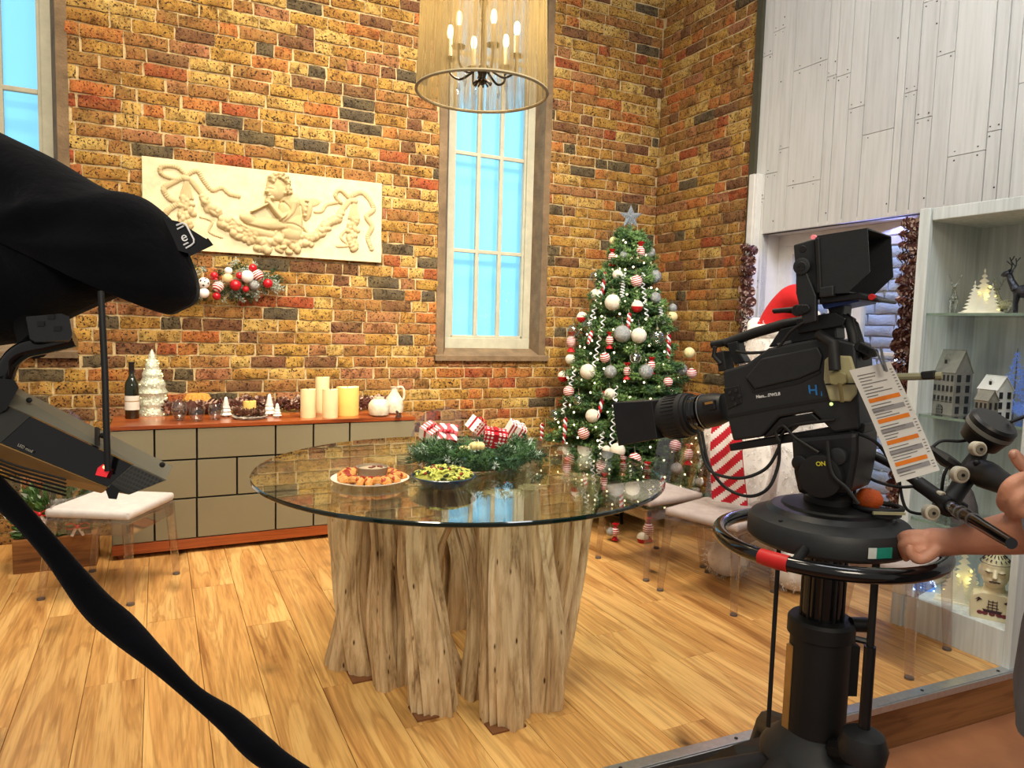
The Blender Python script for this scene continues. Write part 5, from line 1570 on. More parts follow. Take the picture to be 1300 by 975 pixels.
deer('dark pewter reindeer standing at the frame edge of the top shelf', on_s(1296, 3.08, 1.40), .16, math.radians(100), False, pmat('pewter_dark', srgb(70, 74, 84), .25, .8, .5, 100, .6))
# model houses
ZINC = pmat('zinc_grey', srgb(142, 140, 130), .5, .3, .2, 25, .2); WHH = pmat('house_white', srgb(226, 226, 222), .55, var=.04); DKW = pmat('window_dark', srgb(34, 34, 34), .6)
def house(lab, p, w, d, h, rh, mat, face, rows, cols, scols, arch=True):
    t = thing('model_house', lab, 'ornament', p, face, 'model houses on the middle shelf')
    mb = MB()
    mb.prism([(-d / 2, 0), (d / 2, 0), (d / 2, h), (0, h + rh), (-d / 2, h)], 0, -w / 2, w / 2)
    mb.build('house_body', mat, t)
    rf = MB(); sl = math.hypot(d / 2, rh); an = math.atan2(rh, d / 2)
    for s in (-1, 1):
        rf.box((0, s * d / 4, h + rh / 2 + .002), (w + .008, sl + .006, .003), (-s * an, 0, 0))
    rf.build('roof', mat, t)
    if w > .07:
        dm = MB(); dm.prism([(-.011, h + rh * .35), (.011, h + rh * .35), (.011, h + rh * .62), (0, h + rh * .85), (-.011, h + rh * .62)], 1, -d * .34, -d * .05); dm.build('dormer', mat, t)
        MB().box((0, -d * .345, h + rh * .5), (.011, .003, .016)).build('window', DKW, t)
    for r_ in range(rows):
        for c in range(cols):
            if arch and r_ == 0: continue
            x = -w / 2 + w * (c + .5) / cols; z = h * (r_ + .5) / rows
            MB().box((x, -d / 2 - .0004, z), (w / cols * .5, .003, h / rows * .55)).build('window', DKW, t)
        for c in range(scols):
            y = -d / 2 + d * (c + .5) / scols; z = h * (r_ + .5) / rows
            for sx in (1, -1):
                MB().box((sx * (w / 2 + .0004), y, z), (.003, d / scols * .42, h / rows * .66)).build('window', DKW, t)
    if arch:
        mb = MB(); mb.prism([(-.016, .004), (.016, .004), (.016, .028)] + [(.016 * math.cos(a), .028 + .016 * math.sin(a)) for a in (PI * .25, PI * .5, PI * .75)] + [(-.016, .028)], 1, -d / 2 - .002, -d / 2 + .001)
        mb.build('door', DKW, t)
        bb = MB()
        for x in (-.008, 0, .008): bb.box((x, -d / 2 - .003, .024), (.0016, .002, .04))
        for z in (.014, .027): bb.box((0, -d / 2 - .003, z), (.03, .002, .0016))
        bb.build('door_bars', mat, t)
    MB().box((0, -d / 2 - .0008, h * .33), (w, .003, .002)).build('string_course', mat, t)
house('tall grey metal model house on the middle glass shelf', on_s(1208, 3.14, .96), .125, .10, .185, .095, ZINC, math.radians(-100), 4, 6, 2)
house('white model house beside the tall grey one', on_s(1266, 3.15, .96), .09, .085, .125, .055, WHH, math.radians(-102), 3, 4, 2, False)
house('small grey model house in front of the white house', on_s(1256, 3.045, .96), .06, .055, .085, .04, ZINC, math.radians(-102), 2, 3, 2, False)
# silver snow tree at the frame edge
t = thing('tinsel_tree', 'silver blue tinsel tree glowing behind the white house', 'ornament', on_s(1290, 3.26, .96))
segs = []
r2 = random.Random(6)
for i in range(240):
    q = r2.random(); r_ = .085 * (1 - q); a = r2.uniform(0, 6.28); segs.append((Vector((r_ * .3 * math.cos(a), r_ * .3 * math.sin(a), .02 + q * .27)), Vector((r_ * math.cos(a), r_ * math.sin(a), .01 + q * .27))))
BLUT = pmat('tinsel_blue_silver', srgb(150, 175, 220), .3, .5, .2, emit=srgb(120, 160, 255), es=.4)
needle_obj('tinsel', [(*needles(segs, 220, .014, .003, 3), 0)], [BLUT], t)
MB().cyl((0, 0, 0), (0, 0, .3), .005, .002, 8).build('stem', ZINC, t)
# lower shelf: grey cone and fluffy tree
t = thing('felt_cone_tree', 'dark grey felt cone tree on the lower glass shelf', 'ornament', on_s(1240, 3.12, .50))
MB().lathe([(.05, 0), (.052, .03), (.044, .08), (.024, .14), (.006, .165), (.001, .168)], 20).build('cone', pmat('felt_grey', srgb(82, 76, 76), .95, var=.2, bmp=.4), t, True)
bow(t, (0, 0, .165), .016, [pmat('felt_bow', srgb(70, 64, 64), .9)])
t = thing('fluffy_white_tree', 'fluffy white tree on the lower glass shelf beside grey cone', 'ornament', on_s(1216, 3.18, .50))
segs = []
for i in range(220):
    q = r2.random(); r_ = .075 * (1 - q * .8); a = r2.uniform(0, 6.28); segs.append((Vector((0, 0, .02 + q * .2)), Vector((r_ * math.cos(a), r_ * math.sin(a), .02 + q * .2))))
needle_obj('fluff', [(*needles(segs, 160, .016, .003, 4), 0)], [pmat('fluff_white', srgb(228, 228, 220), .8)], t)
MB().cyl((0, 0, 0), (0, 0, .22), .005, .002, 8).build('stem', ZINC, t)
# blue glitter light tree at the bottom
t = thing('blue_light_tree', 'blue-white glitter light tree at the bottom of the shelf unit', 'ornament', on_s(1188, 3.13, .15) + Vector((0, -.0, 0)))
pr = [(.062 * (1 - i / 20) + .004, .2 * i / 20) for i in range(21)]
MB().lathe(pr, 20).build('cone_body', pmat('blue_glitter', srgb(120, 160, 210), .25, .5, .6, 120, 1.0, 180, emit=srgb(90, 150, 255), es=.7), t, True)
mb = MB()
for i in range(110):
    q = r2.random() ** 1.3; a = r2.uniform(0, 6.28); r_ = .062 * (1 - q) + .006; mb.sph((r_ * math.cos(a), r_ * math.sin(a), .2 * q), .0034, 5, 4)
tag(mb.build('led_bulbs', pmat('led_blue', (.6, .8, 1, 1), .5, emit=(.55, .75, 1, 1), es=6), t), kind='stuff')
# painted bust
CREAM = pmat('bust_cream', srgb(220, 210, 172), .4, var=.04)
t = thing('painted_bust', 'cream ceramic head and shoulders bust with ink drawings', 'bust', on_s(1286, 3.075, .15), math.radians(-62))
t.scale = (1.22, 1.22, 1.22)
s = 1.0
mb = MB()
mb.prism([(-.062, 0), (.062, 0), (.066, .05), (.058, .078), (.03, .092), (-.03, .092), (-.058, .078), (-.066, .05)], 1, -.036, .042)
mb.tube([(0, .004, .08), (0, 0, .12)], [.034, .03], 14)
mb.sph((0, 0, .165), (.044, .052, .06), 20, 14); mb.sph((0, -.012, .14), (.036, .04, .036), 16, 10)
mb.tube([(0, -.05, .172), (0, -.062, .152), (0, -.052, .146)], [.005, .009, .006], 8)
mb.sph((0, -.05, .131), (.016, .008, .006), 10, 6)
for sx in (-1, 1):
    mb.sph((sx * .018, -.044, .168), (.011, .008, .006), 8, 6); mb.sph((sx * .045, .004, .158), (.006, .013, .018), 8, 6)
o = mb.build('bust_body', CREAM, t, True)
rm = o.modifiers.new('remesh', 'REMESH'); rm.mode = 'VOXEL'; rm.voxel_size = .003; rm.use_smooth_shade = True
sm = o.modifiers.new('smooth', 'SMOOTH'); sm.iterations = 4
INK = pmat('ink_dark', srgb(58, 34, 40), .5); INKR = pmat('ink_red', srgb(110, 40, 48), .5)
mb = MB()
mb.tube([(.046 * math.cos(a), .054 * math.sin(a) , .192) for a in [2 * PI * k / 24 for k in range(24)]], .0012, 4, closed=True)
for i in range(16):
    a = 2 * PI * i / 16
    mb.tube([(.041 * math.cos(a), .048 * math.sin(a), .2), (.034 * math.cos(a), .04 * math.sin(a), .206)], .002, 4)
    mb.tube([(.03 * math.cos(a + .2), .036 * math.sin(a + .2), .212), (.02 * math.cos(a + .2), .024 * math.sin(a + .2), .219)], .002, 4)
tag(mb.build('cap_drawing', INK, t), kind='stuff')
MB().tube(bez([(-.014, -.053, .136), (-.006, -.06, .139), (0, -.059, .137), (.006, -.06, .139), (.014, -.053, .136)], 4), .0025, 6).build('moustache', INK, t)
for sx in (-1, 1): MB().tube([(sx * .008, -.053, .168), (sx * .018, -.053, .166), (sx * .028, -.047, .168)], .0014, 4).build('eye_line', INK, t)
sh = MB()
y = -.0368
sh.prism([(-.022, .026), (.022, .026), (.028, .036), (-.028, .036)], 1, y - .0015, y)
for x in (-.012, 0, .012): sh.box((x, y - .0008, .052), (.0022, .0016, .034))
for z in (.044, .054, .064): sh.box((0, y - .0008, z), (.034 - (z - .044) * .6, .0016, .0024))
sh.build('ship_drawing', INK, t)
rs = MB()
for x in (-.034, -.02, .02, .034, 0): rs.sph((x, y, .022), (.009, .002, .007), 8, 5)
tag(rs.build('rose_drawing', INKR, t), kind='stuff')
for sx in (-1, 1):
    bd = MB(); bd.prism([(sx * .03, .066), (sx * .04, .074), (sx * .05, .064), (sx * .042, .068), (sx * .046, .056), (sx * .036, .064)], 1, y - .0015, y); bd.build('bird_drawing', INK, t)

# ================================================================ plush bear with Santa hat
FUR = pmat('plush_white', srgb(228, 222, 214), .95, var=.06, scale=30, sheen=.3)
zb_ = 3.82
bf = P(968, 738, 2, 0)
br_ = thing('plush_bear', 'big white plush bear in a Santa hat behind the studio camera', 'plush', (bf.x, bf.y, 0))
fo = Vector((-.86, -.5, 0)).normalized(); sd_ = Vector((-fo.y, fo.x, 0))
B0 = Vector((.16, .1, 0))
EL = [(B0 + Vector((0, 0, .52)), (.32, .32, .42)), (B0 + Vector((0, 0, .9)), (.24, .24, .26)), (B0 + Vector((0, 0, 1.19)) + fo * .03, (.19, .19, .18)), (B0 + Vector((0, 0, 1.13)) + fo * .19, (.09, .09, .075)),
      (B0 + fo * .22 + sd_ * .17 + Vector((0, 0, .10)), (.11, .11, .10)), (B0 + fo * .22 - sd_ * .17 + Vector((0, 0, .10)), (.11, .11, .10)),
      (B0 + fo * .1 + sd_ * .27 + Vector((0, 0, .72)), (.10, .10, .2)), (B0 + fo * .1 - sd_ * .27 + Vector((0, 0, .72)), (.10, .10, .2)),
      (B0 + sd_ * .15 + Vector((0, 0, 1.33)), (.05, .05, .05)), (B0 - sd_ * .15 + Vector((0, 0, 1.33)), (.05, .05, .05))]
mb = MB()
for c, r_ in EL: mb.sph(c, r_, 20, 14)
o = mb.build('body', FUR, br_, True)
rm = o.modifiers.new('remesh', 'REMESH'); rm.mode = 'VOXEL'; rm.voxel_size = .014; rm.use_smooth_shade = True
sm = o.modifiers.new('smooth', 'SMOOTH'); sm.iterations = 6
r2 = random.Random(12); segs = []
for c, r_ in EL:
    for i in range(int(2600 * r_[0] * r_[2] * 10)):
        d = Vector((r2.gauss(0, 1), r2.gauss(0, 1), r2.gauss(0, 1))).normalized()
        p = c + Vector((d.x * r_[0], d.y * r_[1], d.z * r_[2]))
        if p.z < .01 or any(((p - c2).x / r3[0]) ** 2 + ((p - c2).y / r3[1]) ** 2 + ((p - c2).z / r3[2]) ** 2 < .98 for c2, r3 in EL if c2 is not c): continue
        t2 = (d + Vector((r2.uniform(-.4, .4), r2.uniform(-.4, .4), -.5 + r2.uniform(-.3, .3)))).normalized()
        e = p - d * .004 + t2 * .022
        if e.z < .004: e.z = .004
        segs.append((p - d * .006, e))
needle_obj('fur', [(*needles(segs, 90, .022, .004, 2, .5), 0)], [FUR], br_)
nz = MB(); nz.sph(B0 + fo * .28 + Vector((0, 0, 1.15)), (.03, .03, .022), 10, 7); nz.build('nose', pmat('nose_black', srgb(24, 22, 22), .4), br_, True)
for s_ in (-1, 1): MB().sph(B0 + fo * .18 + sd_ * s_ * .07 + Vector((0, 0, 1.23)), .016, 8, 6).build('eye', pmat('eye_black', srgb(16, 14, 14), .15), br_, True)
hat = thing('santa_hat', 'red Santa hat with a white fur brim on the plush bear', 'hat', Vector(br_.location) + B0 + fo * .03 + Vector((0, 0, 1.30)))
lean = (fo * .22 + sd_ * .14)
FELT = pmat('felt_red', srgb(206, 24, 28), .9, var=.08, scale=30)
MB().tube(bez([(0, 0, 0), lean * .2 + Vector((0, 0, .09)), lean * .55 + Vector((0, 0, .165)), lean * 1.0 + Vector((0, 0, .16)), lean * 1.35 + Vector((0, 0, .1))], 6), [.135 - .135 * (i / 24) ** 1.1 + .01 for i in range(25)], 20).build('hat_cone', FELT, hat, True)
rg = [Vector((.145 * math.cos(2 * PI * k / 28), .145 * math.sin(2 * PI * k / 28), .0)) for k in range(28)]
MB().tube(rg, .04, 10, closed=True).build('brim', FUR, hat, True)
MB().sph(lean * 1.42 + Vector((0, 0, .075)), .04, 12, 9).build('pompom', FUR, hat, True)
# striped scarf in front of the bear
SCF = pattern_mat('scarf_stripe', 'diag', srgb(232, 222, 216), srgb(190, 22, 40), 9)
sf0 = thing('striped_scarf', 'red and white striped scarf hanging from the plush bear neck', 'scarf', Vector(br_.location) + B0)
rg = [Vector((.22 * math.cos(2 * PI * k / 28), .22 * math.sin(2 * PI * k / 28), 1.0 + .015 * math.sin(k))) for k in range(28)]
MB().tube(rg, .05, 10, closed=True).build('scarf_loop', SCF, sf0, True)
mb = MB(); vs = []; fs = []
c0 = D(924, 560, 3.46) - Vector(sf0.location); c0.z = 0
NI, NJ = 56, 16
for i in range(NI + 1):
    q = i / NI
    for j in range(NJ + 1):
        u = (j / NJ - .5) * (.13 + .04 * q)
        vs.append(c0 + sd_ * (u + .02 * q) + fo * (.015 * math.sin(q * 5) + .045 * math.sin(q * PI) + .008 * math.cos(j * .5)) + Vector((0, 0, .98 - q * .52)))
n0 = len(vs); vs += [v_ - fo * .014 for v_ in vs]
J1 = NJ + 1; ms = []
for i in range(NI):
    for j in range(NJ):
        a = i * J1 + j; fs += [(a, a + 1, a + J1 + 1, a + J1), (n0 + a, n0 + a + J1, n0 + a + J1 + 1, n0 + a + 1)]
        ms += [int((i / NI * .52 + j / NJ * .15) / .042) % 2] * 2
for i in range(NI):
    for j in (0, NJ): a = i * J1 + j; fs.append((a, a + J1, n0 + a + J1, n0 + a)); ms.append(1)
for j in range(NJ):
    for i in (0, NI): a = i * J1 + j; fs.append((a, a + 1, n0 + a + 1, n0 + a)); ms.append(1)
mb.add(vs, fs); mb.mi = ms
mb.build('scarf_end', [pmat('knit_white', srgb(234, 224, 218), .9, bmp=.3), pmat('knit_red', srgb(190, 22, 40), .9, bmp=.3)], sf0, True)
# outdoor fairy lights seen through the doors
t = thing('outdoor_fairy_lights', 'string of blue-white star lights on the wall outside the doors', 'lights', (4.33, 2.6, 0))
mb = MB(); wire = []
for i in range(70):
    y = -.75 + 1.7 * i / 69; z = .75 + .28 * math.sin(i * .55) + .12 * math.sin(i * 1.7); wire.append((0, y, z)); 
    mb.sph((-.01, y, z), .009, 6, 4)
tag(mb.build('bulbs', pmat('star_blue', (.7, .82, 1, 1), .5, emit=(.65, .8, 1, 1), es=8), t), kind='stuff')
MB().tube(wire, .002, 4, False).build('wire', pmat('wire_white', srgb(200, 200, 205), .6), t)
# ================================================================ studio camera on pedestal (right)
BLK = pmat('equipment_black', srgb(20, 20, 22), .42, var=.25, scale=30, spec=.45)
BLK2 = pmat('equipment_charcoal', srgb(31, 33, 35), .5, var=.12, scale=40, bmp=.08, bscale=300)
RUB = pmat('rubber_black', srgb(13, 13, 14), .6, var=.2)
GLS = pmat('gloss_black', srgb(10, 10, 12), .12, spec=.7)
STEEL = pmat('steel', srgb(150, 150, 150), .3, .9)
BEIGE = pmat('plate_beige', srgb(176, 170, 130), .5, var=.06)
REDT = pmat('red_tape', srgb(200, 30, 30), .5)
ZC = 1.80
th = math.radians(44); tilt = math.radians(12.5)
HR = Vector((AX_R.x, AX_R.y, 0)).normalized(); HF = Vector((AX_F.x, AX_F.y, 0)).normalized()
lh = (-HR * math.cos(th) + HF * math.sin(th)).normalized()
SD = Vector((0, 0, 1)).cross(lh)                      # side direction
if SD.dot(HF) > 0: SD = -SD                           # toward the viewer
UPZ = Vector((0, 0, 1))
LN = (lh * math.cos(tilt) - UPZ * math.sin(tilt)).normalized()   # along the lens
UP = (UPZ * math.cos(tilt) + lh * math.sin(tilt)).normalized()
BC = D(1000, 485, ZC)
def K(px, py, b=0.0):
    """point on the vertical plane through the camera body, b metres toward the viewer"""
    r = ray(px, py)
    return CAM + r * (((BC - CAM).dot(SD) + b) / r.dot(SD))
PM = ZC / FPX                                          # metres per pixel there
PB = D(1042, 800, ZC); PB.z = -.17
cm = thing('studio_camera', 'black broadcast studio camera on its pan head facing the table', 'camera', (PB.x, PB.y, 0))
C0 = Vector((PB.x, PB.y, 0))
def plate(poly, b0, b1, name, mat, parent=None, bev=.003):
    """silhouette traced on the near side, given real thickness across the camera"""
    pts = [K(x, y, b1) - C0 for x, y in poly]
    n = len(pts); vs = pts + [p - SD * (b1 - b0) for p in pts]
    mb = MB(); mb.add(vs, [tuple(range(n)), tuple(range(n, 2 * n))[::-1]] + [(i, n + i, n + (i + 1) % n, (i + 1) % n) for i in range(n)])
    o = mb.build(name, mat, parent or cm)
    if bev:
        md = o.modifiers.new('bevel', 'BEVEL'); md.width = bev; md.segments = 2; md.limit_method = 'ANGLE'
    return o
def rod(pts, r, name, mat, parent=None, b=0.0, n=10):
    q = [(K(*p) if len(p) == 2 else K(p[0], p[1], p[2])) - C0 for p in pts]
    return MB().tube(q, r, n).build(name, mat, parent or cm, True)
def disc(px, py, b, r, th_, name, mat, parent=None, ring=None):
    c = K(px, py, b) - C0
    o = MB().tube([c - SD * th_, c - SD * .001, c], [r, r, r * .9], 20).build(name, mat, parent or cm, True, 35)
    return o
# body
body = plate([(917, 471), (947, 462), (975, 442), (1036, 430), (1062, 430), (1086, 436), (1091, 545), (1058, 550), (1032, 523), (988, 530), (966, 555), (930, 560), (922, 526)], -.055, .06, 'camera_body', BLK2, bev=.006)
plate([(946, 479), (966, 455), (1038, 440), (1044, 452), (1040, 470), (1014, 481), (958, 494)], .055, .066, 'side_door', BLK2, body, .004)
plate([(948, 482), (958, 496), (1014, 483), (1041, 471), (1041, 474), (1014, 487), (956, 499)], .055, .0625, 'door_gasket', RUB, body, 0)
plate([(924, 527), (985, 515), (1060, 503), (1060, 507), (985, 519), (924, 531)], .05, .0625, 'seam_strip', RUB, body, 0)
plate([(918, 493), (938, 489), (942, 512), (924, 520)], .05, .063, 'control_recess', RUB, body, .002)
for (x, y) in ((926, 499), (934, 496), (930, 506), (938, 503), (933, 513)): disc(x, y, .066, .0045, .006, 'button', BLK2, body)
plate([(968, 556), (990, 531), (1030, 524), (1044, 536), (1030, 538), (996, 543), (984, 553)], -.05, .058, 'shoulder_pad', RUB, body, .004)
disc(1055, 513, .062, .004, .004, 'status_led', pmat('led_green', (.7, 1, .3, 1), .4, emit=(.7, 1, .3, 1), es=2), body)
def face_text(s, px, py, size, mat, name, b=.0672, ital=0.0):
    c = K(px, py, b) - C0
    x = -LN; z = UP
    M = Matrix(((x.x, z.x + x.x * ital, SD.x, c.x), (x.y, z.y + x.y * ital, SD.y, c.y), (x.z, z.z + x.z * ital, SD.z, c.z), (0, 0, 0, 1)))
    return text(name, s, size, mat, M, cm, .0004, .0004)
face_text('H', 1032, 496, .034, pmat('logo_blue', srgb(40, 120, 190), .5), 'blue_logo', .0608, .2)
face_text('i', 1043, 500, .016, pmat('logo_blue', srgb(40, 120, 190), .5), 'blue_logo_tail', .0608, .2)
face_text('Nam... /7W2.8', 975, 502, .0105, pmat('print_white', srgb(220, 220, 220), .5), 'model_lettering', .0608)
# lens
a0, a1, a2, a3, a4 = [K(*q) - C0 for q in ((922, 517), (897, 522), (880, 525), (845, 531), (800, 536))]
def sc_(ps, rs): return [r_ * (p + C0 - CAM).dot(AX_F) / 1.8 for p, r_ in zip(ps, rs)]      # traced radii to metres at each depth
ln = MB().tube([a0, a0.lerp(a1, .5), a1], sc_([a0, a0, a1], [.036, .043, .043]), 24).build('lens_mount', BLK, cm, True, 30)
lb = MB().tube([a1, a1.lerp(a2, .3), a1.lerp(a2, .31), a2, a2.lerp(a3, .02)], sc_([a1, a1, a1, a2, a2], [.038, .038, .044, .044, .05]), 28).build('lens_barrel', GLS, cm, True, 30)
MB().tube([a2, a2.lerp(a3, .12), a2.lerp(a3, .13), a2.lerp(a3, .85), a2.lerp(a3, .86), a3], sc_([a2, a2, a2, a3, a3, a3], [.052, .052, .055, .055, .05, .05]), 32).build('focus_ring', RUB, cm, True, 30)
gr = MB(); d_ = (a3 - a2).normalized(); e1 = d_.orthogonal().normalized(); e2 = d_.cross(e1)
for k in range(36):
    g = 2 * PI * k / 36; o_ = (e1 * math.cos(g) + e2 * math.sin(g)) * .0555 * sc_([a2.lerp(a3, .5)], [1])[0]
    gr.tube([a2.lerp(a3, .3) + o_, a2.lerp(a3, .75) + o_], .0018, 4)
tag(gr.build('ring_grip_ribs', RUB, cm), kind='stuff')
for f, r_ in ((.05, .0447), (.55, .0447), (.9, .046)):
    c = a1.lerp(a2, f); MB().tube([c, c + d_ * .003], r_ * sc_([c], [1])[0], 28).build('lens_band', STEEL if f == .05 else BLK2, cm, True, 30)
plate([(890, 510), (906, 507), (909, 520), (893, 524)], .03, .046, 'lens_drive_unit', BLK, None, .004)
plate([(894, 511), (904, 509), (905, 512), (895, 514)], .044, .0475, 'lens_badge', pmat('badge_gold', srgb(176, 130, 70), .4, .5), None, 0)
# rectangular hood, open at the front
hv = []
for c, hw, hh_ in ((a3, .050, .048), (a3.lerp(a4, .45), .056, .050), (a4, .064, .054)):
    q_ = sc_([c], [1])[0]; hw *= q_; hh_ *= q_
    for sx, sz_ in ((-1, -1), (1, -1), (1, 1), (-1, 1)): hv.append(c + SD * hw * sx + UP * hh_ * sz_)
iv = [a3 + (v_ - a3) * 1 for v_ in hv]
inn = []
for k, c in enumerate((a3, a3.lerp(a4, .45), a4)):
    for j in range(4): inn.append(c + (hv[k * 4 + j] - c) * .93)
fs = [(i * 4 + j, i * 4 + (j + 1) % 4, (i + 1) * 4 + (j + 1) % 4, (i + 1) * 4 + j) for i in range(2) for j in range(4)]
fs += [tuple(12 + q for q in f[::-1]) for f in fs] + [(8 + j, 8 + (j + 1) % 4, 20 + (j + 1) % 4, 20 + j) for j in range(4)] + [(0, 1, 2, 3)]
o = MB().add(hv + inn, fs).build('lens_hood', BLK, cm)
md = o.modifiers.new('bevel', 'BEVEL'); md.width = .006; md.segments = 2
MB().tube([a3.lerp(a4, .05), a3.lerp(a4, .12)], [.05, .044], 28).build('front_element', GLS, cm, True)
# handle
rod([(1020, 408), (995, 412), (960, 422), (935, 431), (922, 436)], .0135, 'top_handle', RUB, None, 0, 12)
rod([(904, 438), (930, 433), (940, 432)], .011, 'handle_nose', BLK, None)
plate([(922, 436), (936, 433), (939, 448), (946, 460), (932, 463), (926, 448)], -.02, .02, 'handle_front_post', BLK)
plate([(975, 441), (990, 418), (1030, 408), (1060, 402), (1062, 430), (1036, 431)], -.03, .03, 'handle_rear_block', BLK)
plate([(986, 436), (1004, 432), (1005, 435), (988, 439)], .028, .032, 'silver_shoe', STEEL, None, 0)
rod([(908, 440, .03), (906, 452, .03), (915, 462, .03)], .006, 'microphone_mount', RUB)
plate([(908, 448), (918, 445), (922, 470), (912, 472)], -.02, .03, 'front_tally_box', RUB)
# viewfinder
vf = plate([(1007, 311), (1034, 303), (1038, 372), (1037, 380), (1012, 378)], -.07, .075, 'viewfinder_back', BLK2)
W = .085
hood = MB()
def wall(p0, p1, p2, p3): 
    n_ = (p1 - p0).cross(p3 - p0).normalized() * .003
    vs = [p0, p1, p2, p3, p0 + n_, p1 + n_, p2 + n_, p3 + n_]
    hood.add(vs, [(0, 1, 2, 3), (7, 6, 5, 4), (0, 4, 5, 1), (1, 5, 6, 2), (2, 6, 7, 3), (3, 7, 4, 0)])
hp = [(1037, 301), (1101, 291), (1104, 345), (1078, 370), (1040, 372)]
near = [K(x, y, W) - C0 for x, y in hp]; far = [p - SD * 2 * W for p in near]
for ring_, sg in ((near, 1), (far, -1)):
    vs = ring_ + [p - SD * .004 * sg for p in ring_]
    hood.add(vs, [tuple(range(5)), tuple(range(5, 10))[::-1]] + [(i, 5 + i, 5 + (i + 1) % 5, (i + 1) % 5) for i in range(5)])
wall(near[0], near[1], far[1], far[0]); wall(near[4], far[4], far[3], near[3]); wall(near[0], far[0], far[4], near[4])
hood.build('viewfinder_hood', BLK2, cm)
plate([(1034, 302), (1040, 301), (1043, 372), (1037, 372)], -.088, .09, 'hood_gasket', RUB)
disc(1017, 338, .092, .0195, .012, 'tilt_knob', BLK2); disc(1017, 338, .0935, .011, .004, 'tilt_knob_centre', RUB)
for dx_ in (-3, 3): disc(1017 + dx_, 338, .0945, .0028, .002, 'knob_hole', GLS)
disc(1019, 316, .077, .008, .004, 'corner_screw', RUB); disc(1032, 301, .05, .006, .012, 'tally_lamp', pmat('tally_pink', srgb(230, 120, 130), .3, emit=(1, .3, .3, 1), es=.6))
plate([(1010, 345), (1024, 345), (1036, 375), (1036, 408), (1020, 412), (1010, 372)], .07, .085, 'side_arm', BLK2)
plate([(1040, 365), (1058, 362), (1058, 376), (1040, 378)], .06, .092, 'hood_latch', BLK2)
plate([(1040, 378), (1090, 371), (1118, 380), (1117, 384), (1090, 380), (1040, 386)], -.05, .07, 'viewfinder_tray', BLK)
plate([(1042, 384), (1092, 379), (1090, 383), (1046, 392)], -.07, .05, 'blue_underside', pmat('blue_plastic', srgb(30, 60, 130), .4), None, 0)
disc(1106, 377, .075, .007, .012, 'red_button', REDT)
plate([(1050, 388), (1072, 384), (1070, 402), (1064, 410), (1054, 408)], -.025, .03, 'viewfinder_post', BLK)
rod([(1008, 395, .03), (983, 395, .04), (1015, 392, .04)], .0065, 'viewfinder_handle', BLK)
for k in range(3): disc(1012 + k * 5, 394 - k, .088 + .004 * k, .014 - k * .002, .006, 'friction_disc', BLK)
plate([(1010, 405), (1060, 396), (1074, 404), (1070, 414), (1012, 424)], -.03, .045, 'top_rail', BLK)
rod([(1066, 402, .02), (1078, 408, .03), (1082, 425, .04), (1085, 445, .04)], .011, 'rear_cable_arm', RUB)
rod([(1072, 400, .0), (1085, 412, .0), (1094, 440, .02), (1100, 455, .03)], .009, 'rear_cable', RUB)
rod([(1040, 425, .06), (1058, 436, .085), (1060, 470, .09)], .013, 'rear_strap', RUB)
for k in range(5): disc(1090 + k * 4, 440 + k * 2, .06, .01, .02, 'connector', RUB)
# beige rear plate and knob
plate([(1046, 457), (1053, 451), (1080, 452), (1086, 474), (1087, 500), (1079, 510), (1053, 509), (1045, 482)], .06, .07, 'beige_plate', BEIGE, None, .004)
plate([(1048, 487), (1088, 486), (1088, 488), (1048, 489)], .068, .0712, 'plate_slot', RUB, None, 0)
plate([(1050, 474), (1062, 470), (1074, 474), (1074, 486), (1066, 490), (1054, 488)], .07, .084, 'clamp', pmat('clamp_khaki', srgb(150, 142, 100), .45), None, .003)
plate([(1063, 486), (1068, 486), (1071, 511), (1066, 511)], .082, .088, 'clamp_lever', pmat('lever_brown', srgb(110, 96, 58), .5), None, .002)
plate([(1058, 512), (1088, 508), (1088, 545), (1060, 548)], -.05, .05, 'battery_adapter', RUB)
# tripod plate and pan head
plate([(925, 564), (1085, 537), (1098, 538), (1096, 550), (1002, 562), (927, 573)], -.04, .045, 'wedge_plate', BLK)
head = plate([(1003, 556), (1088, 548), (1088, 575), (1084, 600), (1078, 628), (1012, 628), (1006, 600)], -.075, .075, 'pan_head', BLK, None, .012)
disc(1014, 588, .085, .018, .02, 'drag_knob', BLK, head); disc(1040, 605, .095, .05, .03, 'head_side_cap', RUB, head); disc(1062, 580, .09, .02, .02, 'tilt_lock', BLK2, head)
face_text('ON', 1042, 589, .014, pmat('print_yellow', srgb(206, 196, 60), .5), 'yellow_lettering', .0985)
# looped cables on the camera
for pts, r_ in (([(886, 545, .03), (893, 580, .05), (905, 600, .07), (940, 607, .08), (972, 595, .06), (988, 570, .05), (990, 556, .05)], .0042),
                ([(891, 548, .03), (900, 590, .05), (920, 618, .06), (950, 630, .07), (975, 620, .07), (988, 590, .05), (989, 560, .05)], .0042),
                ([(990, 556, .05), (1000, 543, .06), (1020, 538, .07), (1060, 533, .07)], .004), ([(989, 560, .06), (985, 548, .06), (995, 541, .06), (1010, 556, .07), (1040, 575, .09)], .004),
                ([(1030, 405, .06), (1005, 420, .06), (985, 443, .055), (955, 448, .05), (935, 446, .03)], .004),
                ([(1050, 560, .09), (1056, 600, .1), (1075, 620, .1), (1090, 640, .1)], .0042), ([(1075, 545, .05), (1110, 560, .06), (1130, 585, .06)], .004)):
    q = bez([K(*p) - C0 for p in pts], 8)
    MB().tube(q, r_, 8).build('cable', RUB, cm, True)
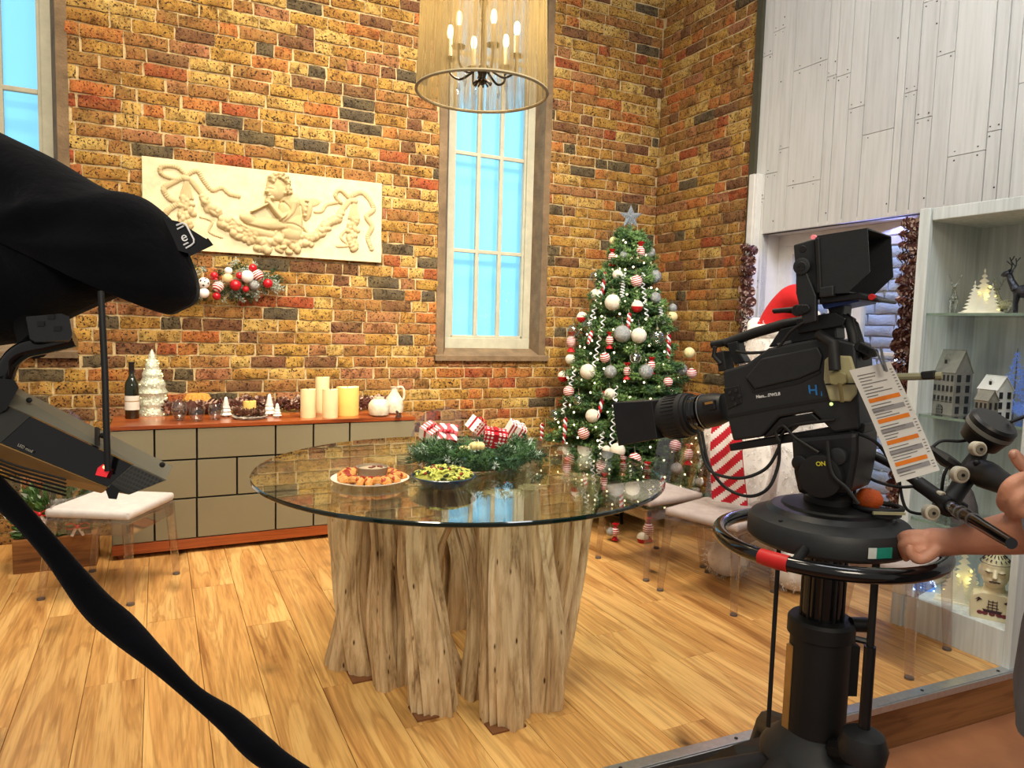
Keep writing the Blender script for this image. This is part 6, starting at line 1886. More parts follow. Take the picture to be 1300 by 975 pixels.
# pan bar toward the operator
def DD(px, py, z): return D(px, py, z) - C0
pb = [DD(1080, 563, 1.80), DD(1130, 588, 1.74), DD(1178, 622, 1.66), DD(1206, 642, 1.58), DD(1284, 690, 1.29)]
MB().tube([pb[0], pb[1], pb[2]], .0115, 12).build('pan_bar', BLK, cm, True)
MB().tube([pb[2].lerp(pb[1], .25), pb[2], pb[3]], .017, 14).build('pan_bar_clamp', RUB, cm, True)
MB().tube([pb[3], pb[3].lerp(pb[4], .12)], .012, 12).build('bar_chrome_section', STEEL, cm, True)
MB().tube([pb[3].lerp(pb[4], .12), pb[4]], [.0145, .0105], 14).build('bar_grip', GLS, cm, True)
for f in (.2, .28, .42): 
    c = pb[3].lerp(pb[4], f); MB().tube([c, c.lerp(pb[4], .03)], .0152, 14).build('bar_ring', STEEL, cm, True)
for c in (pb[1].lerp(pb[2], .1), pb[1].lerp(pb[2], .3), pb[1].lerp(pb[2], .75)): MB().tube([c, c.lerp(pb[2], .04)], .0125, 12).build('bar_ring', STEEL, cm, True)
WW_ = pmat('wheel_ivory', srgb(206, 198, 176), .45)
def vknob(px, py, z, r, nm, mat):
    c = DD(px, py, z); v_ = AX_F * 1
    o = MB().tube([c + v_ * .016, c, c - v_ * .002], [r, r, r * .86], 22).build(nm, mat, cm, True, 30)
    MB().tube([c - v_ * .0015, c - v_ * .0045], r * .66, 18).build('knob_recess', pmat('knob_grey', srgb(140, 132, 114), .5), o, True, 30)
    MB().tube([c - v_ * .004, c - v_ * .007], r * .2, 10).build('knob_screw', RUB, o, True, 30)
ctrl = MB(); 
ctrl.tube([DD(1198, 648, 1.66), DD(1216, 622, 1.68), DD(1232, 596, 1.69), DD(1246, 570, 1.70)], [.022, .02, .024, .016], 12)
ctrl.build('control_stem', RUB, cm, True)
MB().tube([DD(1190, 632, 1.70), DD(1222, 650, 1.68)], .022, 12).build('stem_clamp', RUB, cm, True)
vknob(1184, 651, 1.59, .0172, 'lock_wheel', WW_); vknob(1221, 603, 1.60, .0185, 'lock_wheel', WW_); vknob(1244, 570, 1.60, .0165, 'lock_wheel', WW_); vknob(1197, 628, 1.60, .007, 'small_wheel', WW_)
c1 = DD(1253, 548, 1.67); ax = (AX_U * .75 - AX_F * .55 + AX_R * .25).normalized()
o = MB().tube([c1 - ax * .03, c1 + ax * .0, c1 + ax * .002, c1 + ax * .028, c1 + ax * .034], [.044, .05, .052, .052, .046], 32).build('zoom_demand', BLK, cm, True, 30)
MB().tube([c1 + ax * .006, c1 + ax * .016], .0532, 32).build('demand_scale', pmat('dial_grey', srgb(120, 120, 112), .4), o, True, 30)
MB().tube([c1 + ax * .03 + AX_R * .035, c1 + ax * .05 + AX_R * .06], .004, 8).build('demand_lever', BLK, o)
MB().tube(bez([DD(1236, 598, 1.69), DD(1250, 602, 1.64), DD(1270, 612, 1.56), DD(1292, 624, 1.47), DD(1304, 632, 1.43)], 5), [.026, .028, .03, .031, .031, .033, .032, .031, .029, .027, .026, .024, .023, .022, .021, .02, .02, .02, .02, .02, .015], 16).build('hand_grip', RUB, cm, True)
for k in range(7): MB().sph(DD(1240 + k * 7, 588 + k * 4 + (k % 2) * 2, 1.635), .008, 8, 6).build('thumb_switch', RUB, cm, True)
MB().tube([DD(1180, 569, 1.70), DD(1200, 584, 1.69), DD(1216, 594, 1.68)], [.009, .016, .013], 8).build('trigger_lever', BLK, cm)
for pts in ([(1182, 570, 1.70), (1195, 560, 1.70), (1220, 560, 1.70), (1240, 556, 1.69)], [(1140, 585, 1.75), (1143, 620, 1.74), (1150, 645, 1.72), (1165, 652, 1.70), (1182, 651, 1.68)], [(1076, 590, 1.76), (1110, 610, 1.76), (1140, 618, 1.74), (1165, 617, 1.72)], [(1195, 628, 1.68), (1198, 605, 1.68), (1205, 590, 1.68)], [(1084, 640, 1.70), (1086, 610, 1.72), (1090, 590, 1.75), (1110, 575, 1.76)]):
    MB().tube(bez([DD(*p) for p in pts], 8), .0038, 8).build('control_cable', RUB, cm, True)
# script sheet clipped to the arm
arm = [K(1090, 480, .06), K(1196, 477, .06)]
ac = MB(); ac.tube([p - C0 for p in arm], .008, 8); ac.build('clip_arm', pmat('arm_khaki', srgb(140, 136, 104), .45), cm, True)
plate([(1168, 472), (1186, 470), (1187, 481), (1170, 482)], .05, .07, 'arm_clip_pad', RUB)
sheet = thing('script_sheet', 'long printed running-order sheet with orange bars clipped to the camera', 'paper', (0, 0, 0))
WPR = pmat('paper_white', srgb(224, 222, 216), .8, var=.02)
TL, TR_, BR_, BL_ = (1078, 470), (1130, 459), (1193, 597), (1138, 613)
def SP(u, v, lift=0.0):
    a = Vector(TL).lerp(Vector(TR_), u); b_ = Vector(BL_).lerp(Vector(BR_), u); q = a.lerp(b_, v)
    bend = math.sin(v * PI) * 2.0
    return K(q.x + bend, q.y - bend * .2, .10 + .03 * v - .012 * math.sin(v * 2.6) + lift)
NU, NV = 6, 24
vs = [SP(i / NU, j / NV) for j in range(NV + 1) for i in range(NU + 1)]
n0 = len(vs); vs += [v_ - SD * .0006 for v_ in vs]
fs = []
for j in range(NV):
    for i in range(NU):
        a = j * (NU + 1) + i; fs += [(a, a + 1, a + NU + 2, a + NU + 1), (n0 + a, n0 + a + NU + 1, n0 + a + NU + 2, n0 + a + 1)]
MB().add(vs, fs).build('paper', WPR, sheet, True)
def bar(u0, u1, v0, v1, mat, name):
    mb = MB(); n = 6; vs = []
    for i in range(n + 1):
        u = u0 + (u1 - u0) * i / n
        vs += [SP(u, v0, .0006), SP(u, v1, .0006)]
    mb.add(vs, [(2 * i, 2 * i + 2, 2 * i + 3, 2 * i + 1) for i in range(n)])
    return mb.build(name, mat, sheet)
ORG = pmat('print_orange', srgb(232, 128, 30), .7); GRB = pmat('print_grey', srgb(150, 148, 150), .7); INKP = pmat('print_ink', srgb(110, 108, 108), .8)
for v in (.29, .475, .665, .855): bar(.12, .86, v - .018, v + .018, ORG, 'orange_bar')
for v in (.38, .565, .755, .915): bar(.1, .86, v - .022, v + .02, GRB, 'grey_bar')
tx = MB(); r2 = random.Random(9)
v = .06
while v < .96:
    if all(abs(v - w_) > .03 for w_ in (.29, .475, .665, .855)):
        u1 = r2.uniform(.35, .8)
        n = 5; vs = []
        for i in range(n + 1):
            u = .12 + (u1 - .12) * i / n; vs += [SP(u, v, .0009), SP(u, v + .007, .0009)]
        tx.add(vs, [(2 * i, 2 * i + 2, 2 * i + 3, 2 * i + 1) for i in range(n)])
        tx.add([SP(.9, v, .0009), SP(.96, v, .0009), SP(.96, v + .007, .0009), SP(.9, v + .007, .0009)], [(0, 1, 2, 3)])
    v += .027
tag(tx.build('text_lines', INKP, sheet), kind='stuff')
ck = MB(); ck.tube([K(1118, 440, .115), K(1121, 456, .115), K(1126, 472, .116)], .003, 6); ck.tube([K(1113, 446, .115), K(1123, 471, .116)], .002, 6)
ck.build('wire_clip', STEEL, sheet, True)

# ---- pedestal
pd = thing('camera_pedestal', 'black wheeled camera pedestal with steering ring below the studio camera', 'pedestal', PB)
def PZ(py, px=1042):        # height above the lower floor of a pixel row at the column's depth
    return D(px, py, ZC).z + .17
z = lambda py: PZ(py)
zr = z(694) + .035
MB().lathe([(.115, z(640)), (.11, z(636)), (.06, z(633)), (.06, z(626)), (.05, z(618))], 28).build('head_mount', RUB, pd, True, 30)
MB().lathe([(.184, z(682)), (.19, z(678)), (.19, z(660)), (.182, z(653)), (.12, z(640))], 48).build('platform', BLK2, pd, True, 30)
MB().lathe([(.148, z(652)), (.15, z(647)), (.135, z(640)), (.09, z(637))], 40).build('upper_disc', BLK, pd, True, 30)
ring = [(0.258 * math.cos(2 * PI * k / 72), 0.258 * math.sin(2 * PI * k / 72), zr - .012) for k in range(72)]
MB().tube(ring, .0175, 14, closed=True).build('steering_ring', GLS, pd, True)
ra = math.atan2((-HR * .75 - HF * .66).y, (-HR * .75 - HF * .66).x)
MB().tube([(0.258 * math.cos(ra + q), 0.258 * math.sin(ra + q), zr - .012) for q in [(-.13 + .26 * k / 8) for k in range(9)]], .0188, 14).build('red_tape', REDT, pd, True)
va = math.atan2((-HF).y, (-HF).x)
for dv in (-HR * .63 - HF * .79, HR * .93 - HF * .3, -HR * .3 + HF * .95):
    a = math.atan2(dv.y, dv.x); MB().tube([(.1 * math.cos(a), .1 * math.sin(a), zr + .03), (.252 * math.cos(a), .252 * math.sin(a), zr - .01)], .012, 10).build('ring_spoke', BLK, pd, True)
cb = z(975)
MB().lathe([(.05, z(930)), (.05, z(675))], 28).build('upper_column', GLS, pd, True, 30)
for k in range(10):
    a = 2 * PI * k / 10; MB().box((.05 * math.cos(a), .05 * math.sin(a), (z(785) + z(700)) / 2), (.006, .006, z(700) - z(785))).build('column_rib', BLK, pd)
MB().lathe([(.072, z(945)), (.072, z(806)), (.08, z(804)), (.08, z(786)), (.074, z(782)), (.052, z(781))], 32).build('lower_column', RUB, pd, True, 30)
w_ = HR
MB().box((-.072 * HR.x, -.072 * HR.y, (z(820) + z(930)) / 2), (.012, .02, z(820) - z(930))).build('brass_strip', pmat('brass_strip', srgb(180, 140, 80), .4, .4), pd)
MB().tube([tuple(HR * .07 + Vector((0, 0, z(808)))), tuple(HR * .125 - HF * .02 + Vector((0, 0, z(811))))], .008, 8).build('lock_lever', BLK, pd, True)
MB().tube([tuple(HR * .06 + HF * -.03 + Vector((0, 0, z(785)))), tuple(HR * .1 + HF * -.03 + Vector((0, 0, z(785))))], .018, 14).build('side_knob', BLK, pd, True)
MB().box((HR.x * .075, HR.y * .075, (z(815) + z(880)) / 2), (.03, .05, z(815) - z(880)), (0, 0, math.atan2(HR.y, HR.x))).build('side_housing', RUB, pd)
MB().lathe([(.13, z(1010)), (.13, z(962)), (.118, z(952)), (.1, z(945)), (.085, z(935)), (.072, z(930))], 32).build('base_collar', BLK2, pd, True, 30)
bz0 = z(990)
MB().lathe([(.34, .10), (.37, .13), (.36, .2), (.2, bz0), (.13, bz0 + .02)], 6).build('base_skirt', BLK, pd)
for da in (-1.0, 1.1, 3.14):
    a = va + da
    MB().tube([(.1 * math.cos(a), .1 * math.sin(a), bz0 + .03), (.28 * math.cos(a), .28 * math.sin(a), bz0 - .04), (.34 * math.cos(a), .34 * math.sin(a), .16)], [.05, .045, .05], 10).build('base_arm', RUB, pd, True)
    for s_ in (-.12, .12):
        c = Vector((.33 * math.cos(a + s_), .33 * math.sin(a + s_), .06)); tn = Vector((math.cos(a), math.sin(a), 0))
        MB().tube([c - tn * .02, c + tn * .02], .06, 18).build('castor', RUB, pd, True, 40)
for (x0, x1, y0, y1, zz_, r_) in ((991, 984, 660, 935, 1.70, .0055), (1114, 1098, 690, 960, 1.62, .0085)):
    a = D(x0, y0, zz_) - PB; bq = D(x1, y1, zz_) - PB; bq = Vector((a.x, a.y, bq.z))
    MB().tube([a, bq], r_, 10).build('control_rod', RUB, pd, True)
    if r_ > .006:
        MB().tube([a.lerp(bq, .5), a.lerp(bq, .96)], .013, 12).build('rod_sleeve', BLK, pd, True)
        MB().lathe([(.05, -.03), (.055, 0), (.045, .03), (.02, .045)], 20, Matrix.Translation((a.x, a.y, bq.z))).build('foot_pedal_knob', BLK2, pd, True)
        MB().tube([(a.x, a.y, bq.z - .02), (a.x * .5, a.y * .5, bq.z - .06)], .03, 10).build('pedal_arm', RUB, pd)
MB().tube([Vector((HR.x * -.1, HR.y * -.1, bz0 + .0)), D(850, 985, 1.75) - PB + Vector((0, 0, -.02))], [.05, .035], 10).build('base_arm', RUB, pd, True)
# tray, tangerine, stickers
tc_ = D(1113, 660, 1.72) - PB
zt_ = z(638) + .005
tcv = Vector((tc_.x, tc_.y, 0))
tray = MB(); tp = [(tcv.x + HR.x * .055 * math.cos(g) + HF.x * .045 * math.sin(g), tcv.y + HR.y * .055 * math.cos(g) + HF.y * .045 * math.sin(g), zt_ + .008) for g in [2 * PI * k / 28 for k in range(28)]]
tray.tube(tp, .006, 8, closed=True); tray.build('accessory_tray_rim', RUB, pd, True)
tray = MB(); tray.prism([(p[0], p[1]) for p in tp], 2, zt_ - .01, zt_); tray.build('accessory_tray', BLK2, pd)
MB().box((tcv.x - HF.x * .052, tcv.y - HF.y * .052, zt_ + .006), (.075, .006, .006), (0, 0, math.atan2(HR.y, HR.x))).build('tray_strip', BEIGE, pd)
tg = thing('tangerine', 'whole orange tangerine in the tray of the camera pedestal', 'fruit', Vector((PB.x + tcv.x, PB.y + tcv.y, PB.z + zt_)) - HR * .022)
MB().lathe([(.006, .0), (.02, .004), (.031, .02), (.031, .032), (.022, .047), (.008, .052), (.001, .05)], 24).build('tangerine_skin', pmat('tangerine_skin', srgb(226, 96, 24), .4, var=.08, scale=40, bmp=.5, bscale=300), tg, True)
MB().sph((0, 0, .0505), (.004, .004, .002), 8, 5).build('stem_scar', pmat('scar_green', srgb(90, 100, 40), .7), tg)
sa = va + .14
for k, (w1, mt) in enumerate(((.02, pmat('sticker_white', srgb(210, 216, 210), .6)), (.04, pmat('sticker_teal', srgb(30, 140, 120), .5)))):
    a = sa + (-.055 + k * .15); mb = MB()
    mb.box((.1925 * math.cos(a), .1925 * math.sin(a), (z(664) + z(672)) / 2), (.002, w1 if k else .02, .024), (0, 0, a)); mb.build('sticker', mt, pd)

# ================================================================ hooded prompter camera (left)
CLO = pmat('black_cloth', srgb(8, 9, 15), .95, var=.25, scale=12, bmp=.4, bscale=25, spec=.1, sheen=.06)
ZL = 1.10
lb0 = D(-190, 640, ZL); lb0.z = -.17
pr_ = thing('prompter_camera', 'prompter camera under a black cloth hood at the left edge', 'camera', lb0)
L0 = Vector(lb0)
def LD(px, py, z=ZL): return D(px, py, z) - L0
out = [(-260, 60), (-120, 110), (0, 168), (70, 202), (135, 240), (179, 250), (206, 268), (221, 287), (238, 325), (249, 360), (246, 382), (226, 394), (210, 399), (196, 384), (185, 371), (154, 368), (138, 377), (95, 396), (60, 412), (30, 432), (0, 438), (-120, 450), (-260, 440)]
o2 = bez([Vector((x, y, 0)) for x, y in out + out[:1]], 4)[:-1]
cx_, cy_ = 40, 315
vs = []; fs = []; n = len(o2); rings = [1.0, .985, .94, .86, .74, .6, .45, .28, .1]
for side in (-1, 1):
    for s_ in rings:
        h_ = math.sqrt(max(0, 1 - s_ ** 3))
        for k, p in enumerate(o2):
            x = cx_ + (p.x - cx_) * s_; y = cy_ + (p.y - cy_) * s_
            w_ = mnoise.noise((x * .012, y * .03, 3.1)) * .02 + mnoise.noise((x * .04, y * .05, 7)) * .006
            vs.append(LD(x, y) + AX_F * (side * (.10 * h_) + w_ * (1 - s_) * 2.2))
nr = len(rings)
for sd2 in range(2):
    o_ = sd2 * nr * n
    for i in range(nr - 1):
        for k in range(n): fs.append((o_ + i * n + k, o_ + i * n + (k + 1) % n, o_ + (i + 1) * n + (k + 1) % n, o_ + (i + 1) * n + k))
    fs.append(tuple(o_ + (nr - 1) * n + k for k in range(n)))
for k in range(n): fs.append((k, (k + 1) % n, nr * n + (k + 1) % n, nr * n + k))
MB().add(vs, fs).build('cloth_hood', CLO, pr_, True, 80)
# matte box with the rounded logo plate
def hull(points, name, mat, parent, smooth=False):
    bm = bmesh.new()
    for p in points: bm.verts.new(p)
    r = bmesh.ops.convex_hull(bm, input=bm.verts[:])
    bmesh.ops.delete(bm, geom=[e for e in r['geom_interior'] if isinstance(e, bmesh.types.BMVert)], context='VERTS')
    mb = MB(); mb.bm(bm)
    return mb.build(name, mat, parent, smooth)
pl = [(200, 275), (226, 281), (263, 304), (240, 322), (226, 318)]
hull([LD(x, y, ZL - .02) for x, y in pl] + [LD(x, y, ZL + .10) for x, y in pl], 'matte_box', GLS, pr_)
lip = [(238, 318), (264, 302), (271, 311), (240, 326)]
hull([LD(x, y, ZL - .025) for x, y in lip] + [LD(x, y, ZL + .12) for x, y in lip], 'matte_box_lip', BLK, pr_)
WHL = pmat('logo_white', srgb(235, 235, 235), .5, emit=(1, 1, 1, 1), es=.12)
zf = ZL - .0225
lg = MB(); lg.tube([LD(x, y, zf) for x, y in ((224, 286), (232, 283), (236, 285), (246, 304), (246, 308), (243, 311), (236, 315))], .0013, 6); lg.build('logo_outline', WHL, pr_, True)
for pts in (((225, 291), (233, 287)), ((233, 311), (239, 308))): MB().tube([LD(x, y, zf) for x, y in pts], .0012, 6).build('logo_dash', WHL, pr_)
c = LD(233.5, 301, zf - .0005)
ex = (AX_R * .88 - AX_U * -.0 + AX_U * .35).normalized(); ey = (AX_U * .93 - AX_R * .36).normalized(); ez = ex.cross(ey)
text('logo_letter_e', 'e', .021, WHL, Matrix(((ex.x, ey.x, ez.x, c.x), (ex.y, ey.y, ez.y, c.y), (ex.z, ey.z, ez.z, c.z), (0, 0, 0, 1))), pr_, .0004, .0001)
# connector block and pipe
cbk = [(33, 402), (78, 398), (88, 402), (92, 425), (88, 432), (45, 434), (38, 430)]
hull([LD(x, y, ZL - .12) for x, y in cbk] + [LD(x, y + 6, ZL - .05) for x, y in cbk], 'connector_block', BLK2, pr_)
for x, y in ((64, 402), (51, 411), (72, 417)): hull([LD(x + a, y + b_, ZL - .1215) for a in (-4, 5) for b_ in (-3, 3)] + [LD(x + a, y + b_, ZL - .119) for a in (-4, 5) for b_ in (-3, 3)], 'socket', RUB, pr_)
MB().tube(bez([LD(95, 430, ZL - .08), LD(60, 438, ZL - .09), LD(32, 444, ZL - .1), (LD(14, 458, ZL - .1)), LD(6, 478, ZL - .1), LD(2, 500, ZL - .1)], 6), .0125, 14).build('support_pipe', GLS, pr_, True)
MB().tube([LD(30, 395, ZL), LD(45, 440, ZL - .08)], .02, 10).build('pipe_bracket', BLK, pr_)
hull([LD(x, y, ZL - .13) for x, y in ((-30, 478), (18, 482), (24, 492), (8, 520), (-30, 540))] + [LD(x, y, ZL - .04) for x, y in ((-30, 478), (18, 482), (24, 492), (8, 520), (-30, 540))], 'hinge_block', RUB, pr_)
# grey monitor box seen from behind
MG = pmat('monitor_grey', srgb(112, 116, 106), .45, var=.05, scale=20); MDK = pmat('monitor_dark', srgb(46, 46, 42), .5); MBOUNCE = pmat('monitor_base_warm_bounce', srgb(176, 140, 86), .5, var=.1)  # underside tan has the warm reflected light put into its colour
za = ZL - .12; zb2 = ZL - .04
mbx = hull([LD(21, 492, zb2), LD(-90, 436, zb2), LD(219, 592, zb2), LD(210, 610, za), LD(167, 590, za), LD(39, 529, za), LD(10, 515, za), LD(-90, 470, za), LD(164, 628, za - .012), LD(136, 619, za - .012), LD(2, 565, za - .012), LD(-90, 530, za - .012), LD(130, 622, zb2 + .12), LD(-90, 560, zb2 + .12), LD(150, 600, zb2 + .12)], 'monitor_case', MG, pr_)
def panel(pts, z0, z1, name, mat, parent=mbx):
    return hull([LD(x, y, zz) for x, y, zz in pts] + [LD(x, y, zz) + AX_F * .006 for x, y, zz in pts], name, mat, parent)
zp, zq = za - .003, za - .016
panel([(39, 529, zp), (167, 590, zp), (136, 617, zq), (2, 562, zq)], 0, 0, 'rear_panel', GLS)
panel([(10, 516, zp), (38, 529, zp), (1, 562, zq), (-20, 548, zq)], 0, 0, 'corner_panel', MDK)
panel([(168, 591, zp), (209, 610, zp), (164, 627, zq), (138, 617, zq)], 0, 0, 'vent_panel', MDK)
panel([(-60, 540, zq), (2, 564, zq), (136, 619, zq), (128, 626, zq + .08), (70, 613, zq + .1), (-60, 578, zq + .1)], 0, 0, 'underside_panel', MBOUNCE)
vt = MB()
for i in range(9):
    for k in range(6):
        u = (i + .5) / 9; v = (k + .5) / 6
        a = Vector((168, 591)).lerp(Vector((209, 610)), u); b_ = Vector((138, 617)).lerp(Vector((164, 627)), u); q = a.lerp(b_, v)
        vt.tube([LD(q.x, q.y, zp + (zq - zp) * v - .0006), LD(q.x, q.y, zp + (zq - zp) * v + .001)], .0021, 6)
tag(vt.build('vent_holes', RUB, mbx), kind='stuff')
for i in range(5):
    u = (577 + i * 5.0)
    MB().tube([LD(-40, u - 8, zq - .001 + .015 * i), LD(20, u + 14, zq - .001 + .015 * i), LD(84, u + 32, zq + .002 + .015 * i)], .0016, 5).build('vent_slot', RUB, mbx)
for x, y in ((37, 508), (130, 553), (206, 590)): MB().sph(LD(x, y, za + .03), .004, 8, 6).build('screw', RUB, mbx)
panel([(120, 542, za + .045), (124, 544, za + .045), (124, 566, za + .0), (120, 564, za + .0)], 0, 0, 'case_seam', RUB)
hull([LD(x, y, zz) for x, y, zz in ((124, 594, zp - .008), (131, 589, zp - .01), (141, 594, zp - .01), (135, 606, zp - .016), (121, 603, zp - .014))] + [LD(x, y, zp + .002) for x, y in ((124, 594), (131, 589), (141, 594), (135, 606), (121, 603))], 'power_switch', pmat('switch_red', srgb(220, 24, 34), .3, emit=(1, .05, .06, 1), es=.6), mbx)
MB().sph(LD(133, 593, zp - .0125), .0026, 8, 6).build('switch_lamp', pmat('lamp_orange', (1, .5, .2, 1), .3, emit=(1, .5, .2, 1), es=5), mbx)
text('panel_print', 'LED mod', .0058, pmat('print_dim', srgb(170, 165, 150), .6), Matrix(((AX_R.x * .9 - AX_U.x * .42, AX_U.x * .9 + AX_R.x * .42, -AX_F.x, LD(32, 569, zq - .002).x), (AX_R.y * .9 - AX_U.y * .42, AX_U.y * .9 + AX_R.y * .42, -AX_F.y, LD(32, 569, zq - .002).y), (AX_R.z * .9 - AX_U.z * .42, AX_U.z * .9 + AX_R.z * .42, -AX_F.z, LD(32, 569, zq - .002).z), (0, 0, 0, 1))), mbx, .0003)
hull([LD(x, y, zz) for x, y in ((134, 622), (142, 615), (152, 622), (148, 634), (138, 633)) for zz in (zq - .012, zq + .02)], 'cable_gland', RUB, mbx)
MB().tube(bez([LD(128, 370, zp), LD(130, 410, zp - .005), LD(133, 470, zp - .01), LD(135, 540, zp - .016), LD(137, 598, zp - .014)], 6), .0042, 10).build('power_cable', RUB, mbx, True)
# sheathed cable loom sweeping to the floor
lq = ((-60, 565, 15), (0, 627, 15), (36, 664, 13), (73, 707, 13.5), (120, 766, 18), (156, 798, 18.5), (204, 842, 13), (247, 882, 10.5), (291, 915, 15), (330, 951, 17), (375, 982, 14), (520, 1070, 13))
lp_ = bez([LD(x, y, 1.0) for x, y, r_ in lq], 6)
rad = [q.x / FPX for q in bez([Vector((r_, 0, 0)) for x, y, r_ in lq], 6)]
MB().tube(lp_, rad, 14).build('cable_loom', CLO, pr_, True)
# its column, outside the frame
MB().lathe([(.3, .02), (.3, .1), (.12, .2), (.06, .25), (.06, 1.35)], 20).build('pedestal_column', BLK, pr_, True, 30)
# ================================================================ camera operator at the right edge
SKIN = pmat('skin', srgb(212, 150, 120), .5, var=.1, scale=18, bmp=.12, bscale=120)
SKIN.node_tree.nodes['Principled BSDF'].inputs['Subsurface Weight'].default_value = .12
SKIN.node_tree.nodes['Principled BSDF'].inputs['Subsurface Radius'].default_value = (.012, .005, .003)
tp_ = D(1442, 640, 1.36)
op = thing('person', 'camera operator in grey top gripping the steering ring at the right edge', 'person', (tp_.x, tp_.y, -.17))
O0 = Vector(op.location)
def OD(px, py, z): return D(px, py, z) - O0
fw_ = lh; rt_ = lh.cross(UPZ)          # facing, and the operator's right
bd = MB()
up_ = lambda a, h: Vector((fw_.x * a, fw_.y * a, h))
bd.tube([up_(0, .86), up_(0, 1.0), up_(.01, 1.18), up_(.01, 1.32), up_(0, 1.42)], [.14, .125, .135, .14, .09], 16)
bd.tube([up_(0, 1.4), up_(.015, 1.5), up_(.02, 1.54)], [.062, .055, .056], 12)
bd.sph(up_(.03, 1.62), (.085, .085, .115), 18, 14); bd.sph(up_(.07, 1.57), (.055, .055, .06), 12, 10)
bd.tube([up_(.105, 1.63), up_(.135, 1.60), up_(.115, 1.595)], [.01, .016, .01], 8)
for s in (-1, 1):
    bd.sph(up_(.02, 1.62) + rt_ * s * .088, (.02, .012, .032), 8, 6)
    hp_ = rt_ * s * .09
    bd.tube([hp_ + up_(0, .9), hp_ + up_(.02, .5), hp_ + up_(0, .09)], [.085, .056, .04], 12)
    bd.tube([hp_ + up_(-.03, .04), hp_ + up_(.16, .03)], [.04, .034], 10)
nearest = -1 if (rt_ * -1).dot(HF) < 0 else 1      # the shoulder on the viewer's side
sh_n = rt_ * nearest * .19 + up_(0, 1.37); sh_f = -rt_ * nearest * .19 + up_(0, 1.37)
# arm A: forearm across the picture to the ring spoke
elA = OD(1352, 668, 1.36); wrA = OD(1204, 688, 1.56); pmA = OD(1172, 688, 1.60)
bd.tube(bez([sh_n, sh_n.lerp(elA, .6) + Vector((0, 0, -.03)), elA], 4), [.056, .052, .05, .048, .047, .046, .045, .045, .045], 14)
fa = bez([elA, elA.lerp(wrA, .35), elA.lerp(wrA, .75), wrA, pmA], 5)
bd.tube(fa, [.045, .046, .046, .046, .045, .044, .043, .041, .039, .037, .035, .033, .031, .030, .030, .030, .031, .032, .032, .03, .024], 16)
def finger(pts, r0, r1):
    q = bez(pts, 4); n = len(q); bd.tube(q, [r0 + (r1 - r0) * i / (n - 1) for i in range(n)], 10); bd.sph(q[-1], r1, 8, 6)
finger([OD(1182, 680, 1.585), OD(1165, 678, 1.585), OD(1148, 680, 1.60), OD(1140, 690, 1.64)], .0125, .010)
finger([OD(1180, 688, 1.58), OD(1160, 688, 1.58), OD(1146, 692, 1.60), OD(1142, 702, 1.64)], .0125, .010)
finger([OD(1182, 696, 1.575), OD(1164, 698, 1.575), OD(1150, 702, 1.60), OD(1150, 708, 1.64)], .0125, .0098)
finger([OD(1186, 701, 1.57), OD(1172, 706, 1.57), OD(1162, 708, 1.59), OD(1160, 702, 1.62)], .011, .009)
finger([OD(1192, 694, 1.56), OD(1178, 706, 1.55), OD(1165, 710, 1.55), OD(1156, 702, 1.55), OD(1155, 696, 1.55)], .014, .0095)
# arm B: hand closed on the zoom grip
pmB = OD(1322, 622, 1.40); wrB = OD(1362, 640, 1.38); elB = OD(1440, 700, 1.34)
bd.tube(bez([sh_f, sh_f.lerp(elB, .6), elB], 4), [.054, .052, .05, .048, .046, .045, .044, .044, .044], 14)
bd.tube(bez([elB, elB.lerp(wrB, .5), wrB, pmB, OD(1306, 612, 1.41)], 4), [.044, .045, .044, .042, .039, .036, .033, .031, .03, .031, .033, .036, .037, .037, .035, .03, .022], 14)
finger([OD(1316, 606, 1.40), OD(1296, 608, 1.39), OD(1280, 618, 1.39), OD(1273, 636, 1.41), OD(1276, 644, 1.43)], .0145, .0115)
finger([OD(1318, 616, 1.39), OD(1302, 624, 1.38), OD(1289, 636, 1.38), OD(1287, 652, 1.40), OD(1291, 658, 1.42)], .0145, .0115)
finger([OD(1320, 626, 1.39), OD(1308, 638, 1.38), OD(1299, 650, 1.38), OD(1300, 662, 1.40)], .014, .011)
finger([OD(1324, 634, 1.39), OD(1316, 648, 1.38), OD(1310, 660, 1.39), OD(1312, 668, 1.41)], .0125, .010)
finger([OD(1330, 606, 1.41), OD(1312, 600, 1.41), OD(1298, 590, 1.42), OD(1288, 577, 1.43)], .0165, .012)
o = bd.build('body', SKIN, op, True)
rm = o.modifiers.new('remesh', 'REMESH'); rm.mode = 'VOXEL'; rm.voxel_size = .0042; rm.use_smooth_shade = True
sm = o.modifiers.new('smooth', 'SMOOTH'); sm.iterations = 3; sm.factor = .4
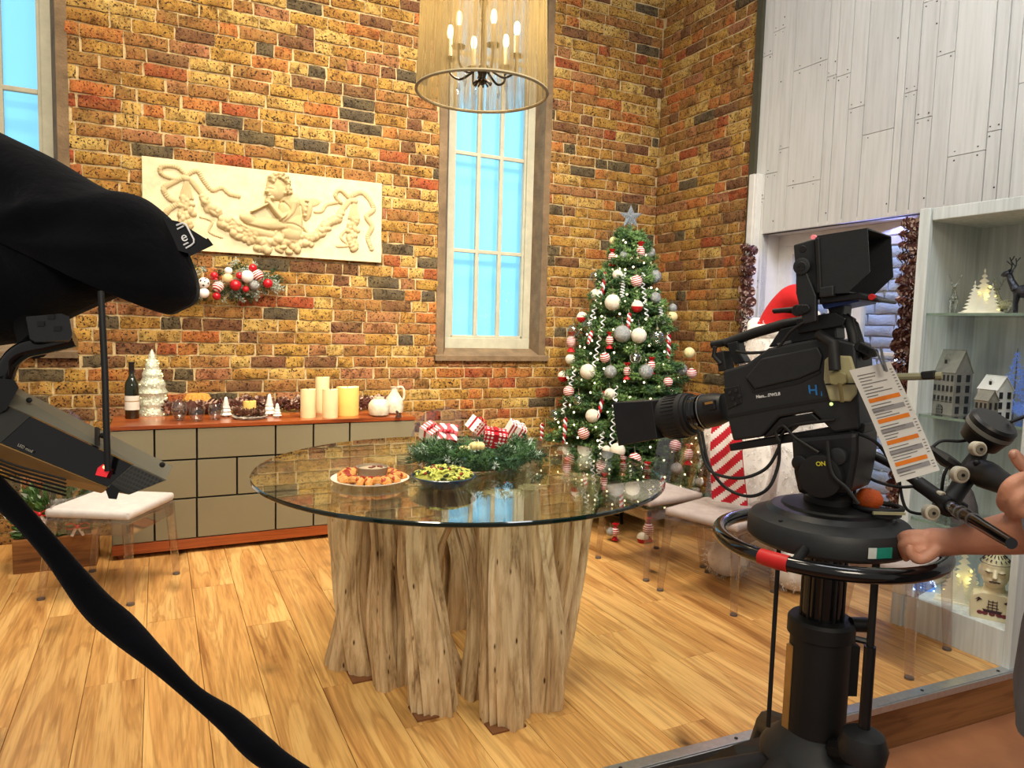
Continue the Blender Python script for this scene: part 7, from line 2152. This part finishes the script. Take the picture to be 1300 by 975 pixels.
nail = pmat('nail', srgb(226, 170, 146), .3)
MB().sph(OD(1287, 577, 1.4205), (.006, .006, .008), 8, 6).build('thumbnail', nail, op, True)
# clothes
GRY = pmat('grey_jersey', srgb(120, 124, 130), .9, var=.15, scale=20, bmp=.4, bscale=30)
sh = MB()
n = 40; vs = []; prof = [(.70, .205), (.76, .21), (.88, .20), (1.0, .185), (1.15, .185), (1.28, .19), (1.38, .165), (1.45, .085)]
for h, r_ in prof:
    for k in range(n):
        g = 2 * PI * k / n; rr_ = r_ * (1 + .05 * math.sin(g * 7 + h * 9) * (1.4 - h)) 
        v_ = fw_ * math.cos(g) * rr_ * .78 + rt_ * math.sin(g) * rr_; vs.append(v_ + Vector((0, 0, h)))
fs = [(i * n + k, i * n + (k + 1) % n, (i + 1) * n + (k + 1) % n, (i + 1) * n + k) for i in range(len(prof) - 1) for k in range(n)]
sh.add(vs, fs)
for s0, el in ((sh_n, elA), (sh_f, elB)):
    sh.tube(bez([s0 + Vector((0, 0, .01)), s0.lerp(el, .6), s0.lerp(el, .98)], 4), [.078, .076, .072, .07, .068, .068, .067, .066, .066], 16, False)
sh.build('grey_top', GRY, op, True)
cu_ = elA.lerp(wrA, .18)
MB().tube([elA.lerp(wrA, -.1), elA, cu_], [.066, .064, .060], 18, False).build('sleeve_cuff', GRY, op, True)
tr__ = MB()
for s in (-1, 1):
    hp_ = rt_ * s * .09
    tr__.tube([hp_ + up_(0, .95), hp_ + up_(0, .78), hp_ + up_(.02, .5), hp_ + up_(0, .08)], [.125, .115, .085, .075], 16)
tr__.build('dark_trousers', pmat('trouser_navy', srgb(24, 26, 34), .9), op, True)
for s in (-1, 1):
    hp_ = rt_ * s * .09
    MB().tube([hp_ + up_(-.06, .045), hp_ + up_(.05, .05), hp_ + up_(.19, .035)], [.044, .05, .036], 12).build('shoe', RUB, op, True)
hr = MB(); hr.sph(up_(.005, 1.655), (.096, .096, .1), 18, 12); hr.build('hair', pmat('hair_brown', srgb(52, 36, 26), .8), op, True)
